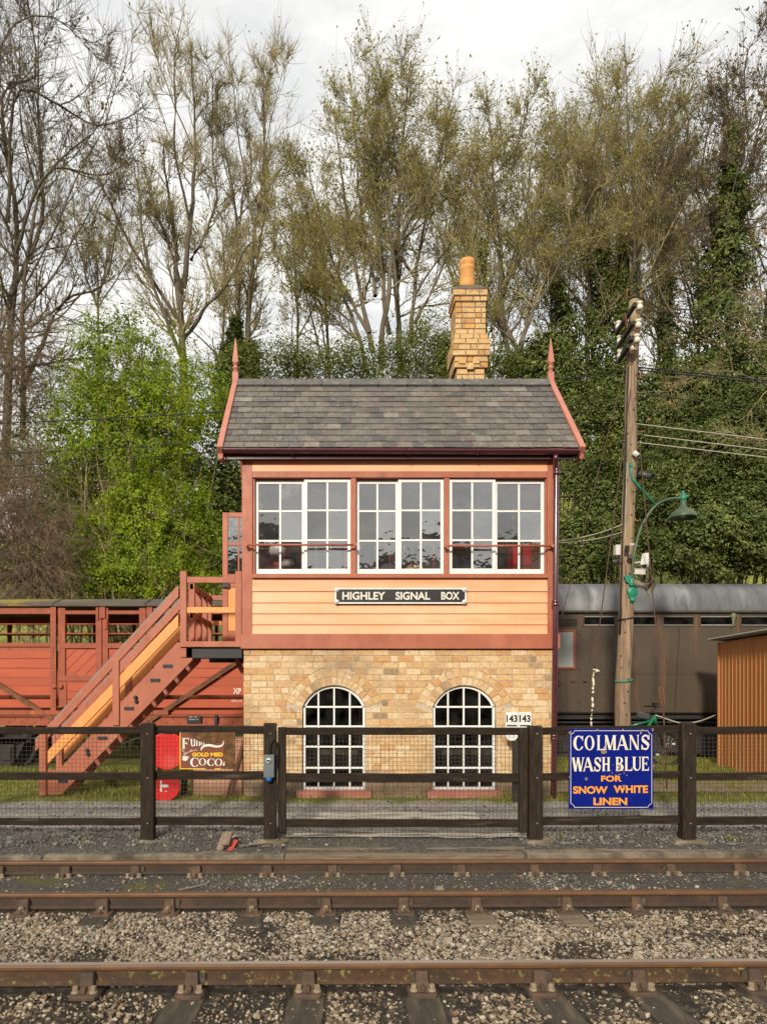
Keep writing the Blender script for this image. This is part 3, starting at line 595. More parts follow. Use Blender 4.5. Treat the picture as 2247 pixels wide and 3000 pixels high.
M['stone_mix'] = mk('dirty ballast', (1, 1, 1), (.68, .64, .58), scale=30, rough=.95, bump=.002, bsc=70, stops=[(0, (.045, .037, .029)), (.3, (.14, .105, .072)), (.5, (.30, .24, .165)), (.7, (.47, .41, .31)), (.85, (.23, .14, .08)), (1, (.08, .066, .05))])
M['stone_grey'] = mk('grey chippings', (1, 1, 1), (.7, .7, .7), scale=30, rough=.95, bump=.002, bsc=70, stops=[(0, (.06, .057, .052)), (.35, (.125, .12, .112)), (.7, (.19, .183, .172)), (.88, (.26, .24, .205)), (1, (.34, .275, .19))])
# ---------------------------------------------------------------- ground
GY = [-60, 5.0, 6.2, 6.7, 7.5, 7.70, 7.76, 8.10, 8.3, 10.2, 12, 15, 19]
GZ = [-.50, -.475, -.47, -.435, -.430, -.42, -.27, -.20, -.175, -.005, -.02, -.01, -.05]
KR = .013                                           # the rails run slightly away to the right
def gz(x, y):
    x = np.asarray(x, float); y = np.asarray(y, float)
    z = np.interp(y - KR * x * (y < 8.2), GY, GZ)
    h = np.clip(y - 19, 0, None); k = .27 + .17 / (1 + np.exp(-(x - 3) * .35))
    z = z + h * k * np.clip(h / 10, 0, 1)
    b = np.clip(-22 - y, 0, 30); z = z + b * .55 * np.clip(b / 8, 0, 1)  # unseen bank behind the camera, added to darken the window reflections
    return z
def patch(name, xs, ys, mat, dz=0.0, noise_=0.0, kind='structure'):
    xs, ys = np.asarray(xs, float), np.asarray(ys, float); a, b = np.meshgrid(xs, ys)
    z = gz(a, b) + dz + noise_ * (vnoise(a, b, 3, 5) - .5) + noise_ * .6 * (vnoise(a, b, 9, 6) - .5)
    v = np.stack([a, b, z], -1).reshape(-1, 3); nx = len(xs); i, j = np.meshgrid(np.arange(nx - 1), np.arange(len(ys) - 1)); q = (j * nx + i).ravel()
    o = raw(name, v, np.stack([q, q + 1, q + nx + 1, q + nx], -1), mat, None, True); o['kind'] = kind; return o
def ground_mat():
    m = bpy.data.materials.new('ground'); m.use_nodes = True; t = m.node_tree; t.nodes.clear(); N = t.nodes.new; K = t.links.new
    out = N('ShaderNodeOutputMaterial'); p = N('ShaderNodeBsdfPrincipled'); p.inputs['Roughness'].default_value = .95; p.inputs['Specular IOR Level'].default_value = .2
    co = N('ShaderNodeTexCoord'); sx = N('ShaderNodeSeparateXYZ'); K(co.outputs['Object'], sx.inputs[0])
    def nz(s, d=8, r=.65, off=0):
        ma = N('ShaderNodeMapping'); ma.inputs['Location'].default_value = (off, off * .7, 0); K(co.outputs['Object'], ma.inputs['Vector'])
        n = N('ShaderNodeTexNoise'); n.inputs['Scale'].default_value = s; n.inputs['Detail'].default_value = d; n.inputs['Roughness'].default_value = r; K(ma.outputs[0], n.inputs['Vector']); return n.outputs['Fac']
    def rp(f, els):
        r = N('ShaderNodeValToRGB'); e = r.color_ramp.elements
        while len(e) < len(els): e.new(.5)
        for q, (a, c) in zip(e, els): q.position = a; q.color = tuple(c) + (1,)
        K(f, r.inputs['Fac']); return r.outputs['Color']
    def mx(f, a, b):
        x = N('ShaderNodeMix'); x.data_type = 'RGBA'; K(f, x.inputs[0]); K(a, x.inputs[6]); K(b, x.inputs[7]); return x.outputs[2]
    def mth(op, a, b):
        x = N('ShaderNodeMath'); x.operation = op
        for i, q in enumerate((a, b)):
            if hasattr(q, 'is_output'): K(q, x.inputs[i])
            else: x.inputs[i].default_value = q
        return x.outputs[0]
    soil = rp(nz(14), [(.3, (.020, .017, .014)), (.5, (.045, .037, .028)), (.62, (.085, .068, .05)), (.75, (.17, .135, .095))])
    cinder = rp(nz(48, 8, .8), [(.32, (.022, .020, .018)), (.48, (.062, .056, .047)), (.60, (.13, .115, .093)), (.70, (.30, .26, .20))])
    moss = rp(nz(20), [(.3, (.075, .075, .018)), (.7, (.16, .14, .035))])
    mossf = rp(nz(1.8, 6, .6, 4), [(.52, (0, 0, 0)), (.66, (.8, .8, .8))])
    cind = mx(mossf, cinder, moss)
    vo = N('ShaderNodeTexVoronoi'); vo.inputs['Scale'].default_value = 60; K(co.outputs['Object'], vo.inputs['Vector'])
    vsep = N('ShaderNodeSeparateXYZ'); K(vo.outputs['Color'], vsep.inputs[0])
    grav = rp(vsep.outputs['X'], [(0, (.14, .132, .12)), (.5, (.26, .245, .22)), (.85, (.36, .34, .305)), (1, (.50, .46, .40))])
    worn = rp(nz(9, 8, .7, 2), [(.35, (.21, .195, .17)), (.6, (.38, .355, .315))])
    wf = rp(nz(1.1, 7, .6, 9), [(.42, (0, 0, 0)), (.62, (.75, .75, .75))])
    path = mx(wf, grav, worn)
    turf = rp(nz(6), [(.3, (.10, .115, .022)), (.6, (.175, .175, .035)), (.75, (.21, .17, .07))])
    y = sx.outputs['Y']; wob = mth('MULTIPLY', mth('SUBTRACT', nz(2.2, 6, .6, 7), .5), .9)
    yw = mth('ADD', y, wob)
    def stp(e, w=.12, src=None):
        mr = N('ShaderNodeMapRange'); mr.inputs['From Min'].default_value = e - w; mr.inputs['From Max'].default_value = e + w; K(src or y, mr.inputs['Value']); return mr.outputs['Result']
    c = mx(stp(6.45), soil, cind)
    soil2 = rp(nz(30, 8, .75, 5), [(.32, (.035, .031, .027)), (.5, (.085, .078, .068)), (.62, (.16, .145, .12)), (.74, (.28, .25, .20))])
    c = mx(stp(7.72, .05), c, soil2)
    c = mx(stp(8.45, .12, yw), c, path)
    c = mx(stp(9.95, .10, yw), c, turf)
    hay = rp(nz(.25, 5, .6, 3), [(.35, (.10, .13, .02)), (.65, (.27, .27, .055))])
    c = mx(stp(21, 2), c, hay)
    K(c, p.inputs['Base Color'])
    b = N('ShaderNodeBump'); b.inputs['Distance'].default_value = .02; K(nz(50, 6, .7), b.inputs['Height']); K(b.outputs[0], p.inputs['Normal'])
    K(p.outputs[0], out.inputs['Surface']); return m
GM = ground_mat()
patch('ground', np.r_[-160, -80, -40, -20, np.arange(-12, 14.01, .4), 20, 40, 80, 160], np.r_[-60, -52, -44, -36, -30, -26, -22, -10, 0, np.arange(3, 8.6, .06), np.arange(8.6, 19, .3), np.arange(19, 60, 2), 70, 90, 120], GM, 0, .02)
# ---------------------------------------------------------------- signal box
DW = 10.256; BACK = 12.82                            # front and back wall planes
wx = lambda p: X(p, DW); wz = lambda p: Z(p, DW)
BX0, BX1 = wx(527), wx(1200)
box = thing('signal_box', (wx(863), DW, 0), 'small brick and peach boarded railway signal box with slate roof', 'signal box')
BC = 0.0935                                         # course height
AR, ACZ = 72.7 / 143.8, wz(1553.7)
ARCH = [(wx(721.8), wx(653.6), wx(790)), (wx(1003), wx(934.8), wx(1071.2))]
SPR = wz(1527.6)
def bricks(mb, x0, x1, z0, z1, y, seed, holes=None, blen=.232, face='front', dep=.05, j=.010, course=BC):
    rg = random.Random(seed); n = max(1, round((z1 - z0) / course)); h = (z1 - z0) / n
    def place(xa0, xa1, xb0, xb1, za, zb):          # lower edge xa, upper edge xb
        pr = rg.uniform(0, .004); e = .0035
        fr = [(xa0 + e, za + e), (xa1 - e, za + e), (xb1 - e, zb - e), (xb0 + e, zb - e)]
        bk = [(xa0, za), (xa1, za), (xb1, zb), (xb0, zb)]
        if face == 'front': V = [(a, y - pr, b) for a, b in fr] + [(a, y + .006, b) for a, b in bk] + [(a, y + dep, b) for a, b in bk]
        else:
            s = -1 if face == 'left' else 1
            V = [(y + s * pr, a, b) for a, b in fr] + [(y - s * .006, a, b) for a, b in bk] + [(y - s * dep, a, b) for a, b in bk]
        mb.add(V, [(0, 1, 2, 3)] + [(k + 4 * r, k + 4 + 4 * r, (k + 1) % 4 + 4 + 4 * r, (k + 1) % 4 + 4 * r) for r in (0, 1) for k in range(4)])
    for i in range(n):
        za, zb = z0 + i * h + j / 2, z0 + (i + 1) * h - j / 2
        segs = [((x0, x1), (x0, x1))]
        if holes:
            for ho in holes:
                ia, ib = ho(za), ho(zb)
                if ia or ib:
                    ia = ia or ((ib[0] + ib[1]) / 2,) * 2; ib = ib or ((ia[0] + ia[1]) / 2,) * 2
                    ns = []
                    for (a, b) in segs:
                        if a[0] < ia[0] < a[1]: ns += [((a[0], ia[0]), (b[0], ib[0])), ((ia[1], a[1]), (ib[1], b[1]))]
                        else: ns.append((a, b))
                    segs = ns
        for (a, b) in segs:
            lo, hi = min(a[0], b[0]), max(a[1], b[1]); x = lo - (blen / 2 if i % 2 else 0) - rg.uniform(0, .02)
            while x < hi:
                l = blen if rg.random() > .26 else blen / 2
                l += rg.uniform(-.012, .012); q0, q1 = x + j / 2, x + l - j / 2; x += l
                c0a, c1a, c0b, c1b = max(q0, a[0]), min(q1, a[1]), max(q0, b[0]), min(q1, b[1])
                if hi - x < .06: c1a, c1b = a[1], b[1]; x = hi + 1
                if max(c1a - c0a, c1b - c0b) < .03: continue
                if c1a - c0a < .004: c0a = c1a = (c0b if abs(a[0] - c1a) < 1e-6 or c0b > c1a else c1b); 
                if c1b - c0b < .004: c0b = c1b = (c0a if c0a > c1b else c1a)
                place(c0a, c1a, c0b, c1b, za, zb)
def hole(cx, l, r, ro):
    def f(z):
        if z < SPR - .0: 
            if z < wz(1724): return None
            return (l, r)
        hh = z - ACZ; q = ro * ro - hh * hh
        if q <= 0: return None
        w = math.sqrt(q); return (cx - w, cx + w)
    return f
RO = AR + .252
holes = [hole(*a, RO) for a in ARCH]
ZT = wz(1403)
wall = MB(); bricks(wall, BX0, BX1, .30, ZT, DW, 3, holes); brickwall = wall.build('brick_wall', M['brick'], box)
base = MB(); bricks(base, BX0, BX1, -.08, .30, DW - .004, 4, holes); base.build('base_course', M['brick_dark'], box)
sd = MB(); bricks(sd, DW, BACK, -.08, ZT, BX0, 5, None, face='left'); sd.build('side_wall', M['brick'], box); sd = MB(); bricks(sd, DW, BACK, -.08, ZT, BX1, 6, None, face='right'); sd.build('side_wall', M['brick'], box)
# mortar backing with the two arched openings left free
core = MB(); y0, y1 = DW + .0075, DW + .22
def archpts(cx, l, r, n=18):
    w = (r - l) / 2; hh = SPR - ACZ; a0 = math.atan2(hh, w); rr = math.hypot(hh, w)
    return [(cx + rr * math.cos(math.pi - a0 - (math.pi - 2 * a0) * i / n), ACZ + rr * math.sin(math.pi - a0 - (math.pi - 2 * a0) * i / n)) for i in range(n + 1)]
SILL = wz(1707)
xs = [BX0 + .006, ARCH[0][1], ARCH[0][2], ARCH[1][1], ARCH[1][2], BX1 - .006]
for k in (0, 2, 4): core.box(xs[k], xs[k + 1], y0, y1, -.1, ZT)
for cx, l, r in ARCH:
    core.box(l, r, y0, y1, -.1, SILL - .06); ap = archpts(cx, l, r)
    for (a, b) in zip(ap, ap[1:]): core.prism([a, b, (b[0], ZT), (a[0], ZT)], y0, y1)
core.box(BX0 + .006, BX0 + .2, y1, BACK, -.1, ZT); core.box(BX1 - .2, BX1 - .006, y1, BACK, -.1, ZT); core.box(BX0 + .006, BX1 - .006, BACK - .2, BACK, -.1, ZT)
core.build('mortar', M['mortar'], box)
for cx, l, r in ARCH:                               # two rings of voussoirs each
    ar = MB(); rg = random.Random(int(cx * 1000)); half = math.radians(70)
    for ri, (ra, rb, n) in enumerate(((AR + .004, AR + .124, 17), (AR + .133, AR + .248, 15))):
        for i in range(n):
            a = math.pi / 2 + half - (2 * half) * i / n - .008; b = math.pi / 2 + half - (2 * half) * (i + 1) / n + .008; pr = rg.uniform(0, .004)
            P = lambda t, q: (cx + q * math.cos(t), ACZ + q * math.sin(t))
            bk = [P(a, ra), P(b, ra), P(b, rb), P(a, rb)]; fr = [P(a - .005, ra + .003), P(b + .005, ra + .003), P(b + .005, rb - .003), P(a - .005, rb - .003)]
            V = [(p, DW - .002 - pr, q) for p, q in fr] + [(p, DW + .005, q) for p, q in bk] + [(p, DW + (.12 if ri == 0 else .05), q) for p, q in bk]
            ar.add(V, [(0, 1, 2, 3)] + [(k + 4 * w, k + 4 + 4 * w, (k + 1) % 4 + 4 + 4 * w, (k + 1) % 4 + 4 * w) for w in (0, 1) for k in range(4)])
    ar.build('brick_arch', M['brick'], box)
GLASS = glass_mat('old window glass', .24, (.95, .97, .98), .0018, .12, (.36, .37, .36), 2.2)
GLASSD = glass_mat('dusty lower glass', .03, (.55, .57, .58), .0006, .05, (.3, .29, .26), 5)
for cx, l, r in ARCH:                               # arched iron windows
    w = MB(); fy0, fy1 = DW + .055, DW + .105; ap = archpts(cx, l + .006, r - .006, 20); ip = archpts(cx, l + .042, r - .042, 20)
    ip = [(cx + (a - cx) * (r - l - .084) / (r - l - .012), ACZ + (b - ACZ) * (AR - .036) / AR) for a, b in ap]
    for i in range(20): w.prism([ap[i], ap[i + 1], ip[i + 1], ip[i]], fy0, fy1)
    zb = SILL + .002
    w.box(l + .006, l + .042, fy0, fy1, zb, SPR + .01); w.box(r - .042, r - .006, fy0, fy1, zb, SPR + .01); w.box(l + .042, r - .042, fy0, fy1, zb, zb + .04)
    fr = w.build('arched_window', M['white'], box)
    g = MB(); gy = fy0 + .008; nz_ = [wz(q) for q in (1527.5, 1569.8, 1614, 1660)]
    for z in nz_: g.box(l + .03, r - .03, gy, gy + .03, z - .013, z + .013)
    for k in (1, 2, 3):
        x = l + (r - l) * k / 4; top = ACZ + math.sqrt(max(AR * AR - (x - cx) ** 2, 0)) - .02
        g.box(x - .012, x + .012, gy - .003, gy + .033, zb + .03, top)
    g.build('glazing_bar', M['white'], fr)
    gl = MB(); pts = [(a, b) for a, b in ip] + [(r - .03, zb + .02), (l + .03, zb + .02)]
    gl.add([(a, fy0 + .025, b) for a, b in pts], [tuple(range(len(pts)))]); gl.build('pane', GLASSD, fr)
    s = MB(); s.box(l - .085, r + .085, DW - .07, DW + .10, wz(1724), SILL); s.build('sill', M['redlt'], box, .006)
# upper storey
UX0, UX1 = wx(523.5), wx(1204); UY = DW - .02
fa = MB(); fa.box(wx(521), wx(1207), DW - .055, DW + .1, wz(1402), wz(1370)); fa.build('fascia_beam', M['red'], box, .006)
for x0_, x1_ in ((UX0 - .02, UX0 + .1), (UX1 - .1, UX1 + .02)): fs = MB(); fs.box(x0_, x1_, DW + .10, BACK + .05, wz(1402), wz(1370)); fs.build('side_beam', M['red'], box, .005)
pf = MB(); pf.box(wx(523.5), wx(546), UY - .012, UY + .14, wz(1370), wz(1000)); pf.build('corner_post', M['red'], box, .004)
pf = MB(); pf.box(wx(1180.5), wx(1204), UY - .012, UY + .14, wz(1370), wz(1000)); pf.build('corner_post', M['red'], box, .004)
for a, b in ((758.7, 769), (959, 969.8)):
    pf = MB(); pf.box(wx(a), wx(b), UY - .002, UY + .13, wz(1241), wz(1033)); pf.build('mullion', M['red'], box, .003)
hb = MB(); hb.box(wx(546), wx(1180.5), UY - .016, UY + .12, wz(1033), wz(1020)); hb.build('head_rail', M['red'], box, .003)
hb = MB(); hb.box(wx(546), wx(1180.5), UY - .05, UY + .12, wz(1250), wz(1241)); hb.build('window_sill', M['red'], box, .004)
wb = MB(); zs = [1370, 1349.8, 1326, 1302.5, 1278.2, 1250]     # lapped weatherboards
rg = random.Random(8)
for a, b in zip(zs, zs[1:]):
    za, zb = wz(a) + .001, wz(b); wb.prismx([(UY - .018, za), (UY + .02, za), (UY + .02, zb + .012), (UY + .004, zb + .012)], wx(546), wx(1180.5))
wb.build('weatherboard', M['peach'], box)
wb = MB(); wb.prismx([(UY - .018, wz(1020)), (UY + .02, wz(1020)), (UY + .02, wz(1000)), (UY - .010, wz(1000))], wx(546), wx(1180.5)); wb.build('top_board', M['peach'], box)
wb = MB(); wb.box(wx(523), wx(1204), UY - .05, UY + .13, wz(1000), wz(992)); wb.build('cornice', M['red'], box, .004)
sw = MB()                                           # boarded gable ends
zz = np.arange(wz(1370), wz(985), .165)
for x, s in ((UX0, -1), (UX1, 1)):
    for z in zz:
        top = min(z + .165, wz(985))
        sw.add([(x, DW + .12, z), (x, BACK, z), (x - s * .02, BACK, top), (x - s * .02, DW + .12, top), (x - s * .03, DW + .12, z), (x - s * .03, BACK, z)], [(0, 1, 2, 3), (0, 4, 5, 1)] if s < 0 else [(0, 3, 2, 1), (0, 1, 5, 4)])
sw.build('gable_boarding', M['peach'], box)
bw = MB(); bw.box(UX0 + .03, UX1 - .03, BACK - .06, BACK, wz(1402), wz(985)); bw.build('back_boarding', M['peach'], box)
# sliding sashes
def sash(win, x0, x1, z0, z1, y, bot, top, st=.048):
    s = MB(); d = .038
    s.box(x0, x0 + st, y, y + d, z0, z1); s.box(x1 - st, x1, y, y + d, z0, z1)
    s.box(x0 + st, x1 - st, y + .001, y + d - .001, z0, z0 + bot); s.box(x0 + st, x1 - st, y + .001, y + d - .001, z1 - top, z1)
    o = s.build('sash', M['white'], win, .003)
    m = MB(); xm = (x0 + x1) / 2; m.box(xm - .014, xm + .014, y + .006, y + d - .006, z0 + bot, z1 - top)
    for p in (1102, 1166.5): m.box(x0 + st, x1 - st, y + .008, y + d - .008, wz(p) - .014, wz(p) + .014)
    m.build('muntin', M['white'], o, .002)
    g = MB(); rr = random.Random(int(x0 * 977))     # every old pane lies at its own slight tilt
    zc = [z0 + bot, wz(1166.5), wz(1102), z1 - top]
    for xa, xb in ((x0 + st, xm), (xm, x1 - st)):
        for za, zb in zip(zc, zc[1:]):
            a, b, yy = rr.uniform(-.004, .004), rr.uniform(-.005, .005), y + d / 2
            g.add([(xa, yy - a - b, za), (xb, yy + a - b, za), (xb, yy + a + b, zb), (xa, yy - a + b, zb)], [(0, 1, 2, 3)])
    g.build('pane', GLASS, o)
WZ0, WZ1 = wz(1240.8), wz(1033.2)
for (a, b, c, front) in ((550.7, 657, 757.6, 'r'), (769.3, 860.3, 958.6, 'r'), (970, 1070.6, 1177.4, 'l')):
    wn_ = thing('window', (wx(b), UY, WZ0), None, None); wn_.parent = box; wn_.location = tuple(np.array(ORG[wn_.name]) - np.array(ORG[box.name]))
    ya, yb = (UY + .075, UY + .03) if front == 'r' else (UY + .03, UY + .075)
    ov = .012
    sash(wn_, wx(a), wx(b) + (ov if front == 'r' else 0), WZ0 + .004, WZ1 - (.02 if front == 'r' else .008), ya, .085, .05)
    sash(wn_, wx(b) - (0 if front == 'r' else ov), wx(c), WZ0 + .002, WZ1 - (.008 if front == 'r' else .02), yb, .085, .05)
    jb = MB(); jb.box(wx(a) - .03, wx(a), UY + .015, UY + .13, WZ0, WZ1); jb.build('jamb', M['red'], wn_); jb = MB(); jb.box(wx(c), wx(c) + .02, UY + .015, UY + .13, WZ0, WZ1); jb.build('jamb', M['red'], wn_)
for a, b, p in ((534.5, 767.4, 1180.6), (959.5, 1187.5, 1182.5)):          # window cleaning handrails
    h = MB(); z = wz(p); h.tube([(wx(a), UY - .10, z), (wx(b), UY - .10, z)], .016, 10)
    for q in (a, b): h.tube([(wx(q), UY - .108, z), (wx(q), UY, z)], [.02, .014], 8); h.lathe([(.028, -.006), (.028, .01), (.014, .02)], (wx(q), UY - .118, z), 10, (0, 1, 0))
    h.build('handrail', M['red'], box)
# roof
EY, EZ = 10.06, Z(966, 10.06); RY, RZ = 11.54, Z(824, 11.54); RX0, RX1 = X(478, EY), X(1254, EY)
sl_ = Vector((0, RY - EY, RZ - EZ)); SLEN = sl_.length; su = sl_.normalized(); sn = Vector((0, -su.z, su.y))
ro = MB()
for s in (1, -1):
    g = lambda t, u: (RY + s * (EY + su.y * t - RY + sn.y * u), EZ + su.z * t + sn.z * u)
    ro.prismx([g(-.0, -.05), g(SLEN, -.05), g(SLEN, -.012), g(0, -.012)], RX0 + .03, RX1 - .03)
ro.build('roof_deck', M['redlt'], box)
for s in (1, -1):
    st_ = MB(); rg = random.Random(21 + s); n = 12; gch = SLEN / n
    for i in range(n):
        x = RX0 + (.0 if i % 2 else -.11) + rg.uniform(-.01, .01)
        while x < RX1:
            w_ = .225 + rg.uniform(-.012, .012); a, b = max(x + .0035, RX0), min(x + w_ - .0035, RX1); x += w_
            if b - a < .03: continue
            t0, t1 = i * gch - .012 + rg.uniform(-.006, .006), i * gch + gch * 1.25; l0, l1 = .007 + rg.uniform(0, .005), -.005
            sk = rg.uniform(-.004, .004); t1 = min(t1, SLEN)
            P = lambda xx, t, u: (xx, RY + s * (EY + su.y * t + sn.y * u - RY), EZ + su.z * t + sn.z * u)
            V = [P(a, t0 + sk, l0), P(b, t0 - sk, l0), P(b, t1, l1), P(a, t1, l1), P(a, t0 + sk, l0 - .007), P(b, t0 - sk, l0 - .007), P(b, t1, l1 - .007), P(a, t1, l1 - .007)]
            st_.add(V, [(0, 1, 2, 3), (4, 7, 6, 5), (0, 4, 5, 1), (1, 5, 6, 2), (3, 2, 6, 7), (0, 3, 7, 4)])
    st_.build('slate_slope', M['slate'], box)
rt = MB(); nr = 11
for i in range(nr):                                 # ridge tiles
    a = RX0 + .03 + (RX1 - RX0 - .06) * i / nr; b = RX0 + .03 + (RX1 - RX0 - .06) * (i + 1) / nr - .004
    for (xa, xb, e) in ((a, b - .03, 0), (b - .03, b, .012)):
        pr = [(-.155 - e, -.13 - e * .3), (-.05 - e * .4, .012 + e), (0, .03 + e), (.05 + e * .4, .012 + e), (.155 + e, -.13 - e * .3), (.14, -.145), (0, .0), (-.14, -.145)]
        rt.prismx([(RY + p, RZ + q + .012) for p, q in pr], xa, xb)
rt.build('ridge_tile', M['ridge'], box)
for x, s in ((RX0, -1), (RX1, 1)):                  # barge boards and finials
    b = MB(); xa, xb = sorted((x - s * .03, x + s * .055))
    for m_ in (1, -1):
        g = lambda t, u: (RY + m_ * (EY + su.y * t - RY + sn.y * u), EZ + su.z * t + sn.z * u)
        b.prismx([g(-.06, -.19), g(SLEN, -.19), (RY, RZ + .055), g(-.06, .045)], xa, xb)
    bb = b.build('barge_board', M['redlt'], box, .005)
    f = MB(); fx = (xa + xb) / 2; zf = lambda p: Z(p, RY)
    f.box(fx - .05, fx + .05, RY - .05, RY + .05, RZ - .30, zf(806)); 
    f.build('finial_post', M['redlt'], bb, .006)
    f = MB(); f.lathe([(.048, zf(806)), (.05, zf(803)), (.024, zf(801)), (.03, zf(800)), (.05, zf(796)), (.05, zf(794)), (.03, zf(790)), (.026, zf(788)), (.05, zf(786.5)), (.05, zf(784))], (fx, RY, 0), 14)
    z0_, z1_ = zf(784), zf(731); f.add([(fx - .05, RY - .05, z0_), (fx + .05, RY - .05, z0_), (fx + .05, RY + .05, z0_), (fx - .05, RY + .05, z0_), (fx - .006, RY - .006, z1_), (fx + .006, RY - .006, z1_), (fx + .006, RY + .006, z1_), (fx - .006, RY + .006, z1_)],
            [(0, 1, 5, 4), (1, 2, 6, 5), (2, 3, 7, 6), (3, 0, 4, 7), (4, 5, 6, 7), (0, 3, 2, 1)]); f.build('finial_spike', M['redlt'], bb)
    e = MB(); e.prism([(fx - .04, EZ - .02), (fx + .04, EZ - .02), (fx + .04, EZ - .15), (fx, EZ - .18), (fx - .04, EZ - .15)], EY + .01, EY + .16); e.build('barge_foot', M['red'], bb, .004)
ev = MB(); ev.box(RX0 + .04, RX1 - .04, EY + .05, EY + .075, Z(989, EY), Z(966, EY)); ev.box(UX0 - .05, UX1 + .05, EY + .076, UY + .02, Z(988, EY), Z(986, EY) + .006); ev.build('eaves_board', M['maroon'], box)
gu = MB(); gy, ng = EY - .015, 10
gutz = lambda x: Z(971.5, EY) - .016 * (x - RX0) / (RX1 - RX0)
pr = [(.062 * math.cos(math.pi + math.pi * i / ng), .062 * math.sin(math.pi + math.pi * i / ng)) for i in range(ng + 1)]
gx0, gx1 = RX0 + .02, RX1 - .03
vs = [(xx, gy + a, gutz(xx) + b) for xx in (gx0, gx1) for a, b in pr] + [(xx, gy + a * .9, gutz(xx) + b * .9) for xx in (gx0, gx1) for a, b in pr]
n_ = ng + 1
gu.add(vs, [(i, i + 1, n_ + i + 1, n_ + i) for i in range(ng)] + [(2 * n_ + i, 3 * n_ + i, 3 * n_ + i + 1, 2 * n_ + i + 1) for i in range(ng)] + [(0, n_, 3 * n_, 2 * n_), (ng, 2 * n_ + ng, 3 * n_ + ng, n_ + ng)], True)
for q in (gx0 + .02, X(632, EY), X(882, EY), X(1030, EY), gx1 - .02):
    gu.tube([(q, gy + a * 1.12, gutz(q) + b * 1.12) for a, b in pr], .012, 6)
gut = gu.build('gutter', M['maroon'], box)
dp = MB(); px0, py0 = wx(1197), UY - .075
dp.tube([(X(1199, EY), gy, gutz(gx1) - .06), (X(1199, EY), gy, gutz(gx1) - .13), (px0, py0 + .02, wz(1012)), (px0, py0, wz(1030)), (wx(1193.5), py0 - .02, wz(1400)), (wx(1190), py0 - .02, wz(1690)), (wx(1188), py0 - .05, wz(1722))], .041, 14)
for p_, q_ in ((1024, 1197), (1305, 1194.5), (1592, 1191)): dp.lathe([(.041, -.05), (.053, -.045), (.053, -.012), (.047, 0), (.053, .012), (.053, .045), (.041, .05)], (wx(q_), py0 - .01, wz(p_)), 14)
dp.build('downpipe', M['maroon'], box)
# chimney
CY = 11.73; cz = lambda p: Z(p, CY); cxx = lambda p: X(p, CY)
ch = MB()
def chim(p0, p1, x0, x1, e=0, seed=1, n=None):
    a, b, z0, z1 = cxx(x0), cxx(x1), cz(p0), cz(p1); yb = CY + .52; n = n or max(1, round((p0 - p1) / 12.4))
    c = (z1 - z0) / n
    bricks(ch, a, b, z0, z1, CY - e, seed, None, .222, course=c, j=.015); bricks(ch, CY - e + .055, yb + e, z0, z1, a, seed + 1, None, .222, 'left', course=c); bricks(ch, CY - e + .055, yb + e, z0, z1, b, seed + 2, None, .222, 'right', course=c)
    mo.box(a + .007, b - .007, CY - e + .0075, yb + e, z0, z1)
mo = MB()
chim(860, 796, 987, 1046, 0, 31); chim(796, 771, 981.5, 1053, .03, 34); chim(771, 734, 977.5, 1057.5, .055, 38); chim(734, 722, 981.5, 1053, .03, 42)
chim(722, 652, 984, 1049, 0, 46); chim(652, 640.5, 981.5, 1051, .02, 52); chim(640.5, 627, 979.5, 1051.5, .04, 56)
for k, (p_, x_) in enumerate(((777, 990), (777, 1020), (789, 1008))): ch.box(cxx(x_), cxx(x_ + 14), CY - .056, CY + .1, cz(p_ + 11), cz(p_))
cb = ch.build('chimney', M['chim_brick'], box); mo.build('chimney_mortar', M['mortar_dark'], cb)
fl = MB(); a, b = cxx(980), cxx(1051); fl.prism([(a, cz(627)), (b, cz(627)), (b - .02, cz(621)), (cxx(1033), cz(616.5)), (cxx(995), cz(616.5)), (a + .03, cz(620))], CY - .03, CY + .55); fl.build('flaunching', M['flaunch'], cb, .01)
pt = MB(); pc = (cxx(1013.8), CY + .22, 0); pr_ = .135
pt.lathe([(pr_ * 1.0, cz(618)), (pr_ * .99, cz(600)), (pr_ * .95, cz(569)), (pr_ * .985, cz(568)), (pr_ * .985, cz(565)), (pr_ * .95, cz(564)), (pr_ * .95, cz(559)), (pr_ * .985, cz(558)), (pr_ * .985, cz(550)), (pr_ * .965, cz(547)), (pr_ * .8, cz(547)), (pr_ * .8, cz(560))], pc, 26)
pt.build('chimney_pot', M['pot'], cb)
# door standing open at the head of the steps
DD = 11.1; dx = lambda p: X(p, DD); dz = lambda p: Z(p, DD)
d = MB(); x0_, x1_ = dx(481), dx(540)
d.box(x0_, x0_ + .085, DD, DD + .045, dz(1386), dz(1107)); d.box(x1_ - .085, x1_, DD, DD + .045, dz(1386), dz(1107))
for a, b in ((1117, 1107), (1178, 1172), (1268, 1240), (1386, 1362)): d.box(x0_ + .085, x1_ - .085, DD + .002, DD + .043, dz(a), dz(b))
d.box(dx(514), dx(517.5), DD + .005, DD + .04, dz(1240), dz(1117))
do = d.build('door', M['red'], box, .004)
d = MB(); d.box(x0_ + .085, x1_ - .085, DD + .02, DD + .03, dz(1362), dz(1268)); d.build('lower_panel', M['orange'], do)
d = MB(); d.box(x0_ + .08, x1_ - .08, DD + .019, DD + .025, dz(1241), dz(1116)); d.build('pane', glass_mat('rippled door glass', .25, (.35, .4, .4), .004), do)
d = MB(); d.box(dx(480.5), dx(496), DD - .04, DD, dz(1270), dz(1259)); d.build('lock', M['gunmetal'], do, .004)
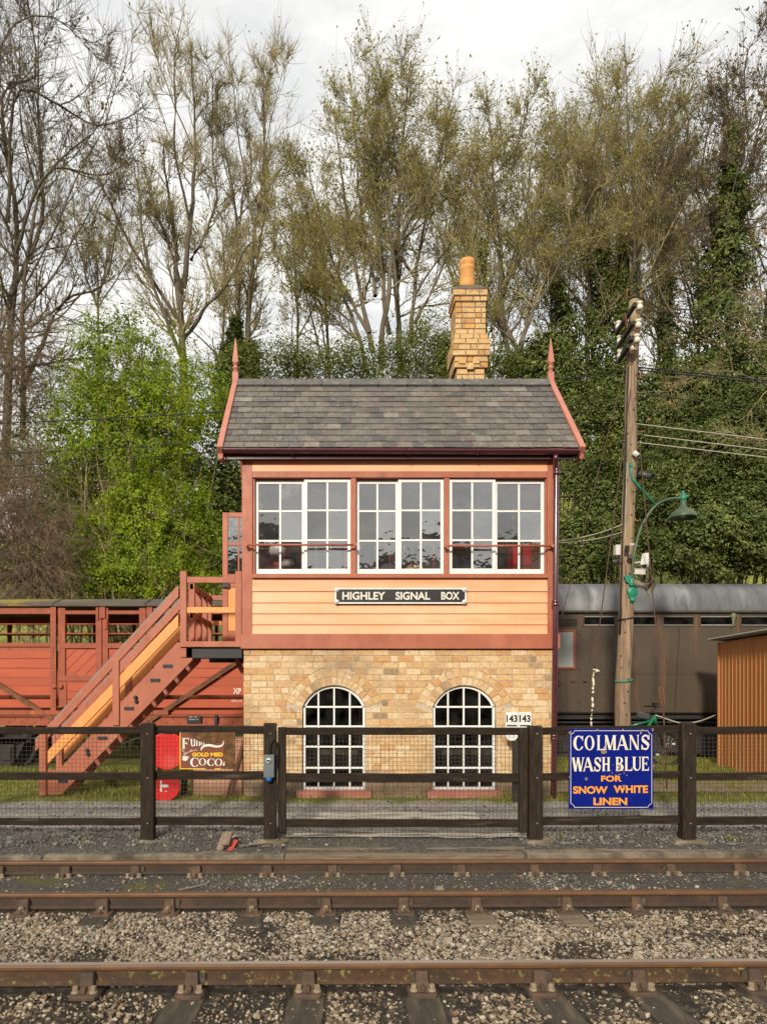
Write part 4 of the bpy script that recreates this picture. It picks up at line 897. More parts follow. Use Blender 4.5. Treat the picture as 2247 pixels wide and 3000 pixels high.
# room behind the upper windows
rm = MB(); fz = wz(1372)
rm.box(UX0 + .05, UX1 - .05, DW + .12, BACK - .07, fz - .04, fz); rm.build('room_floor', M['floorb'], box)
rm = MB(); rm.box(UX0 + .06, UX1 - .06, BACK - .10, BACK - .07, fz, wz(985)); rm.box(UX0 + .06, UX0 + .08, DW + .14, BACK - .1, fz, wz(985)); rm.build('room_lining', M['roomgrey'], box)
rm = MB(); rm.box(UX0 + .04, UX1 - .04, DW + .12, BACK - .07, wz(990), wz(988)); rm.build('room_ceiling', M['roomgrey'], box)
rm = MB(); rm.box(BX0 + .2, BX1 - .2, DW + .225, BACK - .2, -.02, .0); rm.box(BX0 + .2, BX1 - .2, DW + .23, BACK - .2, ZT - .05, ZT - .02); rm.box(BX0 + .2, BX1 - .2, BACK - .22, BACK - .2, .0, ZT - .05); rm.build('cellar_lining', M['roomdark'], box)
IY = 11.6; ix = lambda p, q=IY: X(p, q); iz = lambda p, q=IY: Z(p, q)
def one(name, mb, mat, label, cat, group=None, bevel=0.0):
    xs_ = [q[0] for q in mb.v]; ys_ = [q[1] for q in mb.v]; zs_ = [q[2] for q in mb.v]
    return tag(mb.build(name, mat, None, bevel, ((min(xs_) + max(xs_)) / 2, (min(ys_) + max(ys_)) / 2, min(zs_))), label, cat, group)
s = MB(); s.box(ix(690), ix(968), IY - .15, IY + .15, iz(1152), iz(1142)); s.box(ix(700), ix(960), IY + .1, IY + .14, iz(1175), iz(1142))
for p in (700, 830, 955): s.tube([(ix(p), IY, iz(1152)), (ix(p), IY, wz(992))], .012, 6)
one('instrument_shelf', s, M['mahog'], 'long varnished instrument shelf hung behind the upper middle windows', 'shelf')
for k, (p, w_, h_, lab) in enumerate(((706, 17, 33, 'leftmost pale wooden block instrument on the shelf'), (730, 15, 33, 'wooden block instrument with a dark bell push on the shelf'), (802, 22, 30, 'wide wooden block instrument behind the middle window'), (925, 20, 36, 'tall wooden block instrument at the right end of the shelf'))):
    t = thing('block_instrument', (ix(p), IY, iz(1142)), lab, 'instrument', 'wooden instruments on the signal box shelf')
    m = MB(); m.box(ix(p), ix(p + w_), IY - .09, IY + .09, iz(1142), iz(1142 - h_)); m.box(ix(p) - .015, ix(p + w_) + .015, IY - .105, IY + .105, iz(1142 - h_), iz(1139.5 - h_)); m.box(ix(p) - .012, ix(p + w_) + .012, IY - .10, IY + .10, iz(1142), iz(1139.5)); m.build('case', M['mahog'], t, .004)
    m = MB(); m.lathe([(.045, -.004), (.045, .012), (.032, .014), (.01, .02)], (ix(p + w_ / 2), IY - .088, iz(1134)), 12, (0, -1, 0)); m.build('dial', M['black'], t)
LY = 11.2
for k in range(11):                                 # lever frame
    p = 652 + k * 31.5; xx = X(p, LY)
    t = thing('signal_lever', (xx, LY, fz), 'upright steel signal lever in the row behind the sashes', 'lever', 'levers of the signal frame')
    m = MB(); m.bar((xx, LY, fz), (xx, LY - .05, Z(1196, LY)), .022, .05, (0, 1, 0)); m.build('shaft', (M['scarlet'], M['black'], M['underframe'])[k % 3], t)
    m = MB(); m.tube([(xx, LY - .05, Z(1198, LY)), (xx, LY - .055, Z(1176, LY))], .016, 8); m.build('handle', M['steel'], t)
s = MB(); s.box(X(640, LY), X(990, LY), LY - .2, LY + .2, fz, fz + .12); one('lever_bench', s, M['underframe'], 'low iron bench holding the signal levers', 'lever bench')
s = MB(); s.box(X(566, 10.9), X(618, 10.9), 10.9, 11.3, fz, Z(1183, 10.9)); s.box(X(560, 10.9), X(622, 10.9), 11.25, 11.32, fz, Z(1180, 10.9)); one('red_armchair', s, M['reddoor'], 'red upholstered chair seen through the left window', 'chair', None, .03)
s = MB(); s.lathe([(.02, 0), (.12, .02), (.17, .07), (.15, .14), (.08, .19), (.01, .2)], (X(598, 10.85), 10.83, Z(1205, 10.85)), 14); s.lathe([(.02, 0), (.1, .02), (.12, .06), (.08, .13), (.01, .14)], (X(622, 10.85), 10.83, Z(1228, 10.85)), 12); one('woolly_cushion', s, M['fluff'], 'pale fluffy cushion on the red chair', 'cushion')
s = MB(); s.lathe([(.055, 0), (.05, .02), (.012, .23), (.0, .24)], (X(561, 10.55), 10.55, wz(1241)), 12); one('yellow_cone', s, M['yellow'], 'small yellow cone standing on the left window ledge', 'cone')
t = thing('mantel_clock', (X(894, 10.6), 10.6, wz(1240)), 'round topped dark wooden clock with brass dial on the window ledge', 'clock')
cp = [(X(873, 10.6), wz(1240)), (X(917, 10.6), wz(1240)), (X(917, 10.6), wz(1228))] + [(X(895, 10.6) + .155 * math.cos(a), wz(1228) + .13 * math.sin(a)) for a in np.linspace(0, math.pi, 12)]
m = MB(); m.prism(cp, 10.55, 10.66); m.build('case', M['mahog'], t, .006)
m = MB(); m.lathe([(.055, 0), (.055, .015), (.042, .018), (.042, .01), (0, .01)], (X(894, 10.6), 10.55, wz(1214)), 16, (0, -1, 0)); m.build('dial', M['brass'], t)
s = MB(); s.lathe([(.17, 0), (.175, .02), (.17, .04)], (X(838, 10.55), 10.5, wz(1236)), 22, (0, -1, .12)); one('desk_fan_guard', s, M['cctvgrey'], 'round wire guard of a desk fan in the middle window', 'fan')
t = thing('red_cabinet', (X(1128, 10.9), 10.9, fz), 'tall bright red cabinet behind the right window', 'cabinet')
m = MB(); m.box(X(1108, 10.9), X(1148, 10.9), 10.9, 11.25, fz, Z(1176, 10.9)); m.build('body', M['reddoor'], t, .008); m = MB(); m.box(X(1126, 10.9), X(1128, 10.9), 10.895, 10.9, fz + .05, Z(1180, 10.9)); m.build('door_gap', M['black'], t)
s = MB(); s.box(X(976, 11.4), X(1062, 11.4), 11.4, 11.7, fz, Z(1206, 11.4)); s.box(X(970, 11.4), X(1068, 11.4), 11.36, 11.75, Z(1206, 11.4), Z(1201, 11.4)); one('black_stove', s, M['black'], 'black cast iron stove behind the right window', 'stove', None, .01)
t = thing('stove_chimney_breast', (X(1000, 12.0), 12, fz), 'dark brick chimney breast rising behind the right window', 'chimney breast')
m = MB(); m.box(X(962, 12.0), X(1030, 12.0), 11.95, BACK - .11, fz, wz(990)); m.build('breast', M['roomdark'], t)
for (p, q, r_, s_, y_, lab) in ((627, 668, 1150, 1120, 12.3, 'pale grey notice board at the left of the back wall'), (680, 712, 1150, 1128, 12.32, 'small pale notice pinned beside the shelf')):
    s = MB(); s.box(X(p, y_), X(q, y_), y_, y_ + .02, Z(r_, y_), Z(s_, y_)); one('notice_board', s, M['board'], lab, 'notice board', None, .003)
for k, (p, q) in enumerate(((1130, 1143), (1152, 1166))):
    s = MB(); s.prismx([(11.9 - .02, Z(1228, 11.9)), (11.92, Z(1228, 11.9)), (11.92, Z(1060, 11.9)), (11.88, Z(1060, 11.9))], X(p, 11.9), X(q, 11.9)); one('curtain', s, M['signwhite'], ('inner', 'outer')[k] + ' pale curtain hanging at the right end window', 'curtain', 'pale curtains in the signal box')
# rods and chains behind the arched windows
for cx, l, r in ARCH:
    s = MB(); s.box(l - .1, r + .1, 10.9, 11.0, wz(1640), wz(1629)); one('locking_beam', s, M['timber_grey'], 'grey timber beam across the ' + ('left' if cx < .5 else 'right') + ' arched window behind its glass', 'beam', 'beams in the locking room')
for k, (p, a, b) in enumerate(((683, 1540, 1700), (715, 1560, 1700), (772, 1530, 1705), (1030, 1600, 1700))):
    s = MB(); y_ = 10.8; s.tube([(X(p, y_), y_, Z(b, y_)), (X(p + 6, y_), y_, Z(a, y_))], .014, 6); one('lever_rod', s, M['rust'], 'thin rusty lever rod hanging behind the arched window glass', 'rod', 'rods in the locking room')
# name board
t = thing('station_nameplate', (wx(864), UY - .03, wz(1306)), 'black and white cast nameplate reading HIGHLEY SIGNAL BOX', 'sign')
m = MB(); m.box(wx(723.5), wx(1005.5), UY - .042, UY - .02, wz(1305.5), wz(1271.5)); m.build('board', M['signblack'], t, .003)
m = MB(); a, b, c, e, w_ = wx(723.5), wx(1005.5), wz(1305.5), wz(1271.5), .022
yb0, yb1 = UY - .052, UY - .043
m.box(a, b, yb0, yb1, c, c + w_); m.box(a, b, yb0, yb1, e - w_, e); m.box(a, a + w_, yb0 + .0006, yb1, c + w_, e - w_); m.box(b - w_, b, yb0 + .0006, yb1, c + w_, e - w_)
for p, q in ((a + .028, c + .028), (b - .028, c + .028), (a + .028, e - .028), (b - .028, e - .028)): m.lathe([(.036, -.008), (.036, .0025), (.014, .004), (.012, .012), (0, .013)], (p, yb0, q), 14, (0, -1, 0))
m.build('border', M['signwhite'], t)
m = MB()
for s_, p0, p1 in (('HIGHLEY', 739.5, 831.5), ('SIGNAL', 853.5, 927.5), ('BOX', 951.5, 990.5)): text_mb(m, s_, wx(p0), wx(p1), wz(1297), wz(1280), UY - .0515, .028, .0095)
m.build('lettering', M['lettwhite'], t)
# ---------------------------------------------------------------- steps and landing
SD = 10.27; sx = lambda p, d=SD: X(p, d); szz = lambda p, d=SD: Z(p, d)
st = thing('wooden_staircase', (sx(250), SD, 0), 'red brown and orange wooden staircase with landing beside the box', 'staircase')
SB = 10.86                                          # rear side of the flight
xa_, xb_ = sx(127), sx(384)
for y, dark in ((SD, 0), (SB, 1)):
    m = MB(); m.prism([(sx(88), szz(1717)), (sx(133), szz(1717)), (sx(416), szz(1426)), (sx(416), szz(1396)), (sx(384), szz(1387)), (sx(127), szz(1664)), (sx(88), szz(1664))], y, y + .05)
    o = m.build('stringer', M['red'], st, .004)
    if not dark:
        for p, q in ((363, 1439), (336, 1469.5), (279.5, 1530.5), (222.5, 1594.5), (137, 1687)):
            b = MB(); b.box(sx(p) - .072, sx(p) + .072, SD - .012, SD, szz(q + 3.5), szz(q - 3.5)); b.lathe([(.012, 0), (.012, .008)], (sx(p) - .045, SD - .012, szz(q)), 8, (0, -1, 0)); b.lathe([(.012, 0), (.012, .008)], (sx(p) + .045, SD - .012, szz(q)), 8, (0, -1, 0)); b.build('iron_strap', M['gunmetal'], o)
        for p, q in ((294, 1511), (190, 1625)):
            b = MB(); b.lathe([(.03, 0), (.03, .03), (.018, .05)], (sx(p), SD, szz(q) + .03), 8, (0, -1, 0)); b.lathe([(.03, 0), (.03, .03), (.018, .05)], (sx(p) + .01, SD, szz(q) - .03), 8, (0, -1, 0)); b.build('stringer_bolt', M['gunmetal'], o)
sl0 = Vector((sx(384) - sx(133), 0, szz(1410) - szz(1700)))
for k in range(11):                                 # treads
    t_ = (k + .6) / 11; x = sx(118) + (sx(400) - sx(118)) * t_; z = szz(1700) + (szz(1402) - szz(1700)) * t_
    m = MB(); m.box(x - .11, x + .11, SD + .05, SB, z - .02, z + .02); m.build('tread', M['red'], st, .004)
def rail(name, p0, p1, h, y, mt, w=.05):
    m = MB(); a, b = (sx(p0[0]), szz(p0[1])), (sx(p1[0]), szz(p1[1])); m.prism([a, b, (b[0], b[1] - h), (a[0], a[1] - h)], y, y + w); return m.build(name, mt, st, .004)
M['rubbed'] = mk('rubbed paint', (.20, .20, .19), (.31, .13, .085), scale=12, rough=.6, mixp=(.44, .56))
for y in (SD - .005, SB + .01):
    rail('handrail', (77, 1602), (386, 1268), .15, y, M['red'])
    m = MB(); m.bar((sx(77), y + .025, szz(1601)), (sx(386), y + .025, szz(1267)), .052, .012, (0, 1, 0)); m.build('handrail_cap', M['rubbed'], st)
    rail('knee_rail', (104, 1622), (386, 1327), .20, y - .004, M['orange'])
    m = MB(); m.box(sx(88), sx(102), y - .04, y + .06, szz(1717), szz(1585)); m.build('newel_post', M['red'], st, .005)
    m = MB(); m.box(sx(245), sx(259), y - .03, y + .03, szz(1567), szz(1425)); m.build('baluster', M['red'], st, .004)
lx0, lx1 = sx(391), sx(523)
LB = 12.35; lz = szz(1386)
for k in range(9):
    a = SD - .06 + (LB - SD + .06) * k / 9; m = MB(); m.box(lx0, lx1 + .02, a + .004, a + (LB - SD + .06) / 9 - .004, lz - .085, lz); m.build('landing_board', M['red'], st, .005)
m = MB(); m.box(sx(398), lx1, SD, SD + .10, lz - .25, lz - .09); m.build('landing_beam', M['gunmetal'], st, .004); m = MB(); m.box(sx(398), lx1, LB - .12, LB - .02, lz - .25, lz - .09); m.build('landing_beam', M['gunmetal'], st, .004)
m = MB(); m.bar((sx(500), SD + .5, lz - .25), (lx1 + .1, SD + .5, lz - .75), .07, .07); m.build('landing_bracket', M['red'], st)
def lpost(x, y, top, bot=1386): m = MB(); m.box(x - .048, x + .048, y, y + .09, szz(bot, SD), szz(top, SD)); return m.build('landing_post', M['red'], st, .005)
xn = lx0 + .04
lpost(xn, SD - .02, 1234, 1420)
for y, tp in ((10.83, 1248), (11.35, 1250), (11.85, 1250), (12.26, 1246)): lpost(xn, y, tp)
lpost(lx1 - .05, SD - .02, 1234, 1400)
m = MB(); m.box(xn + .05, lx1 - .1, SD, SD + .055, szz(1259), szz(1246)); m.build('landing_rail', M['red'], st, .004)
m = MB(); m.box(xn + .05, lx1 - .1, SD, SD + .05, szz(1324), szz(1311.5)); m.build('landing_knee_rail', M['orange'], st, .004)
m = MB(); m.box(xn - .03, xn + .03, 10.83, 12.3, szz(1262), szz(1249)); m.build('landing_rail', M['red'], st, .004)
m = MB(); m.box(xn - .025, xn + .025, 10.83, 12.3, szz(1327), szz(1315)); m.build('landing_knee_rail', M['red'], st, .004)
m = MB(); m.box(xn + .05, lx1, 12.28, 12.33, szz(1261), szz(1248)); m.build('landing_rail', M['red'], st, .004)
m = MB(); m.box(xn + .05, lx1, 12.28, 12.33, szz(1326), szz(1314)); m.build('landing_knee_rail', M['orange'], st, .004)

# ---------------------------------------------------------------- railway
ROTK = KR; HEAD = -.278
ry = lambda d, x: d + ROTK * x
def bull(w=.07): return [(-.030, 0), (-.035, -.012), (-.033, -.032), (-.012, -.046), (-.010, -.100), (-.030, -.110), (-.033, -.140), (-.028, -.146), (.028, -.146), (.033, -.140), (.030, -.110), (.010, -.100), (.012, -.046), (.033, -.032), (.035, -.012), (.030, 0)]
def rail_thing(d, xs, two, lab, mat, jaw):
    r = thing('rail', (0, ry(d, 0), HEAD - .19), lab, 'rail', 'rails of the track')
    m = MB(); pf_ = [(d + a, HEAD + b) for a, b in bull()]
    for a in np.arange(-9, 12, 3.0): m.prismx(pf_, a, a + 3.0, ROTK)
    hi, lo = {0, 1, 2, 3, 13, 14, 15}, set()
    for nm, mt, sel in (('rail_head', M['head'], lambda k: k in (0, 1, 2, 12, 13, 14, 15)), ('rail_web', mat, lambda k: k in (3, 4, 5, 6, 7, 8, 9, 10, 11))):
        m2 = MB(); m2.v = m.v; m2.f = [f for j, f in enumerate(m.f) if len(f) < 10 and sel((j % 18) - 2)]; m2.sm = [False] * len(m2.f); m2.build(nm, mt, r)
    m = MB(); 
    for a in np.arange(-9, 12, 3.0): m.add([(a, ry(d, a) - .027, HEAD + .0015), (a + 3, ry(d, a + 3) - .027, HEAD + .0015), (a + 3, ry(d, a + 3) + .027, HEAD + .0015), (a, ry(d, a) + .027, HEAD + .0015)], [(0, 1, 2, 3)])
    m.build('running_surface', M['railtop'] if jaw == 'n' else M['head'], r)
    for i, x in enumerate(xs):
        y = ry(d, x); rg = random.Random(i * 7 + int(d * 10)); w = .042 if jaw != 'f' else .046
        x += rg.uniform(-.01, .01)
        c = MB(); b = HEAD - .146
        c.prismz([(x - .085, y - .165), (x - .10, y - .13), (x - .10, y + .17), (x + .10, y + .17), (x + .10, y - .13), (x + .085, y - .165)], b - .045, b - .012)
        c.add([(x - w - .022, y - .12, b - .014), (x + w + .022, y - .12, b - .014), (x + w + .012, y - .03, b - .014), (x - w - .012, y - .03, b - .014),
               (x - w, y - .056, HEAD - .048), (x + w, y - .056, HEAD - .048), (x + w, y - .012, HEAD - .043), (x - w, y - .012, HEAD - .043),
               (x - w - .006, y - .07, b + .03), (x + w + .006, y - .07, b + .03)],
              [(0, 1, 9, 8), (8, 9, 5, 4), (4, 5, 6, 7), (1, 2, 6, 5, 9), (0, 8, 4, 7, 3)])
        c.prismz([(x - .014, y - .135), (x + .014, y - .135), (x + .012, y - .06), (x - .012, y - .06)], b - .012, b + .028)
        c.box(x - w, x + w, y + .03, y + .10, b - .014, HEAD - .06)
        ch_ = c.build('rail_chair', M['chair'], r, .006)
        for q in ((-.062, .062) if two else (0,)):
            bz = b - .012 if two else b + .0; by = y - .105 if two else y - .10
            k = MB(); k.lathe([(.030, 0), (.028, .012), (.020, .016)], (x + q, by, bz), 10); k.obox((x + q, by, bz + .030), (.034, .034, .034), Matrix.Rotation(rg.uniform(0, 1.5), 3, 'Z')); k.build('chair_bolt', M['bolt'], ch_, .003)
        k = MB(); k.box(x + w + .002, x + w + .05, y - .034, y - .012, b + .012, HEAD - .06) if i % 3 == 0 else k.box(x - w - .04, x - w - .002, y - .034, y - .012, b + .012, HEAD - .06)
        k.build('rail_key', M['sleeper'], ch_, .004)
    return r
D1, D2, D3 = 4.80, 6.44, 7.60
D1 -= ROTK * 0; 
nearx = [X(p, D1) for p in (-330, -60, 195, 418, 668, 910, 1165, 1378, 1625, 1880)]
midx = [X(p, D2) for p in (-130, 62, 228, 372, 548, 705, 870, 1030, 1222, 1375, 1560, 1730)]
farx = [X(p, D3) for p in (-140, 8, 150, 298, 425, 578, 718, 855, 995, 1155, 1290, 1447, 1597, 1740)]
rail_thing(D1, nearx, True, 'nearest rusty rail with a worn shiny head and lichen on its side', M['railmoss'], 'n')
rail_thing(D2, midx, False, 'middle rusty rail with single bolted chairs in pale ballast', M['rail'], 'm')
rail_thing(D3, farx, True, 'farthest rusty rail running close along the concrete kerb', M['rail'], 'f')
SLX = []
for i, (x0_, x1_) in enumerate(zip(nearx[2:9], [midx[k] for k in (3, 4, 5, 6, 7, 8, 9)])):
    xn_, xm_ = nearx[2 + i], midx[3 + i] if 3 + i < len(midx) else nearx[2 + i]
SLV = {418: .0, 668: 1, 910: 1, 1165: 1, 1378: 1, 1625: 1}
labs = {418: 'stained timber sleeper below the near rail, leftmost of the bare ones', 668: 'dark oily timber sleeper with a black patch under the near rail', 910: 'dark timber sleeper under the near rail nearest the picture centre', 1165: 'brown timber sleeper slanting under the near rail, bare of stones', 1378: 'brown timber sleeper under the near rail, second from the right', 1625: 'timber sleeper under the near rail, rightmost of all'}
for p in (418, 668, 910, 1165, 1378, 1625):
    x = X(p, D1); sk = {418: -.04, 668: -.03, 910: -.01, 1165: .08, 1378: .10, 1625: .1}[p]
    m = MB(); m.add([(x - .125 + sk, 3.75, -.62), (x + .125 + sk, 3.75, -.62), (x + .12, 5.1, -.62), (x - .13, 5.1, -.62), (x - .125 + sk, 3.75, -.462), (x + .125 + sk, 3.75, -.462), (x + .12, 5.1, -.462), (x - .13, 5.1, -.462)],
                    [(0, 3, 2, 1), (4, 5, 6, 7), (0, 1, 5, 4), (1, 2, 6, 5), (2, 3, 7, 6), (3, 0, 4, 7)])
    tag(m.build('timber_sleeper', M['sleeper'], None, .01, (x, 4.4, -.6)), labs[p], 'sleeper', 'timber sleepers of the track'); SLX.append((x, sk))
for p, lab in ((228, 'half buried sleeper in front of the middle rail, far left'), (548, 'sleeper stub showing in the ballast left of centre'), (705, 'squarish bare sleeper end before the middle rail'), (870, 'bare grey sleeper end before the middle rail at the centre'), (1030, 'cracked pale sleeper end before the middle rail'), (1222, 'split sleeper end before the middle rail, rightmost')):
    x = X(p, D2); m = MB(); m.box(x - .125, x + .125, D2 - .40, D2 + .6, -.62, -.452)
    tag(m.build('timber_sleeper', M['timber_grey'] if p > 900 else M['sleeper'], None, .01, (x, D2, -.6)), lab, 'sleeper', 'timber sleepers of the track'); SLX.append((x, 9))
# kerb slabs, crossing planks
def slab(name, px0, px1, y0, y1, z0, z1, mt, lab, cat, bev=.012, grp=None, wob=.012):
    x0_, x1_ = X(px0, y0), X(px1, y0); m = MB(); n = 14; rg = random.Random(int(px0))
    r1 = [[rg.uniform(-wob, wob) for _ in range(n + 1)] for _ in range(4)]
    xs_ = [x0_ + (x1_ - x0_) * i / n for i in range(n + 1)]
    V = []
    for i, x in enumerate(xs_): V += [(x, ry(y0, x) + r1[0][i], z0), (x, ry(y0, x) + r1[1][i] * .6, z1 - .01 + r1[2][i] * .4), (x, ry(y0, x) + .03, z1 + r1[2][i] * .5), (x, ry(y1, x) + r1[3][i], z1 + r1[3][i] * .5), (x, ry(y1, x), z0)]
    Fc = [(i * 5 + k, i * 5 + k + 1, i * 5 + 5 + k + 1, i * 5 + 5 + k) for i in range(n) for k in range(4)] + [(0, 1, 2, 3, 4), tuple(n * 5 + k for k in (4, 3, 2, 1, 0))]
    m.add(V, Fc); return tag(m.build(name, mt, None, 0, ((x0_ + x1_) / 2, y0, z0)), lab, cat, grp)
slab('kerb_slab', -700, 92, 7.74, 7.99, -.46, -.262, M['concrete'], 'worn concrete kerb slab beside the far rail, leftmost', 'kerb', grp='concrete kerb slabs')
slab('kerb_slab', 98, 613, 7.73, 8.00, -.46, -.250, M['concrete'], 'long stained concrete kerb slab left of the gate timbers', 'kerb', grp='concrete kerb slabs')
slab('kerb_slab', 1140, 2300, 7.73, 8.02, -.46, -.240, M['concrete'], 'pale concrete kerb slab right of the gate timbers', 'kerb', grp='concrete kerb slabs')
slab('crossing_timber', 616, 1133, 7.73, 7.90, -.46, -.252, M['timber_grey'], 'front weathered crossing timber below the gate', 'timber', grp='crossing timbers', wob=.006)
slab('crossing_timber', 619, 1136, 7.92, 8.09, -.46, -.225, M['timber_grey'], 'rear weathered crossing timber below the gate', 'timber', grp='crossing timbers', wob=.006)
# ---------------------------------------------------------------- fence, gate
FD = 8.16; fx = lambda p: X(p, FD); fz_ = lambda p: Z(p, FD)
def post(par, p0, p1, top, bot, mat='timber_post', d=.13, y=FD - .03):
    m = MB(); a, b = fx(p0), fx(p1); zt = fz_(top); m.v = []
    m.prismx([(y, fz_(bot) - .25), (y + d, fz_(bot) - .25), (y + d, zt - .012), (y + d * .5, zt), (y, zt - .012)], a, b)
    o = m.build('post', M[mat], par, .006)
    for q in (1585, 1680, 1778):
        k = MB(); k.lathe([(.011, 0), (.010, .006), (.004, .009)], ((a + b) / 2 + .01, y, fz_(q)), 8, (0, -1, 0)); k.build('nail', M['bolt'], o)
    return o
def frail(par, p0, p1, q0, q1, y=FD + .02, d=.045, sl=0.0):
    m = MB(); a, b = fx(p0), fx(p1); n = 10; rg = random.Random(int(p0 + q0)); V = []
    for i in range(n + 1):
        x = a + (b - a) * i / n; w = rg.uniform(-.004, .004); s_ = sl * i / n
        V += [(x, y + w, fz_(q1) + w + s_), (x, y + w, fz_(q0) + w + s_), (x, y + d + w, fz_(q0) + w + s_), (x, y + d + w, fz_(q1) + w + s_)]
    m.add(V, [(i * 4 + k, i * 4 + (k + 1) % 4, i * 4 + 4 + (k + 1) % 4, i * 4 + 4 + k) for i in range(n) for k in range(4)] + [(0, 1, 2, 3), tuple(n * 4 + k for k in (3, 2, 1, 0))])
    return m.build('rail', M['timber_dark'], par, .003)
def weld(par, p0, p1, q0, q1, y=FD + .072, st=.05):
    m = MB(); a, b, z0, z1 = fx(p0), fx(p1), fz_(q1), fz_(q0); r = .0021; rg = random.Random(5)
    for x in np.arange(a + .01, b, st): m.tube([(x, y, z0), (x + rg.uniform(-.004, .004), y + rg.uniform(-.006, .006), (z0 + z1) / 2), (x, y, z1)], r, 4, False, False)
    for z in np.arange(z0 + .01, z1, st): m.tube([(a, y + .003, z), ((a + b) / 2, y + .006, z + rg.uniform(-.004, .004)), (b, y + .003, z)], r, 4, False, False)
    return m.build('wire_mesh', M['mesh'], par)
fl_ = thing('wooden_fence', (fx(318), FD, -.18), 'dark timber fence with wire mesh left of the gate, in front of the staircase', 'fence', 'trackside fences')
post(fl_, 305, 333, 1562, 1815); post(fl_, -265, -238, 1562, 1815); post(fl_, 570, 597, 1562, 1817)
for a, b in ((-265, 310), (312, 585)):
    for q0, q1 in ((1571, 1586), (1670, 1686), (1770, 1785)): frail(fl_, a, b, q0 - (2 if a > 0 else 0), q1, FD + .05 if a < 0 else FD + .055)
weld(fl_, -260, 583, 1585, 1806, FD + .11)
gt = thing('wooden_gate', (fx(870), FD, -.18), 'dark timber gate with three bars and wire mesh before the signal box', 'gate')
for a, b, t_, bt in ((600.5, 618, 1571, 1797), (1121, 1139, 1572, 1799)):
    m = MB(); m.box(fx(a), fx(b), FD - .015, FD + .055, fz_(bt), fz_(t_)); m.build('stile', M['timber_post'], gt, .005)
for q0, q1 in ((1572, 1588), (1671.5, 1690), (1771, 1788)): frail(gt, 618, 1121, q0, q1, FD + .0, .05, .0)
weld(gt, 604, 1136, 1586, 1812, FD + .06)
frr = thing('wooden_fence', (fx(1487), FD, -.18), 'dark timber fence with wire mesh right of the gate, behind the blue sign', 'fence', 'trackside fences')
post(frr, 1142, 1171, 1568, 1813); post(frr, 1472, 1501, 1561, 1797); post(frr, 1960, 1990, 1560, 1800)
for a, b in ((1157, 1487), (1489, 1980)):
    for q0, q1 in ((1572, 1588), (1672, 1688), (1769, 1786)): frail(frr, a, b, q0, q1, FD + .05 if a < 1200 else FD + .055, .045, .03)
weld(frr, 1160, 1980, 1586, 1806, FD + .11)
def lump(name, c, s, seed, mat, lab, cat, grp=None):
    bm = bmesh.new(); bmesh.ops.create_icosphere(bm, subdivisions=3, radius=1); rg = np.random.default_rng(seed)
    ph = rg.uniform(0, 6, 6); m = MB()
    for v in bm.verts:
        x, y, z = v.co; k = 1 + .10 * math.sin(4 * x + ph[0]) + .09 * math.sin(5 * y + ph[1] + 2 * z) + .08 * math.sin(7 * z + ph[2] + 3 * x) + .04 * math.sin(13 * x + ph[3] + 9 * y)
        z = max(min(z, .55), -.6); m.v.append((c[0] + x * s[0] * k, c[1] + y * s[1] * k, c[2] + z * s[2] * k))
    m.f = [tuple(q.index for q in f.verts) for f in bm.faces]; m.sm = [True] * len(m.f); bm.free()
    return tag(m.build(name, mat, None, 0, c), lab, cat, grp)
for p, q, s_, lab in ((325, 1819, (.14, .09, .06), 'mossy concrete footing at the foot of the leftmost fence post'), (588, 1828, (.20, .11, .07), 'yellowish concrete footing under the left gate post'), (1166, 1829, (.16, .12, .07), 'concrete footing under the right gate post by the kerb'), (1487, 1808, (.20, .10, .06), 'flat concrete footing under the fence post right of the blue sign')):
    y = 8.14; lump('concrete_footing', (fx(p), y, -.205), s_, p, M['concrete'], lab, 'footing', 'concrete post footings')
# ---------------------------------------------------------------- signs on the fence
CDp = FD - .005; cx_ = lambda p: X(p, CDp); cz_ = lambda p: Z(p, CDp)
t = thing('enamel_sign', (cx_(1319), CDp, cz_(1748)), "deep blue enamel sign reading COLMAN'S WASH BLUE on the fence", 'sign')
m = MB(); m.box(cx_(1228), cx_(1410.5), CDp - .006, CDp + .002, cz_(1747.5), cz_(1574.5)); pl = m.build('plate', M['blue'], t, .003)
y = CDp - .0075; m = MB(); a, b, c, e = cx_(1232), cx_(1406.5), cz_(1744), cz_(1578.5); k = .045; w_ = .006
P_ = [(a + k, c), (b - k, c), (b - k + .008, c + .02), (b - .02, c + k - .008), (b, c + k), (b, e - k), (b - .02, e - k + .008), (b - k + .008, e - .02), (b - k, e), (a + k, e), (a + k - .008, e - .02), (a + .02, e - k + .008), (a, e - k), (a, c + k), (a + .02, c + k - .008), (a + k - .008, c + .02), (a + k, c)]
for i, q in enumerate(stroke(P_, w_)): m.add([(u, y - .0001 * (i % 2), v) for u, v in q], [(0, 1, 2, 3)])
m.build('white_line', M['cream'], t)
gxp = lambda v: cx_(1209.3 + v * .2701); gzp = lambda v: cz_(1489.6 + v * .2701)
m = MB()
for c, a, b in (('C', 104, 182), ('O', 194, 272), ('L', 287, 352), ('M', 352, 450), ('A', 448, 546), ('N', 548, 632), ("'", 637, 650), ('S', 640, 714)):
    dz_ = -(b - 408) * .012
    if c == "'": put_glyph(m, c, gxp(a), gxp(b), gzp(358), gzp(341), y)
    else: put_glyph(m, c, gxp(a), gxp(b), gzp(484 + dz_), gzp(366 + dz_), y)
for c, a, b in (('W', 93, 196), ('A', 178, 268), ('S', 265, 326), ('H', 330, 402), ('B', 437, 506), ('L', 508, 574), ('U', 572, 648), ('E', 647, 708)):
    dz_ = -(b - 408) * .012; put_glyph(m, c, gxp(a), gxp(b), gzp(652 + dz_), gzp(541 + dz_), y)
m.build('cream_lettering', M['cream'], t)
m = MB()
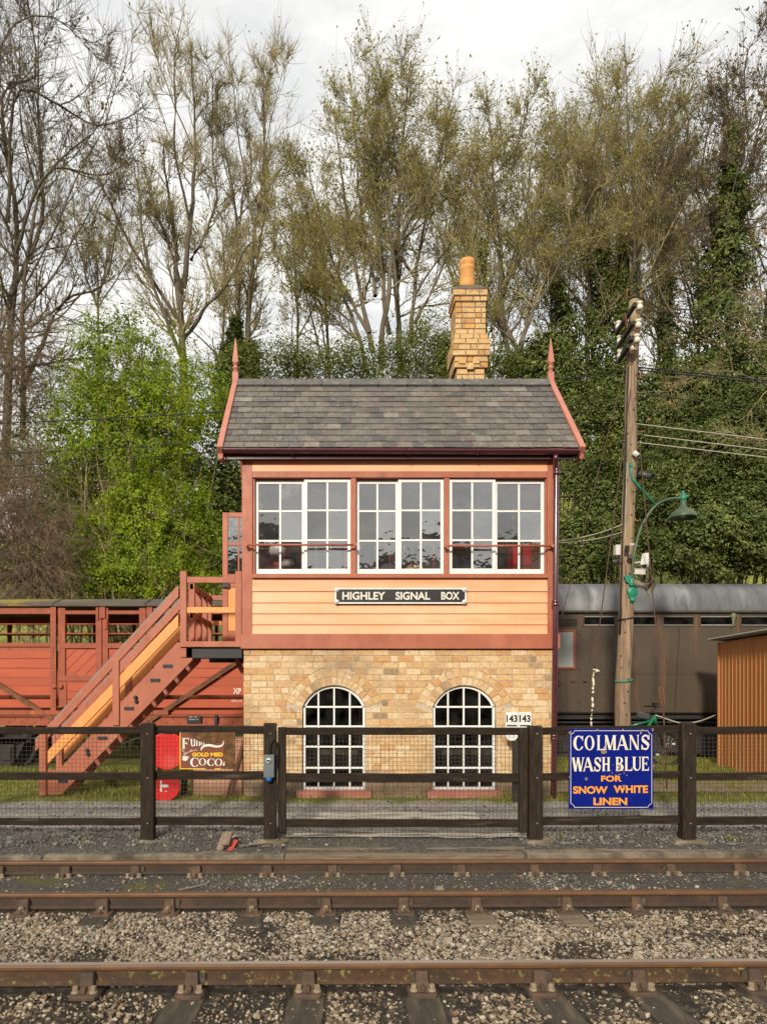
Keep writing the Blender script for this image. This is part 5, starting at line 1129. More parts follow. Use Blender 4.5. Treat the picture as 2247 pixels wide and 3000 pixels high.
for s_, a, b, q0, q1 in (('FOR', 326, 491, 736, 689), ('SNOW', 103, 378, 833, 773), ('WHITE', 426, 700, 827, 767), ('LINEN', 265, 534, 924, 865)): text_mb(m, s_, gxp(a), gxp(b), gzp(q0), gzp(q1), y, .035, .0)
m.build('orange_lettering', M['amber'], t)
rg = random.Random(4); m = MB()
def chipp(cx0, cz0, r, asp=1.0, dy=.0012):
    n = 11; m.add([(cx0 + r * asp * math.cos(6.283 * i / n) * rg.uniform(.7, 1.2), y - dy, cz0 + r * math.sin(6.283 * i / n) * rg.uniform(.7, 1.2)) for i in range(n)], [tuple(range(n))])
for p, q, r, asp in ((348, 500, .022, 2.0), (208, 713, .02, .9), (475, 612, .032, .8), (510, 772, .016, 1.9), (80, 345, .02, 1.3), (738, 322, .02, .9), (297, 322, .014, .8), (500, 320, .012, .7), (655, 322, .012, .8), (258, 790, .012, .8), (205, 800, .018, .6), (72, 700, .010, .6), (742, 610, .012, .6), (310, 905, .012, .8), (470, 918, .013, .8)): chipp(gxp(p), gzp(q), r, asp)
for _ in range(26): chipp(gxp(rg.gauss(420, 45)), gzp(rg.gauss(655, 28)), rg.uniform(.004, .010), rg.uniform(.7, 1.3), .0014)
m.build('speck', M['chip'], t)
CE = FD + .03; ex = lambda v: X(309.7 + v * .14241, CE); ez = lambda v: Z(1533.8 + v * .14241, CE)
t = thing('cocoa_sign', (ex(976), CE, ez(900)), 'brown enamel cocoa sign half eaten by rust on the left fence', 'sign')
m = MB(); m.box(ex(556), ex(1398), CE - .004, CE + .004, ez(898), ez(342)); m.build('plate', M['cocoa'], t, .002)
y = CE - .0055; m = MB(); m.add([(ex(a), y, ez(b)) for a, b in ((556, 342), (570, 342), (570, 884), (1380, 884), (1395, 872), (1398, 898), (556, 898))], [(0, 1, 2, 6), (2, 3, 5, 6), (3, 4, 5)]); m.build('yellow_edge', M['yellow'], t)
def cocoa_letters(mm, off, yy):
    G = lambda a: ex(a + off[0]); H = lambda b: ez(b + off[1])
    for c, a, b, q0, q1 in (('F', 585, 700, 588, 425), ('u', 712, 800, 552, 440), ('n', 800, 870, 545, 430), ('n', 868, 935, 530, 430), ('C', 715, 842, 865, 722), ('O', 845, 958, 842, 732), ('C', 968, 1080, 848, 736), ('O', 1085, 1205, 850, 738)): put_glyph(mm, c, G(a), G(b), H(q0), H(q1), yy)
    for q in stroke(curve_pts([(880, 615), (890, 580), (930, 545), (1010, 535), (1110, 555), (1190, 540), (1222, 490), (1215, 462)]), [6 + 30 * math.sin(math.pi * min(i / 36, .95)) ** .6 for i in range(43)]): mm.add([(G(u), yy - .0002, H(v)) for u, v in q], [(0, 1, 2, 3)])
    mm.add([(G(u), yy, H(v)) for u, v in ((1205, 842), (1235, 775), (1240, 845))], [(0, 1, 2)])
m = MB(); cocoa_letters(m, (-9, 9), y); m.build('letter_shadow', M['signblack'], t)
m = MB(); cocoa_letters(m, (0, 0), y - .0022)
for path, w_ in (([(600, 625), (592, 605), (612, 612), (625, 640), (640, 655), (700, 635), (745, 625), (740, 605), (720, 612), (735, 630), (775, 612), (815, 606), (820, 622)], 6), ([(640, 700), (615, 675), (640, 660), (660, 655), (640, 690)], 6), ([(690, 712), (698, 705), (690, 725), (672, 735)], 7)):
    for q in stroke(curve_pts(path), w_): m.add([(ex(u), y - .002, ez(v)) for u, v in q], [(0, 1, 2, 3)])
for i, poly in enumerate(([(592, 702), (684, 702), (676, 730), (656, 745), (618, 745), (600, 730)], [(583, 740), (600, 744), (672, 744), (690, 738), (672, 762), (640, 772), (610, 766)])): m.add([(ex(u), y - .0024 - .0002 * i, ez(v)) for u, v in poly], [tuple(range(len(poly)))])
m.build('white_lettering', M['lettwhite'], t)
m = MB(); text_mb(m, 'GOLD MED.', ex(745), ex(1228), ez(706), ez(645), y - .002, .05, 0); m.build('yellow_lettering', M['yellow'], t)
rg = random.Random(9); m = MB()
top = [(690, 342), (715, 380), (770, 425), (840, 470), (930, 500), (1010, 508), (1090, 500), (1150, 485), (1210, 455), (1228, 480), (1230, 560), (1222, 620), (1216, 700), (1222, 745), (1245, 755), (1238, 850), (1175, 890), (1398, 898), (1398, 342)]
top = [(a + rg.uniform(-5, 5), b + rg.uniform(-4, 4)) if 0 < i < 16 else (a, b) for i, (a, b) in enumerate(top)]
m.add([(ex(a), y - .0052, ez(b)) for a, b in top], [tuple(range(len(top)))]); q = [(945, 870), (965, 845), (1000, 852), (1050, 845), (1085, 872), (1080, 896), (950, 898)]; m.add([(ex(a), y - .0052, ez(b)) for a, b in q], [tuple(range(7))]); m.build('rust_patch', M['signrust'], t)
# socket box on the gate post
Dp = FD - .035; bx_ = lambda v: X(516.2 + v * .42284, Dp); bz_ = lambda v: Z(1216.7 + v * .42284, Dp)
t = thing('socket_box', (bx_(157), Dp, bz_(1095)), 'grey electrical socket box with blue plug on the left gate post', 'socket')
m = MB(); m.box(bx_(130), bx_(184), Dp - .085, Dp, bz_(1092), bz_(976)); m.build('case', M['greybox'], t, .008)
m = MB(); m.lathe([(.030, 0), (.030, .02), (.024, .024)], (bx_(156), Dp - .085, bz_(1004)), 16, (0, -1, 0)); m.build('switch_ring', M['cctv'], t); m = MB(); m.box(bx_(147), bx_(165), Dp - .115, Dp - .085, bz_(1008), bz_(1000)); m.build('switch_knob', M['black'], t)
m = MB(); m.lathe([(.036, 0), (.038, -.03), (.026, -.055)], (bx_(156), Dp - .05, bz_(1090)), 14); m.build('plug', M['plug'], t)
m = MB(); m.tube([Vector(q) for q in curve_pts([(bx_(156), Dp - .05, bz_(976)), (bx_(155), Dp - .06, bz_(930)), (bx_(168), Dp - .06, bz_(899)), (bx_(190), Dp - .05, bz_(905)), (bx_(200), Dp - .03, bz_(950)), (bx_(194), Dp - .02, bz_(1090)), (bx_(190), Dp - .02, bz_(1300)), (bx_(205), Dp - .04, bz_(1395)), (bx_(222), Dp - .08, bz_(1425)), (bx_(236), Dp - .22, -.26), (bx_(235), 7.75, -.29)])], .0085, 8); m.build('cable', M['black'], t)
# milepost before the wall
MD = 9.95; mx_ = lambda p: X(p, MD); mz_ = lambda p: Z(p, MD)
t = thing('mile_plate', (mx_(1115), MD, -.02), 'white plate with two black 143 numbers on an iron post', 'sign')
m = MB(); m.box(mx_(1110), mx_(1122), MD, MD + .05, -.1, mz_(1585)); m.box(mx_(1108), mx_(1111), MD - .02, MD + .07, -.1, mz_(1590)); m.build('post', M['underframe'], t, .003)
for a, b in ((1091, 1118.3), (1119, 1146.5)):
    m = MB(); m.prism([(mx_(a), mz_(1592)), (mx_(a + 8), mz_(1600)), (mx_(b - 8), mz_(1600)), (mx_(b), mz_(1592)), (mx_(b), mz_(1538)), (mx_(a), mz_(1538))], MD - .025, MD); p_ = m.build('plate', M['signwhite'], t, .003)
    m = MB(); text_mb(m, '143', mx_(a + 1.5), mx_(b - 2), mz_(1560), mz_(1544.5), MD - .0265, .035, 0); m.box(mx_(a + 2.5), mx_(b - 2.5), MD - .027, MD - .0255, mz_(1569), mz_(1566)); m.box((mx_(a) + mx_(b)) / 2 - .012, (mx_(a) + mx_(b)) / 2 + .012, MD - .0268, MD - .0255, mz_(1578), mz_(1571)); m.build('lettering', M['signblack'], p_)
# red discs, pink block, leaning bar
RD = 10.15; rx = lambda p: X(p, RD); rz = lambda p: Z(p, RD)
t = thing('red_disc', (rx(360), RD, -.02), 'large round red disc board left of the cocoa sign', 'disc')
m = MB(); m.lathe([(.275, 0), (.285, .012), (.275, .024), (.26, .024)], (rx(361), RD + .02, rz(1622.5)), 40, (0, -1, 0)); m.build('disc', M['scarlet'], t)
m = MB(); m.box(rx(390), rx(402), RD + .05, RD + .1, -.1, rz(1585)); m.box(rx(338), rx(346), RD + .05, RD + .1, -.1, rz(1600)); m.build('stake', M['timber_dark'], t, .004)
t = thing('stop_board', (rx(358), RD - .12, -.03), 'red round board with white letters ST low in the grass', 'sign')
m = MB(); m.lathe([(.215, 0), (.225, .012), (.215, .024)], (rx(361), RD - .10, rz(1699) + .02), 36, (0, -1, .05)); m.build('disc', M['scarlet'], t)
m = MB(); text_mb(m, 'ST', rx(351), rx(369), rz(1722), rz(1684), RD - .128, .035, 0, 1); m.build('lettering', M['lettwhite'], t)
PD = 10.40; m = MB(); m.box(X(413, PD), X(524, PD), PD, PD + .4, -.08, Z(1600, PD)); m.box(X(411, PD), X(526, PD), PD - .02, PD + .42, Z(1600, PD), Z(1596, PD)); one('coal_bunker', m, M['pinkstone'], 'low pink rendered bunker against the left end of the box', 'bunker', None, .008)
m = MB(); m.bar((X(491, 10.28), 10.28, -.01), (X(527, 10.36), 10.38, Z(1598, 10.36)), .035, .035); one('leaning_bar', m, M['rust'], 'rusty iron bar leaning across the pink bunker', 'bar')
# splinters by the kerb
for (a, b, mt, lab, w_, th) in (((474, 1838), (489, 1806), 'debris', 'grey split plank scrap lying by the kerb', .09, .03), ((488, 1826), (495, 1803), 'debris', 'brown upright wood scrap beside the red splinter', .085, .035), ((496, 1850), (510, 1820), 'debrisred', 'red painted wood splinter pointing down on the kerb', .07, .02), ((516, 1828), (588, 1832), 'debris', 'long thin stick lying on the grey stones', .02, .014)):
    m = MB(); y_ = 7.9; p, q = Vector(W(a[0], a[1], y_)), Vector(W(b[0], b[1], y_ + .14)); p.z = max(p.z, -.25); q.z = max(q.z, p.z + .01) + (.03 if w_ > .03 else 0); m.bar(p, q, w_, th); o = one('wood_scrap', m, M[mt], lab, 'wood scrap', 'wood scraps by the kerb', .006)
m = MB(); m.bar((X(388, 7.0), 6.98, -.425), (X(440, 7.0), 7.16, -.415), .035, .012); one('wood_scrap', m, M['debris'], 'flat stick lying between the middle and far rails', 'wood scrap', 'wood scraps by the kerb', .003)
m = MB(); m.lathe([(.02, 0), (.05, .01), (.055, .04), (.02, .06)], (X(950, 6.95), 6.95, -.435), 8); one('loose_stone', m, M['concrete'], 'lone pale stone between the middle and far rails', 'stone')
# ---------------------------------------------------------------- cattle wagon
WD = 13.9; ax = lambda c: X(c * .3338, WD); az = lambda c: Z(1179.8 + c * .3338, WD)
WB = WD + 2.35; GZ0 = -.1
wg = thing('cattle_wagon', (ax(300), WD, GZ0), 'red slatted railway cattle wagon with open upper bars behind the staircase', 'wagon')
wl, wr = ax(-700), ax(1720)
prof = [(WD - .10, az(392)), (WD - .10, az(372)), (WD + .35, az(330)), (WD + .8, az(312)), ((WD + WB) / 2, az(303)), (WB - .8, az(312)), (WB - .35, az(330)), (WB + .1, az(372)), (WB + .1, az(392))]
for a, b in ((-700, 60), (62, 358), (362, 950), (954, 1720)):
    m = MB(); m.prismx(prof, ax(a), ax(b)); m.build('roof_sheet', M['wagonroof'], wg)
for q in (360, 952):
    m = MB(); m.prismx([(y_, z_ + .02) for y_, z_ in prof[1:-1]] + [(y_, z_ - .01) for y_, z_ in reversed(prof[1:-1])], ax(q - 7), ax(q + 7)); m.build('roof_strip', M['wagonroof'], wg)
def sideplanks(y0, y1, doors):
    zs_ = [628, 668, 730, 791, 850, 905, 966]
    for a, b in ((-700, 350), (965, 1720)):
        m = MB()
        for p, q in zip(zs_, zs_[1:]): m.box(ax(a), ax(b), y0, y1, az(q) + .008, az(p) - .002)
        m.box(ax(a), ax(b), y0, y1, az(1045), az(992)); m.box(ax(a), ax(b), y0 + .02, y1, az(1090), az(1062)); m.build('plank_side', M['wagon'], wg)
    for p, a, b in ((345, -700, 345), (965, 980, 1720)):
        m = MB(); m.box(ax(p), ax(p + 18), y0 - .06, y0 + .06, az(1155), az(385)); m.box(ax(p) - .03, ax(p + 18) + .03, y0 - .065, y0 - .05, az(1155), az(385))
        m.box(ax(a), ax(b), y0 - .03, y1, az(440), az(390)) ; m.box(ax(a), ax(b), y0 - .035, y0, az(652), az(626)); m.build('side_frame', M['wagonfr'], wg, .004)
    for z in (505, 567):
        for a, b in ((-700, 345), (985, 1720), (400, 640), (695, 950)):
            m = MB(); m.tube([(ax(a), y0 + .01, az(z)), (ax(b), y0 + .01, az(z))], .018, 6); m.build('side_bar', M['wagonfr'], wg)
sideplanks(WD, WD + .06, True); 
m = MB(); y0, y1 = WB - .06, WB                      # far side, seen through the bars
m.box(wl, wr, y0, y1, az(1060), az(640)); m.box(wl, wr, y0, y1, az(440), az(392))
for z in (522, 586): m.box(wl, wr, y0, y1, az(z + 4), az(z - 4))
for p in (-300, 30, 345, 640, 965, 1260): m.box(ax(p), ax(p + 22), y0 - .03, y1, az(1060), az(392))
m.build('far_side', M['wagonfr'], wg)
m = MB()
for p, q in ((382, 428), (625, 664), (668, 705), (905, 948)): m.box(ax(p), ax(q), WD - .035, WD + .05, az(870), az(392))
for a, b in ((380, 640), (690, 950)):
    m.box(ax(a), ax(b), WD - .04, WD + .04, az(442), az(418)); m.box(ax(a), ax(b), WD - .038, WD + .04, az(662), az(628)); m.box(ax(a), ax(b), WD - .038, WD + .04, az(872), az(836))
m.box(ax(628), ax(645), WD - .06, WD, az(480), az(392)); m.box(ax(652), ax(690), WD - .075, WD - .04, az(470), az(395)); m.box(ax(684), ax(700), WD - .06, WD, az(540), az(470))
m.build('door_frame', M['wagonfr'], wg, .005)
for (a, b) in ((428, 625), (705, 905)):             # diagonal boarding of the doors
    m = MB(); za, zb, n = 836, 662, 5
    m.box(ax(a), ax(b), WD, WD + .02, az(za), az(zb)); w_ = ax(b) - ax(a); h_ = az(zb) - az(za)
    dr = m.build('door_panel', M['wagon'], wg)
    g = MB()
    for k in range(1, 5):
        t_ = k * (w_ + h_) / 5; p = (min(t_, w_), max(0, t_ - w_)); q = (max(0, t_ - h_), min(t_, h_))
        g.bar((ax(a) + w_ - p[0], WD - .001, az(za) + p[1]), (ax(a) + w_ - q[0], WD - .001, az(za) + q[1]), .004, .010, (0, 1, 0))
    g.build('board_gap', M['black'], dr)
m = MB()
for p, q in ((882, 938), (942, 990), (994, 1045)): m.box(ax(385), ax(950), WD - .02, WD + .05, az(q), az(p))
m.build('drop_flap', M['wagon'], wg)
for a, b in ((905, 940), (655, 700)): m = MB(); m.box(ax(a), ax(b), WD - .04, WD - .02, az(1042), az(885)); m.build('flap_hinge', M['wagonfr'], wg, .004)
m = MB(); m.box(ax(392), ax(438), WD - .04, WD - .02, az(1042), az(885))
m.lathe([(.055, 0), (.055, .03), (.025, .05)], (ax(402), WD - .04, az(908)), 12, (0, -1, 0)); m.lathe([(.05, 0), (.05, .03), (.025, .05)], (ax(366), WD - .06, az(908)), 12, (0, -1, 0)); m.build('flap_hinge', M['wagonfr'], wg, .004)
for p, q in (((-10, 880), (352, 1112)), ((985, 1115), (1560, 728))):
    m = MB(); m.bar((ax(p[0]), WD - .035, az(p[1])), (ax(q[0]), WD - .035, az(q[1])), .05, .10, (0, 1, 0)); m.bar((ax(p[0]), WD - .075, az(p[1] + 9)), (ax(q[0]), WD - .075, az(q[1] + 9)), .08, .018, (0, 1, 0)); m.build('diagonal_brace', M['rust'], wg)
m = MB(); m.box(wl, wr, WD - .02, WD + .08, az(1155), az(1095)); m.box(wl, wr, WD - .07, WD - .02, az(1102), az(1092)); m.box(wl, wr, WD - .07, WD - .02, az(1160), az(1150)); m.box(wl, wr, WB - .08, WB, az(1155), az(1095)); m.box(wl, wr, WD + .06, WB - .06, az(1075), az(1065))
for p in range(60, 1600, 85): m.lathe([(.022, 0), (.018, .01), (.006, .015)], (ax(p), WD - .02, az(1140)), 7, (0, -1, 0)); m.lathe([(.018, 0), (.015, .008), (.005, .012)], (ax(p + 40), WD - .02, az(1116)), 7, (0, -1, 0))
for p in range(660, 1050, 22): m.lathe([(.018, 0), (.014, .010), (.004, .014)], (ax(356), WD - .065, az(p)), 7, (0, -1, 0)); m.lathe([(.018, 0), (.014, .010), (.004, .014)], (ax(976), WD - .065, az(p)), 7, (0, -1, 0))
m.build('sole_bar', M['wagonfr'], wg)
m = MB()
for k in range(14): m.box(ax(k * 100 - 300), ax(k * 100 - 203), WD - .10, WD + .04, az(1090), az(1064))
m.build('floor_edge', M['wagonfr'], wg)
m = MB(); m.box(ax(1217), ax(1307), WD - .08, WD - .02, az(1148), az(1096)); pb = m.build('number_plate', M['signblack'], wg, .002)
m = MB()
for p, q, r_ in ((1230, 1258, 1108), (1264, 1285, 1108), (1230, 1272, 1124), (1278, 1290, 1124)):
    for i in range(int((q - p) / 6)): m.box(ax(p + i * 6), ax(p + i * 6 + 4), WD - .083, WD - .08, az(r_), az(r_ - 7))
m.build('plate_lettering', M['board'], pb)
m = MB(); text_mb(m, 'XP', ax(1510), ax(1562), az(956), az(920), WD - .003, .03, 0); m.build('white_lettering', M['lettwhite'], wg); m = MB(); text_mb(m, 'W.B. 11-0', ax(1498), ax(1566), az(1009), az(995), WD - .003, .01, 0); m.build('white_lettering', M['lettwhite'], wg)
m = MB(); m.box(ax(1395), ax(1414), WD - .10, WD - .05, az(1200), az(1090)); m.build('brake_guard', M['black'], wg, .004)
for c in (50, 1180):
    m = MB(); cx0 = ax(c)
    for k in range(5): L_ = .62 - k * .1; m.prism([(cx0 - L_, az(1240) - .00 - k * .022), (cx0 + L_, az(1240) - k * .022), (cx0 + L_ * .5, az(1262) - k * .022), (cx0 - L_ * .5, az(1262) - k * .022)], WD + .02, WD + .1)
    m.build('leaf_spring', M['underframe'], wg)
    m = MB(); m.box(cx0 - .13, cx0 + .13, WD - .02, WD + .14, az(1400), az(1285)); m.box(cx0 - .09, cx0 + .09, WD - .05, WD, az(1385), az(1300)); m.prism([(cx0 - .5, az(1160)), (cx0 - .13, az(1400)), (cx0 + .13, az(1400)), (cx0 + .5, az(1160)), (cx0 + .4, az(1160)), (cx0 + .12, az(1300)), (cx0 - .12, az(1300)), (cx0 - .4, az(1160))], WD + .06, WD + .09); m.build('axle_box', M['underframe'], wg, .004)
    for yy in (WD + .25, WB - .35):
        m = MB(); m.lathe([(.47, 0), (.50, .02), (.46, .04), (.46, .12), (.40, .12), (.38, .06), (.12, .09), (.1, .14), (0, .14)], (cx0, yy + .14, GZ0 - .03 + .50), 30, (0, -1, 0)); m.build('wheel', M['underframe'], wg)
    m = MB(); m.tube([(cx0, WD + .1, GZ0 + .47), (cx0, WB - .1, GZ0 + .47)], .07, 10); m.build('axle', M['underframe'], wg)
m = MB(); m.bar((ax(620), WD - .02, az(1330)), (ax(920), WD - .02, az(1235)), .03, .06, (0, 1, 0)); m.bar((ax(150), WD - .02, az(1430)), (ax(620), WD - .02, az(1330)), .03, .05, (0, 1, 0)); m.box(ax(510), ax(530), WD + .1, WD + .2, az(1300), az(1155)); m.build('brake_lever', M['underframe'], wg)
# ---------------------------------------------------------------- brown coach
KD = 15.8; kx = lambda c: X(1143 + c * .31022, KD); kz = lambda c: Z(1216.7 + c * .31022, KD); KB = KD + 2.7
co = thing('railway_coach', (kx(800), KD, GZ0), 'faded brown railway coach with grey curved roof behind the pole', 'coach')
kl, kr = kx(-1100), kx(2700)
n = 14; za, zb = kz(330), Z(1262, KD + 1.1)
pr = [(KD - .06 + (KB - KD + .12) * (.5 - .5 * math.cos(math.pi * i / n)), za + (zb - za) * math.sin(math.pi * i / n) ** .62) for i in range(n + 1)]
m = MB(); m.prismx([(KD - .06, za - .03)] + pr + [(KB + .06, za - .03)], kl, kr); o = m.build('roof', M['coachroof'], co); 
for p in o.data.polygons: p.use_smooth = len(p.vertices) == 4
m = MB(); m.box(kl, kr, KD - .075, KD + .02, za - .055, za - .005); m.build('roof_gutter', M['grime'], co, .01)
wins = [(375, 598), (660, 890), (927, 1148), (1185, 1437), (1468, 1690), (1730, 1960), (2000, 2230)]
m = MB(); m.box(kl, kr, KD, KD + .05, kz(1040), kz(440)); m.box(kl, kr, KD, KD + .05, kz(364), kz(338))
edges = [kl] + [q for w_ in wins for q in (kx(w_[0]), kx(w_[1]))] + [kr]
for a, b in zip(edges[::2], edges[1::2]): m.box(a, b, KD, KD + .05, kz(440), kz(364))
m.build('body_side', M['coach'], co)
m = MB(); m.box(kl, kr, KB - .05, KB, kz(1040), za); m.build('far_side', M['coach'], co)
KG = glass_mat('coach glass', .04, (.45, .48, .47), .001, .08, (.2, .2, .19), 4)
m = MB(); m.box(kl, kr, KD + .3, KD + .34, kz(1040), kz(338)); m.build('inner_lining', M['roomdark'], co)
for a, b in wins:
    f = MB(); x0_, x1_, z0_, z1_ = kx(a), kx(b), kz(438), kz(365); w_ = .022
    f.box(x0_ - .01, x1_ + .01, KD - .012, KD + .03, z0_ - .01, z0_ + w_); f.box(x0_ - .01, x1_ + .01, KD - .012, KD + .03, z1_ - w_, z1_ + .01); f.box(x0_ - .01, x0_ + w_, KD - .0125, KD + .03, z0_ + w_, z1_ - w_); f.box(x1_ - w_, x1_ + .01, KD - .0125, KD + .03, z0_ + w_, z1_ - w_)
    fo = f.build('toplight', M['coach'], co, .003); g = MB(); g.add([(x0_, KD + .02, z0_), (x1_, KD + .02, z0_), (x1_, KD + .02, z1_), (x0_, KD + .02, z1_)], [(0, 1, 2, 3)]); g.build('pane', KG, fo)
    e = MB(); 
    for (p, q, r_, s_) in ((x0_ + w_, x1_ - w_, z0_ + w_, z0_ + w_ + .008), (x0_ + w_, x1_ - w_, z1_ - w_ - .008, z1_ - w_)): e.box(p, q, KD - .006, KD + .018, r_, s_)
    e.build('window_seal', M['signwhite'] if a in (375, 1185) else M['board'], fo)
m = MB(); m.box(kx(100), kx(345), KD - .014, KD, kz(1035), kz(360)); dr = m.build('door', M['coach'], co, .004)
f = MB(); x0_, x1_, z0_, z1_ = kx(150), kx(318), kz(738), kz(462)
f.box(x0_, x1_, KD - .04, KD - .014, z0_, z0_ + .05); f.box(x0_, x1_, KD - .04, KD - .014, z1_ - .05, z1_); f.box(x1_ - .05, x1_, KD - .041, KD - .014, z0_, z1_); f.box(x0_, x0_ + .05, KD - .041, KD - .014, z0_, z1_); f.build('window_frame', M['doorred'], dr, .01)
f = MB(); f.box(x0_ + .04, x1_ - .04, KD - .025, KD - .015, z0_ + .04, z1_ - .04); f.build('blind', M['blind'], dr)
f = MB()
for k in range(5): f.box(kx(120), kx(330), KD - .045, KD - .014, kz(384 + k * 10 + 7), kz(384 + k * 10))
f.build('louvre', M['coach'], dr, .004)
f = MB(); f.tube([(kx(190), KD - .02, kz(810)), (kx(208), KD - .07, kz(815)), (kx(210), KD - .07, kz(845)), (kx(190), KD - .02, kz(855))], .014, 6)
for p in ((195, 760), (298, 818), (386, 818)): f.lathe([(.045, 0), (.045, .02), (.02, .04)], (kx(p[0]), KD - .014, kz(p[1])), 10, (0, -1, 0))
for z in (475, 720, 945): f.box(kx(338), kx(352), KD - .03, KD, kz(z + 22), kz(z))
f.build('door_furniture', M['coach'], dr, .002)
m = MB(); m.box(kx(345), kx(2700), KD - .008, KD, kz(771), kz(766)); m.bar((kx(1045), KD - .004, kz(445)), (kx(1010), KD - .004, kz(1038)), .008, .05, (0, 1, 0)); m.box(kx(1710), kx(1716), KD - .006, KD, kz(1038), kz(445)); m.build('panel_joint', M['coach'], co)
m = MB(); m.box(kl, kr, KD + .12, KB - .1, kz(1090), kz(1041)); m.box(kl, kr, KD + .05, KD + .13, kz(1050), kz(1040)); m.build('sole_bar', M['underframe'], co)
m = MB(); m.tube([(kl, KD + .08, kz(1082)), (kr, KD + .08, kz(1080))], .03, 8); m.tube([(kl, KD + .1, kz(1112)), (kr, KD + .1, kz(1108))], .022, 8); m.build('truss_rod', M['underframe'], co)
m = MB(); m.box(kx(-300), kx(2500), KD + .4, KD + .5, kz(1330), kz(1120)); m.box(kx(1150), kx(1330), KD + .1, KD + .8, kz(1330), kz(1180)); m.box(kl, kr, KD + .9, KD + .95, GZ0, kz(1040)); m.build('underframe_gear', M['underframe'], co)
for c in (250, 620, 1900, 2270):
    m = MB(); m.lathe([(.44, 0), (.47, .02), (.43, .04), (.43, .12), (.36, .12), (.34, .06), (.1, .1), (0, .1)], (kx(c), KD + .5, GZ0 + .44), 28, (0, -1, 0)); m.build('wheel', M['underframe'], co)
for c in (0, 800): pass
m = MB(); cxx_, z0_ = kx(1414), kz(437)             # toy soldier on the toplight ledge
m.lathe([(.02, .0), (.03, .02), (.025, .1), (.035, .15), (.05, .22), (.045, .28), (.018, .30), (.03, .325), (.034, .35), (.03, .37), (0, .385)], (cxx_, KD - .03, z0_), 10); m.tube([(cxx_ - .045, KD - .03, z0_ + .27), (cxx_ - .075, KD - .045, z0_ + .21), (cxx_ - .03, KD - .065, z0_ + .20)], .013, 6); m.tube([(cxx_ + .045, KD - .03, z0_ + .27), (cxx_ + .10, KD - .03, z0_ + .24), (cxx_ + .085, KD - .035, z0_ + .17)], .013, 6); m.tube([(cxx_ - .022, KD - .03, z0_), (cxx_ - .03, KD - .035, z0_ - .03)], .02, 6)
one('toy_soldier', m, M['toy'], 'tiny olive toy soldier standing in a coach toplight window', 'toy figure')
# ---------------------------------------------------------------- shed
A = Vector((X(1552.5, 14.25), 14.25, 0)); Bv = Vector((X(1690, 11.6), 11.6, 0)); zt = 2.56
e1 = (Bv - A).normalized(); Lw = (Bv - A).length; e2 = Vector((-e1.y, e1.x, 0))
if e2.x < 0: e2 = -e2
sh = thing('storage_shed', (A.x, A.y, GZ0), 'orange brown ribbed metal shed with corrugated roof at the right edge', 'shed')
def rib_wall(o, d, L_, nrm, zt0, zt1):
    m = MB(); t_ = 0; prof_ = []
    while t_ < L_:
        for a, u in ((0, 0), (.128, 0), (.136, .009), (.162, .009), (.170, 0)):
            if t_ + a <= L_: prof_.append((t_ + a, u))
        t_ += .17
    prof_.append((L_, 0)); V = []
    for a, u in prof_:
        p = o + d * a + nrm * u; V += [(p.x, p.y, GZ0 - .05), (p.x, p.y, zt0 + (zt1 - zt0) * a / L_)]
    m.add(V, [(2 * i, 2 * i + 2, 2 * i + 3, 2 * i + 1) for i in range(len(prof_) - 1)]); return m
rib_wall(A, e1, Lw, -e2, zt, zt).build('side_wall', M['shed'], sh)
rib_wall(A, e2, 3.0, -e1, zt, zt - .25).build('end_wall', M['shed'], sh); rib_wall(Bv, e2, 3.0, e1, zt, zt - .25).build('end_wall', M['shed'], sh)
rib_wall(A + e2 * 3, e1, Lw, e2, zt - .25, zt - .25).build('side_wall', M['shed'], sh)
m = MB(); m.bar((A.x, A.y, GZ0), (A.x, A.y, zt), .05, .05); m.build('corner_trim', M['shed'], sh)
m = MB(); V = []; nn = int((Lw + .5) / .019)
for i in range(nn + 1):
    t_ = -.2 + i * .019; zc = zt + .05 + .014 * math.sin(i * math.pi / 2)
    for u, dzz in ((-.16, .03), (3.2, -.26)):
        p = A + e1 * t_ + e2 * u; V += [(p.x, p.y, zc + dzz), (p.x, p.y, zc + dzz - .008)]
m.add(V, [(4 * i, 4 * i + 4, 4 * i + 6, 4 * i + 2) for i in range(nn)] + [(4 * i + 1, 4 * i + 3, 4 * i + 7, 4 * i + 5) for i in range(nn)] + [(4 * i, 4 * i + 1, 4 * i + 5, 4 * i + 4) for i in range(nn)], True)
m.build('roof', M['tin'], sh)
# ---------------------------------------------------------------- telegraph pole and what hangs on it
TD = 12.9; tx = lambda c: X(1179.8 + c * .3001, TD); tz = lambda c: Z(626.8 + c * .3001, TD)
po = thing('telegraph_pole', (X(1341, TD), TD, GZ0), 'tall weathered timber telegraph pole with four cross arms', 'pole')
ptop, pbot = Vector((tx(632), TD, tz(62))), Vector((X(1340, TD), TD, GZ0 - .2))
def pole_at(z): t_ = (z - pbot.z) / (ptop.z - pbot.z); return pbot + (ptop - pbot) * t_, .152 + (.095 - .152) * t_
m = MB(); P = []; 
for k in range(25):
    z = pbot.z + (ptop.z - pbot.z) * k / 24; c, r = pole_at(z); P.append((c + Vector((.012 * math.sin(k * .9), .012 * math.cos(k * 1.3), 0)), r))
m.tube([a for a, b in P], [b for a, b in P], 20); m.add([], []); m.build('shaft', M['pole'], po)
m = MB(); c, r = pole_at(ptop.z); m.lathe([(.105, 0), (.10, .03), (0, .10)], (c.x, c.y, ptop.z - .02), 14); m.build('pole_cap', M['arm'], po)
ins_m = MB()
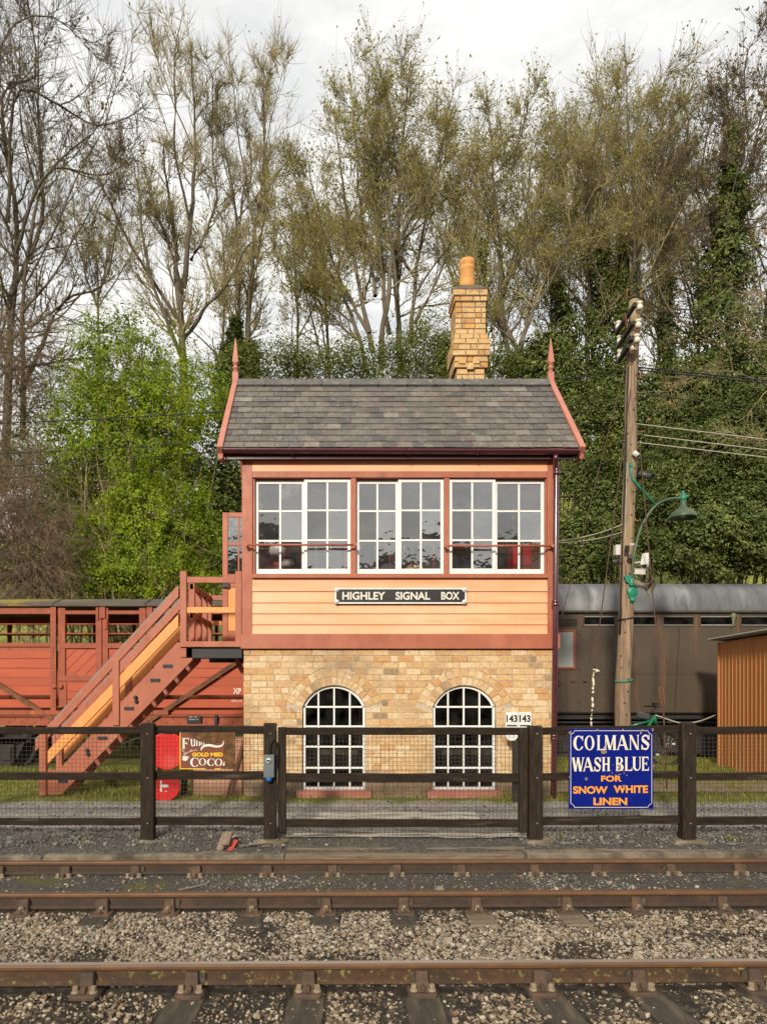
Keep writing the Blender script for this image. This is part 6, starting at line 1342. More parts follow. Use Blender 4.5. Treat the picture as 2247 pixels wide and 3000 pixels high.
def arm(c0, c1, ln, yn):
    a = Vector((tx(c0[0]) * 0 + X(1179.8 + c0[0] * .3001, yn), yn, Z(626.8 + c0[1] * .3001, yn))); yf = yn + ln; b = Vector((X(1179.8 + c1[0] * .3001, yf), yf, a.z + (Z(626.8 + c1[1] * .3001, yf) - a.z) * .3))
    m = MB(); m.bar(a, b, .07, .075); o = m.build('cross_arm', M['arm'], po, .008); return a, b, o
arms = [arm((640, 100), (505, 245), 1.15, 12.35), arm((628, 232), (515, 370), 1.0, 12.42), arm((618, 340), (520, 470), .95, 12.45), arm((590, 400), (520, 480), .7, 12.55)]
for ai, (a, b, o) in enumerate(arms):
    for t_ in (.08, .55, .95):
        p = a + (b - a) * t_ + Vector((.105, 0, -.09)) if t_ < .9 else a + (b - a) * t_ + Vector((.02, 0, .02))
        k = MB(); k.tube([p + Vector((-.06, 0, .02)), p + Vector((-.04, 0, -.03)), p + Vector((0, 0, -.03)), p + Vector((0, 0, .05))], .013, 6); k.build('insulator_hook', M['rust'], o)
        k = MB(); k.lathe([(.02, .02), (.055, .03), (.058, .10), (.035, .115), (.035, .13), (.056, .14), (.056, .165), (.03, .185), (0, .19)], p, 14); k.build('insulator', M['ceramic'], o)
m = MB(); zz_ = tz(40); c, r = pole_at(tz(70)); m.tube(curve_pts([(c.x - .13, c.y, zz_ + .1), (c.x - .14, c.y, zz_), (c.x - .08, c.y, zz_ - .05), (c.x, c.y, zz_ - .06), (c.x + .08, c.y, zz_ - .05), (c.x + .14, c.y, zz_), (c.x + .13, c.y, zz_ + .08)]), .014, 6); m.build('saddle_iron', M['rust'], po)
m = MB(); m.bar((tx(545), TD - .12, tz(195)), (tx(560), TD - .12, tz(300)), .02, .06, (0, 1, 0)); m.build('arm_strut', M['rust'], po)
rgp = random.Random(3); m = MB()
for z in np.arange(.9, 8.0, .22):
    c, r = pole_at(z); a = rgp.uniform(-2.4, -.7); m.lathe([(.018, 0), (.018, .012), (.006, .02)], (c.x + r * math.cos(a), c.y + r * math.sin(a), z), 6, (math.cos(a), math.sin(a), 0))
for q in (635, 755, 1035, 1670): c, r = pole_at(tz(q)); m.bar((c.x + r * .6, c.y - r * .7, tz(q)), (c.x + r * .6 + .16, c.y - r * .7, tz(q) + .02), .025, .025)
m.build('rivet', M['rust'], po)
for q, mt in ((1840, 'cctv'),): c, r = pole_at(tz(q)); m = MB(); m.lathe([(r + .004, -.025), (r + .010, -.02), (r + .010, .02), (r + .004, .025)], (c.x, c.y, tz(q)), 22); m.build('steel_band', M[mt], po)
for py, mt in ((1336, 'black'), (1470, 'green')):
    z = Z(py, TD); c, r = pole_at(z); m = MB(); m.tube([(c.x + (r + .012) * math.cos(a), c.y + (r + .012) * math.sin(a), z + .03 * math.sin(a * 1 + 1)) for a in np.linspace(0, 6.283, 25)], .014, 6, False); m.build('tie_rope', M[mt], po)
m = MB(); P2 = []
for q in (560, 900, 1250, 1700, 2000, 2300, 2480): c, r = pole_at(tz(q)); P2.append((c.x - r * .93, c.y - r * .5, tz(q)))
m.tube(P2, .016, 6); P2 = [(a + .02, b + .03, z_ + .1) for a, b, z_ in P2[:5]]; m.tube(P2, .010, 6); m.build('riser_cable', M['cable'], po)
m = MB(); P2 = []
for q in (1250, 1600, 1790, 1950, 2080): c, r = pole_at(tz(q)); P2.append((c.x - r * .75 + (.05 if q > 1900 else 0), c.y - r * .8, tz(q)))
m.tube(P2, .008, 6); m.build('pale_riser', M['cablelt'], po)
# lamp
LD = 12.78; vx = lambda c: X(1179.8 + c * .3001, LD); vz = lambda c: Z(626.8 + c * .3001, LD)
t = thing('street_lamp', (vx(612), LD, vz(2260)), 'green swan neck lamp with enamel shade bracketed on the pole', 'lamp')
m = MB(); m.tube(curve_pts([(vx(612), LD, vz(2090)), (vx(618), LD, vz(1980)), (vx(640), LD, vz(1850)), (vx(690), LD, vz(1690)), (vx(785), LD, vz(1552)), (vx(880), LD, vz(1506)), (vx(985), LD, vz(1497))]), .027, 10); m.build('swan_neck', M['greendk'], t)
m = MB(); m.tube([(vx(607), LD, vz(1240)), (vx(608), LD, vz(1320)), (vx(622), LD, vz(1365)), (vx(790), LD, vz(1550))], .021, 8); m.lathe([(.03, -.01), (.03, .02)], (vx(607), LD - .01, vz(1262)), 8, (0, -1, 0)); m.build('stay_bracket', M['green'], t)
m = MB(); cx0 = vx(983); m.lathe([(.055, vz(1515)), (.06, vz(1500)), (.062, vz(1482)), (.045, vz(1478)), (.05, vz(1474)), (.028, vz(1468)), (.045, vz(1464)), (.024, vz(1456)), (.03, vz(1452)), (.012, vz(1446)), (0, vz(1444))], (cx0, LD, 0), 16); m.tube([(cx0, LD, vz(1495)), (cx0 + .09, LD, vz(1480))], [.03, .022], 8); m.build('lamp_cap', M['green'], t)
m = MB(); m.lathe([(.055, vz(1515)), (.052, vz(1530)), (.062, vz(1560)), (.075, vz(1568)), (.15, vz(1584)), (.212, vz(1606)), (.236, vz(1626)), (.240, vz(1638)), (.236, vz(1641)), (.228, vz(1634)), (.20, vz(1612)), (.12, vz(1590)), (.05, vz(1575))], (cx0, LD, 0), 32); m.build('lamp_shade', M['greendk'], t)
m = MB(); m.lathe([(0, vz(1636)), (.04, vz(1630)), (.05, vz(1610)), (.03, vz(1590)), (.02, vz(1575))], (cx0, LD, 0), 12); m.build('bulb', M['cctv'], t)
m = MB(); m.prism([(vx(555), vz(2060)), (vx(595), vz(2055)), (vx(622), vz(2080)), (vx(622), vz(2120)), (vx(600), vz(2130)), (vx(585), vz(2110)), (vx(565), vz(2100))], LD - .04, LD + .0); m.lathe([(.055, vz(2130)), (.06, vz(2125)), (.045, vz(2085)), (.04, vz(2075))], (vx(612), LD, 0), 12); m.build('bracket_foot', M['green'], t, .004)
m = MB(); m.lathe([(.10, 0), (.105, .03), (.085, .05), (.03, .06)], (vx(617), LD + .02, vz(2172)), 20, (0, -1, 0)); m.box(vx(590), vx(645), LD - .02, LD + .06, vz(2215), vz(2140)); m.lathe([(.05, vz(2245)), (.05, vz(2215))], (vx(617), LD, 0), 12); m.build('junction_box', M['green'], t)
# cameras and horn on the pole
def camera(c, ln, r, dirv, mat, lab, boxy=False):
    p = Vector((vx(c[0]), LD - .06, vz(c[1]))); d = Vector(dirv).normalized(); t = thing('security_camera', tuple(p), lab, 'security camera', 'security cameras on the pole'); m = MB()
    if boxy: m.bar(p - d * ln / 2, p + d * ln / 2, r * 2, r * 1.9); m.bar(p - d * ln * .55 + Vector((0, 0, r * 1.05)), p + d * ln * .62 + Vector((0, 0, r * 1.05)), r * 2.3, r * .25)
    else: m.tube([p - d * ln / 2, p + d * ln / 2], r, 14)
    m.build('housing', M[mat], t, .004 if boxy else 0)
    m = MB(); q = p + d * ln / 2; m.tube([q - d * .002, q + d * .006], r * .7, 12); m.build('lens', M['black'], t)
    c2, r2 = pole_at(p.z); m = MB(); m.tube([p - d * ln * .2 + Vector((0, .02, -r * .5)), (c2.x + (r2 if p.x > c2.x else -r2) * .8, c2.y - r2 * .5, p.z - r * .2)], .016, 8); m.build('mount', M[mat], t)
camera((634, 1190), .11, .05, (.6, -.3, -.75), 'cctv', 'small pale camera high on the pole above the green stay')
camera((694, 1338), .22, .052, (.75, -.3, -.4), 'cctvgrey', 'dark grey bullet camera beside the green stay')
camera((700, 1957), .22, .058, (-.3, -.35, -.8), 'cctv', 'white camera tilted downwards right of the pole', True)
camera((668, 2034), .20, .05, (.75, -.6, -.12), 'cctv', 'white box camera pointing right just above the horn', True)
camera((485, 1957), .16, .036, (-.75, -.4, -.3), 'cctvgrey', 'slim black camera on the left of the pole')
t = thing('cable_box', (vx(508), LD, vz(1910)), 'pale grey cable box strapped to the left of the pole', 'box'); m = MB(); m.box(vx(487), vx(522), LD - .08, LD + .04, vz(1912), vz(1838)); m.build('case', M['cctv'], t, .006)
m = MB(); m.box(vx(550), vx(575), LD - .14, LD - .08, vz(1892), vz(1848)); m.build('gland', M['black'], t, .004); m = MB(); m.lathe([(.05, 0), (.05, .04), (.03, .06)], (vx(583), LD - .1, vz(1930)), 12, (0, -1, 0)); m.build('sensor', M['cctvgrey'], t)
t = thing('loudspeaker_horn', (vx(660), LD, vz(2150)), 'mossy grey loudspeaker horn on the pole below the cameras', 'loudspeaker')
m = MB(); o0 = Vector((vx(632), LD - .02, vz(2110))); dv = Vector((.62, -.68, -.36)).normalized(); m.lathe([(.05, -.02), (.062, .0), (.062, .09), (.04, .11), (.05, .19), (.085, .27), (.145, .32), (.15, .325), (.14, .322), (.08, .26), (.02, .14)], o0, 24, dv); m.build('bell', M['horn'], t)
m = MB(); m.tube([o0 + dv * .05, (vx(612), LD + .02, vz(2095))], .02, 8); m.build('mount', M['green'], t)
# stays, cables
def wire(name, pts, r, mat, lab, cat, grp=None, sag=0.0, k=5):
    if len(pts) == 2:
        a, b = Vector(pts[0]), Vector(pts[1]); pts = [a + (b - a) * i / 14 - Vector((0, 0, sag * 4 * (i / 14) * (1 - i / 14))) for i in range(15)]
    m = MB(); m.tube(pts, r, k, False); return one(name, m, M[mat], lab, cat, grp)
SW = 'stay wires and cables of the pole'
pa = lambda q: tuple(pole_at(tz(q))[0])
wire('stay_wire', [pa(640), (X(1283, 11.0), 11.0, Z(1440, 11.0))], .010, 'wire', 'rusty stay wire slanting down left to the striped tape', 'wire', SW)
wire('stay_wire', [(X(1347, 12.8), 12.8, tz(600)), (X(1214, 12.2), 12.2, Z(1330, 12.2))], .008, 'wire', 'thin rusty stay wire running down left behind the box corner', 'wire', SW)
wire('stay_wire', [(tx(660), 12.85, tz(1090)), (X(1427, 11.3), 11.3, Z(1484, 11.3))], .010, 'wire', 'rusty stay wire slanting down right to the turnbuckle', 'wire', SW)
t = thing('turnbuckle', (X(1431, 11.25), 11.25, Z(1528, 11.25)), 'rusty turnbuckle at the foot of the right stay wire', 'turnbuckle')
m = MB(); a, b = Vector((X(1427, 11.3), 11.3, Z(1484, 11.3))), Vector((X(1432, 11.2), 11.2, Z(1526, 11.2))); s_ = Vector((.03, 0, 0)); m.tube([a, a + s_ + (b - a) * .1, b + s_ - (b - a) * .1, b, b - s_ - (b - a) * .1, a - s_ + (b - a) * .1, a], .008, 6); m.build('loop', M['rust'], t); m = MB(); m.tube([b, (X(1440, 11.0), 11.0, -.05)], .012, 6); m.obox(b, (.09, .04, .04), Matrix.Identity(3)); m.build('rod', M['wire'], t)
m = MB(); a, b = Vector((X(1283, 11.0), 11.0, Z(1440, 11.0))), Vector((X(1269, 10.6), 10.6, -.05)); rgq = random.Random(2); P = []; R_ = []
for i in range(30): P.append(a + (b - a) * i / 29 + Vector((rgq.uniform(-.008, .008), 0, 0))); R_.append(rgq.uniform(.010, .024) if 2 < i < 16 else .012)
m.tube(P, R_, 7); m.obox(a + Vector((.03, 0, -.06)), (.10, .02, .05), Matrix.Rotation(.6, 3, 'Y')); one('tape_wrapped_stay', m, M['tapey'], 'yellow and black tape wrapped round the left stay wire', 'tape')
for k, (q, e, z1_, mt, r) in enumerate(((962, 1590, 1080, 'cablelt', .010), (1037, 1590, 1155, 'cablelt', .010), (1095, 1590, 1208, 'cablelt', .010), (555, 1590, 655, 'cable', .014), (575, 1590, 672, 'cable', .012), (745, 1590, 862, 'cable', .008), (150, 1590, 190, 'cable', .006))):
    c = Vector(pa(q)); xe, ze = tx(e), tz(z1_); d_ = Vector((xe - c.x, 0, ze - c.z)); e_ = c + d_ * 4
    wire('overhead_cable', [c + Vector((.1, 0, 0)), e_], r, mt, ('uppermost pale', 'middle pale', 'lowest pale', 'upper thick black', 'lower thick black', 'thin dark', 'topmost thin')[k] + ' cable running right from the pole', 'cable', SW)
for k, (q, py, r) in enumerate(((560, 900, .012), (760, 968, .008), (800, 1000, .008), (900, 1025, .006))):
    c = Vector(pa(q)); c.y = 13.0; yl = 13.4; e_ = Vector((X(-400, yl), yl, Z(py + 22, yl)))
    wire('overhead_cable', [c, e_], r, 'cable', ('uppermost black', 'second thin', 'third thin', 'lowest thin')[k] + ' cable running left behind the roof to the bushes', 'cable', SW, sag=.25)
for k, (q, q2, mt, r) in enumerate(((1690, 1815, 'cablelt', .010), (1745, 1812, 'cablelt', .009), (1782, 1818, 'cable', .012))):
    wire('drop_cable', [pole_at(tz(q))[0] + Vector((-.12, -.05, 0)), (UX1 + .02, 11.4, Z(626.8 + q2 * .3001, 11.4))], r, mt, ('upper pale', 'lower pale', 'black')[k] + ' cable drooping from the pole to the box', 'cable', SW, sag=.08)
m = MB(); m.tube([Vector(q) for q in curve_pts([(X(1415, 13.6), 13.6, Z(1545, 13.6)), (X(1470, 13.6), 13.6, Z(1562, 13.6)), (X(1510, 13.6), 13.6, Z(1558, 13.6)), (X(1556, 13.9), 14.1, Z(1546, 13.9))])], .014, 6); one('hose', m, M['cablelt'], 'pale hose looping from behind the bicycle to the shed', 'hose')
# ---------------------------------------------------------------- bicycle
QD = 14.15; hx = lambda c: X(1143 + c * .31022, QD); hz = lambda c: Z(1216.7 + c * .31022, QD)
BG0 = -.01
bk = thing('bicycle', (hx(840), QD, BG0), 'green electric bicycle leaning behind the pole and blue sign', 'bicycle')
WR = .345; fwx, rwx, wzc = hx(945), hx(945) - 1.14, BG0 + WR
for wxx in (fwx, rwx):
    m = MB(); m.tube([(wxx + WR * math.cos(a), QD, wzc + WR * math.sin(a)) for a in np.linspace(0, 6.2832, 41)], .027, 8, False); w_ = m.build('wheel', M['tyre'], bk)
    m = MB(); m.tube([(wxx + .305 * math.cos(a), QD, wzc + .305 * math.sin(a)) for a in np.linspace(0, 6.2832, 33)], .010, 6, False); m.tube([(wxx, QD - .04, wzc), (wxx, QD + .04, wzc)], .03, 10); m.build('rim', M['black'], w_)
    m = MB()
    for k in range(20): a = k * 6.2832 / 20; m.tube([(wxx + .025 * math.cos(a + .6), QD + (.02 if k % 2 else -.02), wzc + .025 * math.sin(a + .6)), (wxx + .30 * math.cos(a), QD, wzc + .30 * math.sin(a))], .0022, 4, False)
    m.build('spoke', M['steel'], w_)
    m = MB(); m.obox((wxx + .16, QD - .02, wzc + .12), (.07, .015, .035), Matrix.Identity(3)); m.obox((wxx - .17, QD - .02, wzc - .1), (.07, .015, .035), Matrix.Identity(3)); m.build('reflector', M['cctv'], w_)
hd = Vector((fwx - .22, QD, wzc + .62)); cr_ = Vector((rwx + .46, QD, wzc - .03)); se = Vector((rwx + .30, QD, wzc + .50))
m = MB(); m.tube([hd + Vector((-.01, 0, .05)), cr_], .034, 10); m.tube([hd, se + Vector((.02, 0, -.04))], .026, 8); m.tube([cr_, se], .02, 8); m.tube([cr_, (rwx, QD, wzc)], .015, 6); m.tube([se, (rwx, QD, wzc)], .013, 6); m.tube([hd + Vector((-.02, 0, .09)), hd + Vector((.03, 0, -.08))], .034, 10); m.build('frame', M['bikegreen'], bk)
m = MB(); m.tube([hd + Vector((.03, .05, -.08)), (fwx, QD + .06, wzc)], .018, 8); m.tube([hd + Vector((.03, -.05, -.08)), (fwx, QD - .06, wzc)], .018, 8); m.build('fork', M['black'], bk)
m = MB(); t0 = hd + Vector((-.04, 0, .20)); m.tube([hd + Vector((-.02, 0, .08)), t0, t0 + Vector((.06, 0, .06))], .018, 8); g = t0 + Vector((.06, 0, .07)); m.tube([g + Vector((-.10, .30, .0)), g + Vector((0, .12, 0)), g + Vector((0, -.12, 0)), g + Vector((-.10, -.30, .0))], .013, 8); m.tube([g + Vector((-.10, -.30, 0)), g + Vector((-.16, -.34, .0))], .018, 8); m.obox(g + Vector((0, 0, .05)), (.09, .10, .06), Matrix.Identity(3)); m.build('handlebar', M['black'], bk)
m = MB(); m.obox(hd + Vector((-.24, 0, .08)), (.26, .10, .13), Matrix.Rotation(.18, 3, 'Y')); m.build('frame_bag', M['cctvgrey'], bk, .02)
m = MB(); m.tube([se, se + Vector((-.05, 0, .14))], .015, 8); m.obox(se + Vector((-.06, 0, .17)), (.26, .12, .05), Matrix.Rotation(-.06, 3, 'Y')); m.build('saddle', M['black'], bk, .018)
m = MB(); m.tube([(rwx + (WR + .06) * math.cos(a), QD, wzc + (WR + .06) * math.sin(a)) for a in np.linspace(.6, 2.9, 14)], .024, 6); m.build('mudguard', M['black'], bk)
m = MB(); m.lathe([(.10, -.005), (.10, .005)], cr_, 20, (0, 1, 0)); m.tube([cr_ + Vector((0, -.06, 0)), cr_ + Vector((.12, -.06, -.11))], .012, 6); m.obox(cr_ + Vector((.12, -.1, -.12)), (.09, .08, .02), Matrix.Identity(3)); m.build('crank', M['black'], bk)
# field fence far behind, seen between the box and the pole
t = thing('field_fence', (X(1225, 40), 40, 10), 'distant dark post and rail fence on the bright hillside', 'fence')
m = MB()
for q in (1042, 1056, 1072): m.box(X(1205, 40), X(1300, 40), 40, 40.08, Z(q + 3, 40), Z(q, 40))
m.build('rail', M['timber_dark'], t); m = MB()
for q in (1207, 1242, 1290): m.box(X(q, 40), X(q + 3, 40), 40.08, 40.2, Z(1095, 40), Z(1036, 40))
m.build('post', M['timber_dark'], t)
# ---------------------------------------------------------------- ballast, chippings, grass
def on_sleeper(x, y, rng):
    k = np.zeros(len(x), bool)
    for sx_, sk in SLX:
        if sk == 9: k |= (np.abs(x - sx_) < .14) & (np.abs(y - (D2 - .2)) < .22)
        else:
            c = sx_ + sk * np.clip((5.1 - y) / 1.35, 0, 1); k |= (np.abs(x - c) < .145) & (y < 5.0)
    k &= rng.random(len(x)) > .16
    for d in (D1, D2, D3): k |= np.abs(y - ry(d, x)) < .05
    for d, xs_ in ((D1, nearx), (D2, midx), (D3, farx)):
        for q in xs_: k |= (np.abs(x - q) < .10) & (np.abs(y - ry(d, q)) < .16)
    return k
def st(o, lab): o['kind'] = 'stuff'; o['label'] = lab
cl = lambda x, y, lo, hi, s=1.6, sd=1: np.clip((vnoise(x, y, s, sd) * .6 + vnoise(x, y, s * 3.1, sd + 1) * .4 - lo) / (hi - lo), 0, 1)
st(stones('ballast', 1, 21000, (-3.6, 4.6), (3.7, 4.80), .0255, .32, M['stone_mix'], lambda x, y: .10 + .9 * cl(x, y, .40, .68, 1.9, 3), avoid=on_sleeper, sink=.2), 'brown and cream ballast stones in front of the near rail')
st(stones('ballast', 2, 52000, (-4.2, 5.6), (4.86, 6.42), .0215, .42, M['stone_pale'], lambda x, y: (.10 + .80 * cl(x, y, .36, .62, 1.5, 8)) * np.clip(1.0 - .10 * x, .45, 1.05), avoid=on_sleeper, sink=.2), 'pale crushed ballast between the near and middle rails')
st(stones('ballast', 16, 16000, (-4.2, 5.6), (4.86, 6.42), .014, .5, M['stone_mix'], lambda x, y: .5 + .5 * cl(x, y, .3, .6, 2, 48), avoid=on_sleeper, sink=.3), 'small dirty stones between the pale ballast')
st(stones('ballast', 17, 9000, (-3.6, 4.6), (3.7, 4.80), .014, .5, M['stone_mix'], lambda x, y: .3 + .7 * cl(x, y, .3, .6, 2, 58), avoid=on_sleeper, sink=.3), 'small dirty stones in front of the near rail')
st(stones('ballast', 12, 5000, (-4.2, 5.6), (5.9, 6.42), .029, .3, M['stone_mix'], lambda x, y: .2 + .8 * cl(x, y, .40, .66, 1.3, 18), avoid=on_sleeper, sink=.15), 'coarser ballast stones along the middle rail')
st(stones('ballast', 13, 2600, (-4.2, 5.0), (4.86, 5.2), .036, .3, M['stone_pale'], lambda x, y: (x < -.2) * .9 + .08, avoid=on_sleeper, sink=.15), 'large pale ballast stones heaped behind the near rail')
st(stones('gravel', 3, 22000, (-4.8, 6.2), (6.52, 7.72), .015, .5, M['stone_grey'], lambda x, y: .10 + .9 * cl(x, y, .42, .70, 1.8, 12), avoid=on_sleeper, sink=.35), 'fine dark gravel between the middle and far rails')
st(stones('gravel', 14, 2200, (-4.8, 6.2), (6.52, 7.72), .026, .4, M['stone_mix'], lambda x, y: cl(x, y, .35, .7, 1.8, 22), avoid=on_sleeper, sink=.25), 'scattered brown stones between the middle and far rails')
def on_cross(x, y, rng): return ((x > X(614, 7.9)) & (x < X(1138, 7.9)) & (rng.random(len(x)) > .03)) | (np.abs(y - ry(7.865, x)) < .15) & (rng.random(len(x)) > .10)
st(stones('chippings', 4, 16000, (-5.2, 6.8), (7.74, 8.75), .024, .38, M['stone_grey'], lambda x, y: np.clip(.95 - (y - 8.35) * 2, 0, 1) * (.25 + .75 * cl(x, y, .33, .58, 2.2, 15)), avoid=on_cross, sink=.15), 'grey chippings along the foot of the fence')
st(stones('chippings', 6, 9000, (-6.5, 8), (8.6, 10.0), .015, .45, M['stone_grey'], lambda x, y: .2 + .8 * cl(x, y, .45, .7, 2.2, 25), sink=.3), 'small chippings scattered over the cinder path')
st(stones('ballast', 15, 1400, (-5.5, 7.0), (3.9, 8.6), .020, .45, M['stone_pale'], lambda x, y: cl(x, y, .5, .75, 3, 35), avoid=lambda x, y, r: on_sleeper(x, y, r) , sink=.15), 'single pale stones scattered over track and verge')
def grass(name, seed, n, xr, yr, h, lab, dens=None, mat='grassb'):
    rng = np.random.default_rng(seed); x, y = rng.uniform(*xr, n), rng.uniform(*yr, n)
    keep = np.ones(n, bool)
    if dens is not None: keep = rng.random(n) < dens(x, y)
    x, y = x[keep], y[keep]; n = len(x); z = gz(x, y) - .005
    hh = h * np.exp(rng.normal(0, .4, n)) * (.5 + vnoise(x, y, 2.5, seed)); a = rng.uniform(0, 6.283, n); w = .0045 * np.exp(rng.normal(0, .3, n)) * (1 + y * .03)
    ln = rng.normal(0, .45, n) * hh; b = rng.uniform(0, 6.283, n)
    p = np.stack([x, y, z], 1); u = np.stack([np.cos(a) * w, np.sin(a) * w, np.zeros(n)], 1); l = np.stack([np.cos(b) * ln, np.sin(b) * ln, hh], 1)
    m1 = p + l * np.array([.35, .35, .6]); v = np.stack([p - u, p + u, m1 + u * .7, p + l, m1 - u * .7], 1).reshape(-1, 3)
    i = np.arange(n)[:, None] * 5; q = np.concatenate([i + np.array([[0, 1, 2, 4]]), i + np.array([[4, 2, 3, 3]])]) ; 
    f4 = i + np.array([[0, 1, 2, 4]]); f3 = i + np.array([[4, 2, 3]])
    f = np.concatenate([np.concatenate([f4[:, [0, 1, 2]], f4[:, [0, 2, 3]]]), f3])
    o = raw(name, v, f, M[mat]); st(o, lab)
M['dirt'] = mk('bare dirt', (.23, .17, .10), (.15, .115, .068), scale=9, rough=.95, bump=.006, bsc=30, dirt=(.16, .16, .04), dsc=2, dth=(.5, .7))
patch('dirt_path', np.arange(3.35, 10.5, .25), np.linspace(10.62, 11.9, 8), M['dirt'], .012, .012)
M['worn'] = mk('worn pale concrete', (.46, .43, .37), (.34, .315, .27), scale=4, st=(.6, 3, 1), rough=.95, bump=.004, bsc=25, dirt=[((.12, .105, .085), 5, (.50, .62), (.35, 2.2, 1)), ((.075, .065, .05), 1.6, (.56, .72), (.7, 1.5, 1))])
def worn_slab(x0, x1, y0, y1, seed):
    n = 40; rg = np.random.default_rng(seed); xs = np.linspace(x0, x1, n); a = y0 + np.cumsum(rng_step(rg, n)); b = y1 + np.cumsum(rng_step(rg, n))
    v = [(x, q, float(gz(x, q)) + .016) for x, q in zip(xs, a)] + [(x, q, float(gz(x, q)) + .016) for x, q in zip(xs, b)]
    o = raw('path_slab', v, [[i, i + 1, n + i + 1, n + i] for i in range(n - 1)], M['worn']); o['kind'] = 'structure'
def rng_step(rg, n): return rg.normal(0, .012, n)
worn_slab(X(622, 8.6), X(1140, 8.6), 8.24, 8.52, 1); worn_slab(X(640, 9.2), X(1030, 9.2), 8.78, 9.36, 2)
inside = lambda x, y: (x > BX0 - .02) & (x < BX1 + .02) & (y > DW - .03) & (y < BACK)
grass('grass', 1, 26000, (-7.5, -1.3), (9.75, 13.9), .05, 'rough grass below the staircase and wagon', lambda x, y: np.clip(.25 + .9 * vnoise(x, y, 1.4, 5), 0, 1) * (y > 10.12 - .3 * vnoise(x, y, 2.0, 6)))
grass('grass', 2, 30000, (3.2, 10), (9.85, 15.4), .055, 'bright grass right of the box under the coach', lambda x, y: np.clip(.2 + .9 * vnoise(x, y, 1.2, 9), 0, 1) * (np.abs(y - 11.25 - .3 * (vnoise(x, y, 2, 3) - .5)) > .62 + .2 * vnoise(x, y, 5, 4)))
grass('grass', 3, 4500, (-1.5, 3.4), (9.95, 10.24), .028, 'thin grass strip at the foot of the brick wall', lambda x, y: np.clip(vnoise(x, y, 2.2, 4) * 1.5 - .3 + (x > 1.5) * .3, 0, 1))
grass('grass', 4, 900, (-4.9, 6.3), (7.95, 8.6), .06, 'sparse weeds at the fence foot', lambda x, y: cl(x, y, .58, .75, 1.6, 44) * ~((x > -.75) & (x < 2.4)))
def tuft(p, q, y, n, h, lab, mat='grassb', sp=.10):
    rng = np.random.default_rng(int(p)); c = np.array([X(p, y), y, float(gz(X(p, y), y))]); b = rng.normal(0, sp * .4, (n, 3)); b[:, 2] = 0
    d = rng.normal(0, .35, (n, 3)); d[:, 2] = 1; a = grow(rng, c + b, d, h * rng.uniform(.5, 1, n), np.full(n, .004), 5, .1, -.12, .2); t = tubes([(a[0], a[1], 3)])
    tip = a[0][:, 2:].reshape(-1, 3); v, f = leaf_quads(rng, tip, rng.normal(size=tip.shape), .03 * np.ones(len(tip)), .5)
    r = thing('weed', tuple(c), lab, 'weed', 'weeds near the fence'); raw('stem', t[0], t[1], M[mat], r); raw('leaf', v, f, M[mat], r)
tuft(242, 1660, 11.5, 60, .42, 'tall grassy weed under the wagon beside the staircase'); tuft(1098, 1718, 10.1, 50, .2, 'leafy weed at the wall foot by the iron post', sp=.3); tuft(1580, 1700, 11.0, 60, .26, 'weeds spreading at the foot of the shed', sp=.5); tuft(1583, 1800, 8.2, 16, .06, 'small green weed in the chippings by the right kerb', sp=.12)
# ---------------------------------------------------------------- bushes and ivy masses
def lobe(px, py, d, rpx, rpz, ry_=None): s = d / F; return (X(px, d), d, Z(py, d), rpx * s, ry_ or rpx * s * .7, rpz * s)
BG = 'bushes behind the railway vehicles'
bush('hawthorn_bush', 11, [lobe(270, 800, 21, 120, 120), lobe(205, 930, 20, 95, 120), lobe(320, 930, 20, 130, 150), lobe(410, 860, 21, 90, 110)], M['haw'], M['twig'], 'tall fresh green bush rising left of the signal box', 1150, 62, .066, .25, BG, strag=7, stems=46, spray=.5)
bush('hawthorn_bush', 12, [lobe(330, 1130, 18.6, 120, 130), lobe(415, 1180, 18.4, 75, 120), lobe(225, 1200, 18.3, 75, 110), lobe(330, 1250, 18.0, 160, 60)], M['haw'], M['twig'], 'bright leafy hawthorn just behind the wagon roof', 1050, 62, .060, .21, BG, strag=7, stems=40, spray=.45)
bush('hawthorn_bush', 13, [lobe(110, 950, 22, 90, 110), lobe(70, 1060, 21.5, 110, 110), lobe(160, 1070, 21, 80, 110)], M['haw2'], M['twig'], 'duller olive bush at the far left behind the brambles', 420, 44, .075, .28, BG, strag=6)
bush('evergreen_bush', 14, [lobe(190, 1140, 22.5, 120, 130), lobe(340, 1100, 23, 160, 190), lobe(470, 1130, 21.5, 65, 150), lobe(505, 1010, 22, 38, 150), lobe(500, 870, 23.5, 28, 110)], M['ivy'], M['bark_dark'], 'dark ivy thicket between the green bush and the box', 900, 44, .12, .32, BG, up=.3)
bush('hawthorn_bush', 15, [lobe(600, 790, 24, 90, 55), lobe(520, 800, 24, 50, 60), lobe(690, 800, 24, 100, 40), lobe(760, 790, 24.4, 70, 55)], M['haw2'], M['twig'], 'olive green bush showing above the left end of the roof', 430, 40, .075, .3, BG, strag=4)
bush('hawthorn_bush', 16, [lobe(915, 760, 24.5, 80, 75), lobe(850, 800, 24, 60, 50), lobe(960, 790, 24, 45, 70), lobe(1075, 800, 24, 40, 55)], M['haw2'], M['twig'], 'olive green bush around the chimney base behind the roof', 460, 40, .075, .28, BG, strag=5)
bush('laurel_bush', 17, [lobe(1500, 1030, 20.5, 115, 130), lobe(1600, 1000, 20.5, 120, 150), lobe(1440, 1130, 19.8, 75, 120), lobe(1560, 1160, 19.4, 150, 110), lobe(1680, 1150, 19.6, 110, 130)], M['laurel'], M['bark_dark'], 'big dark glossy evergreen bush right of the lamp', 900, 120, .085, .28, BG, up=.45, dome=.75)
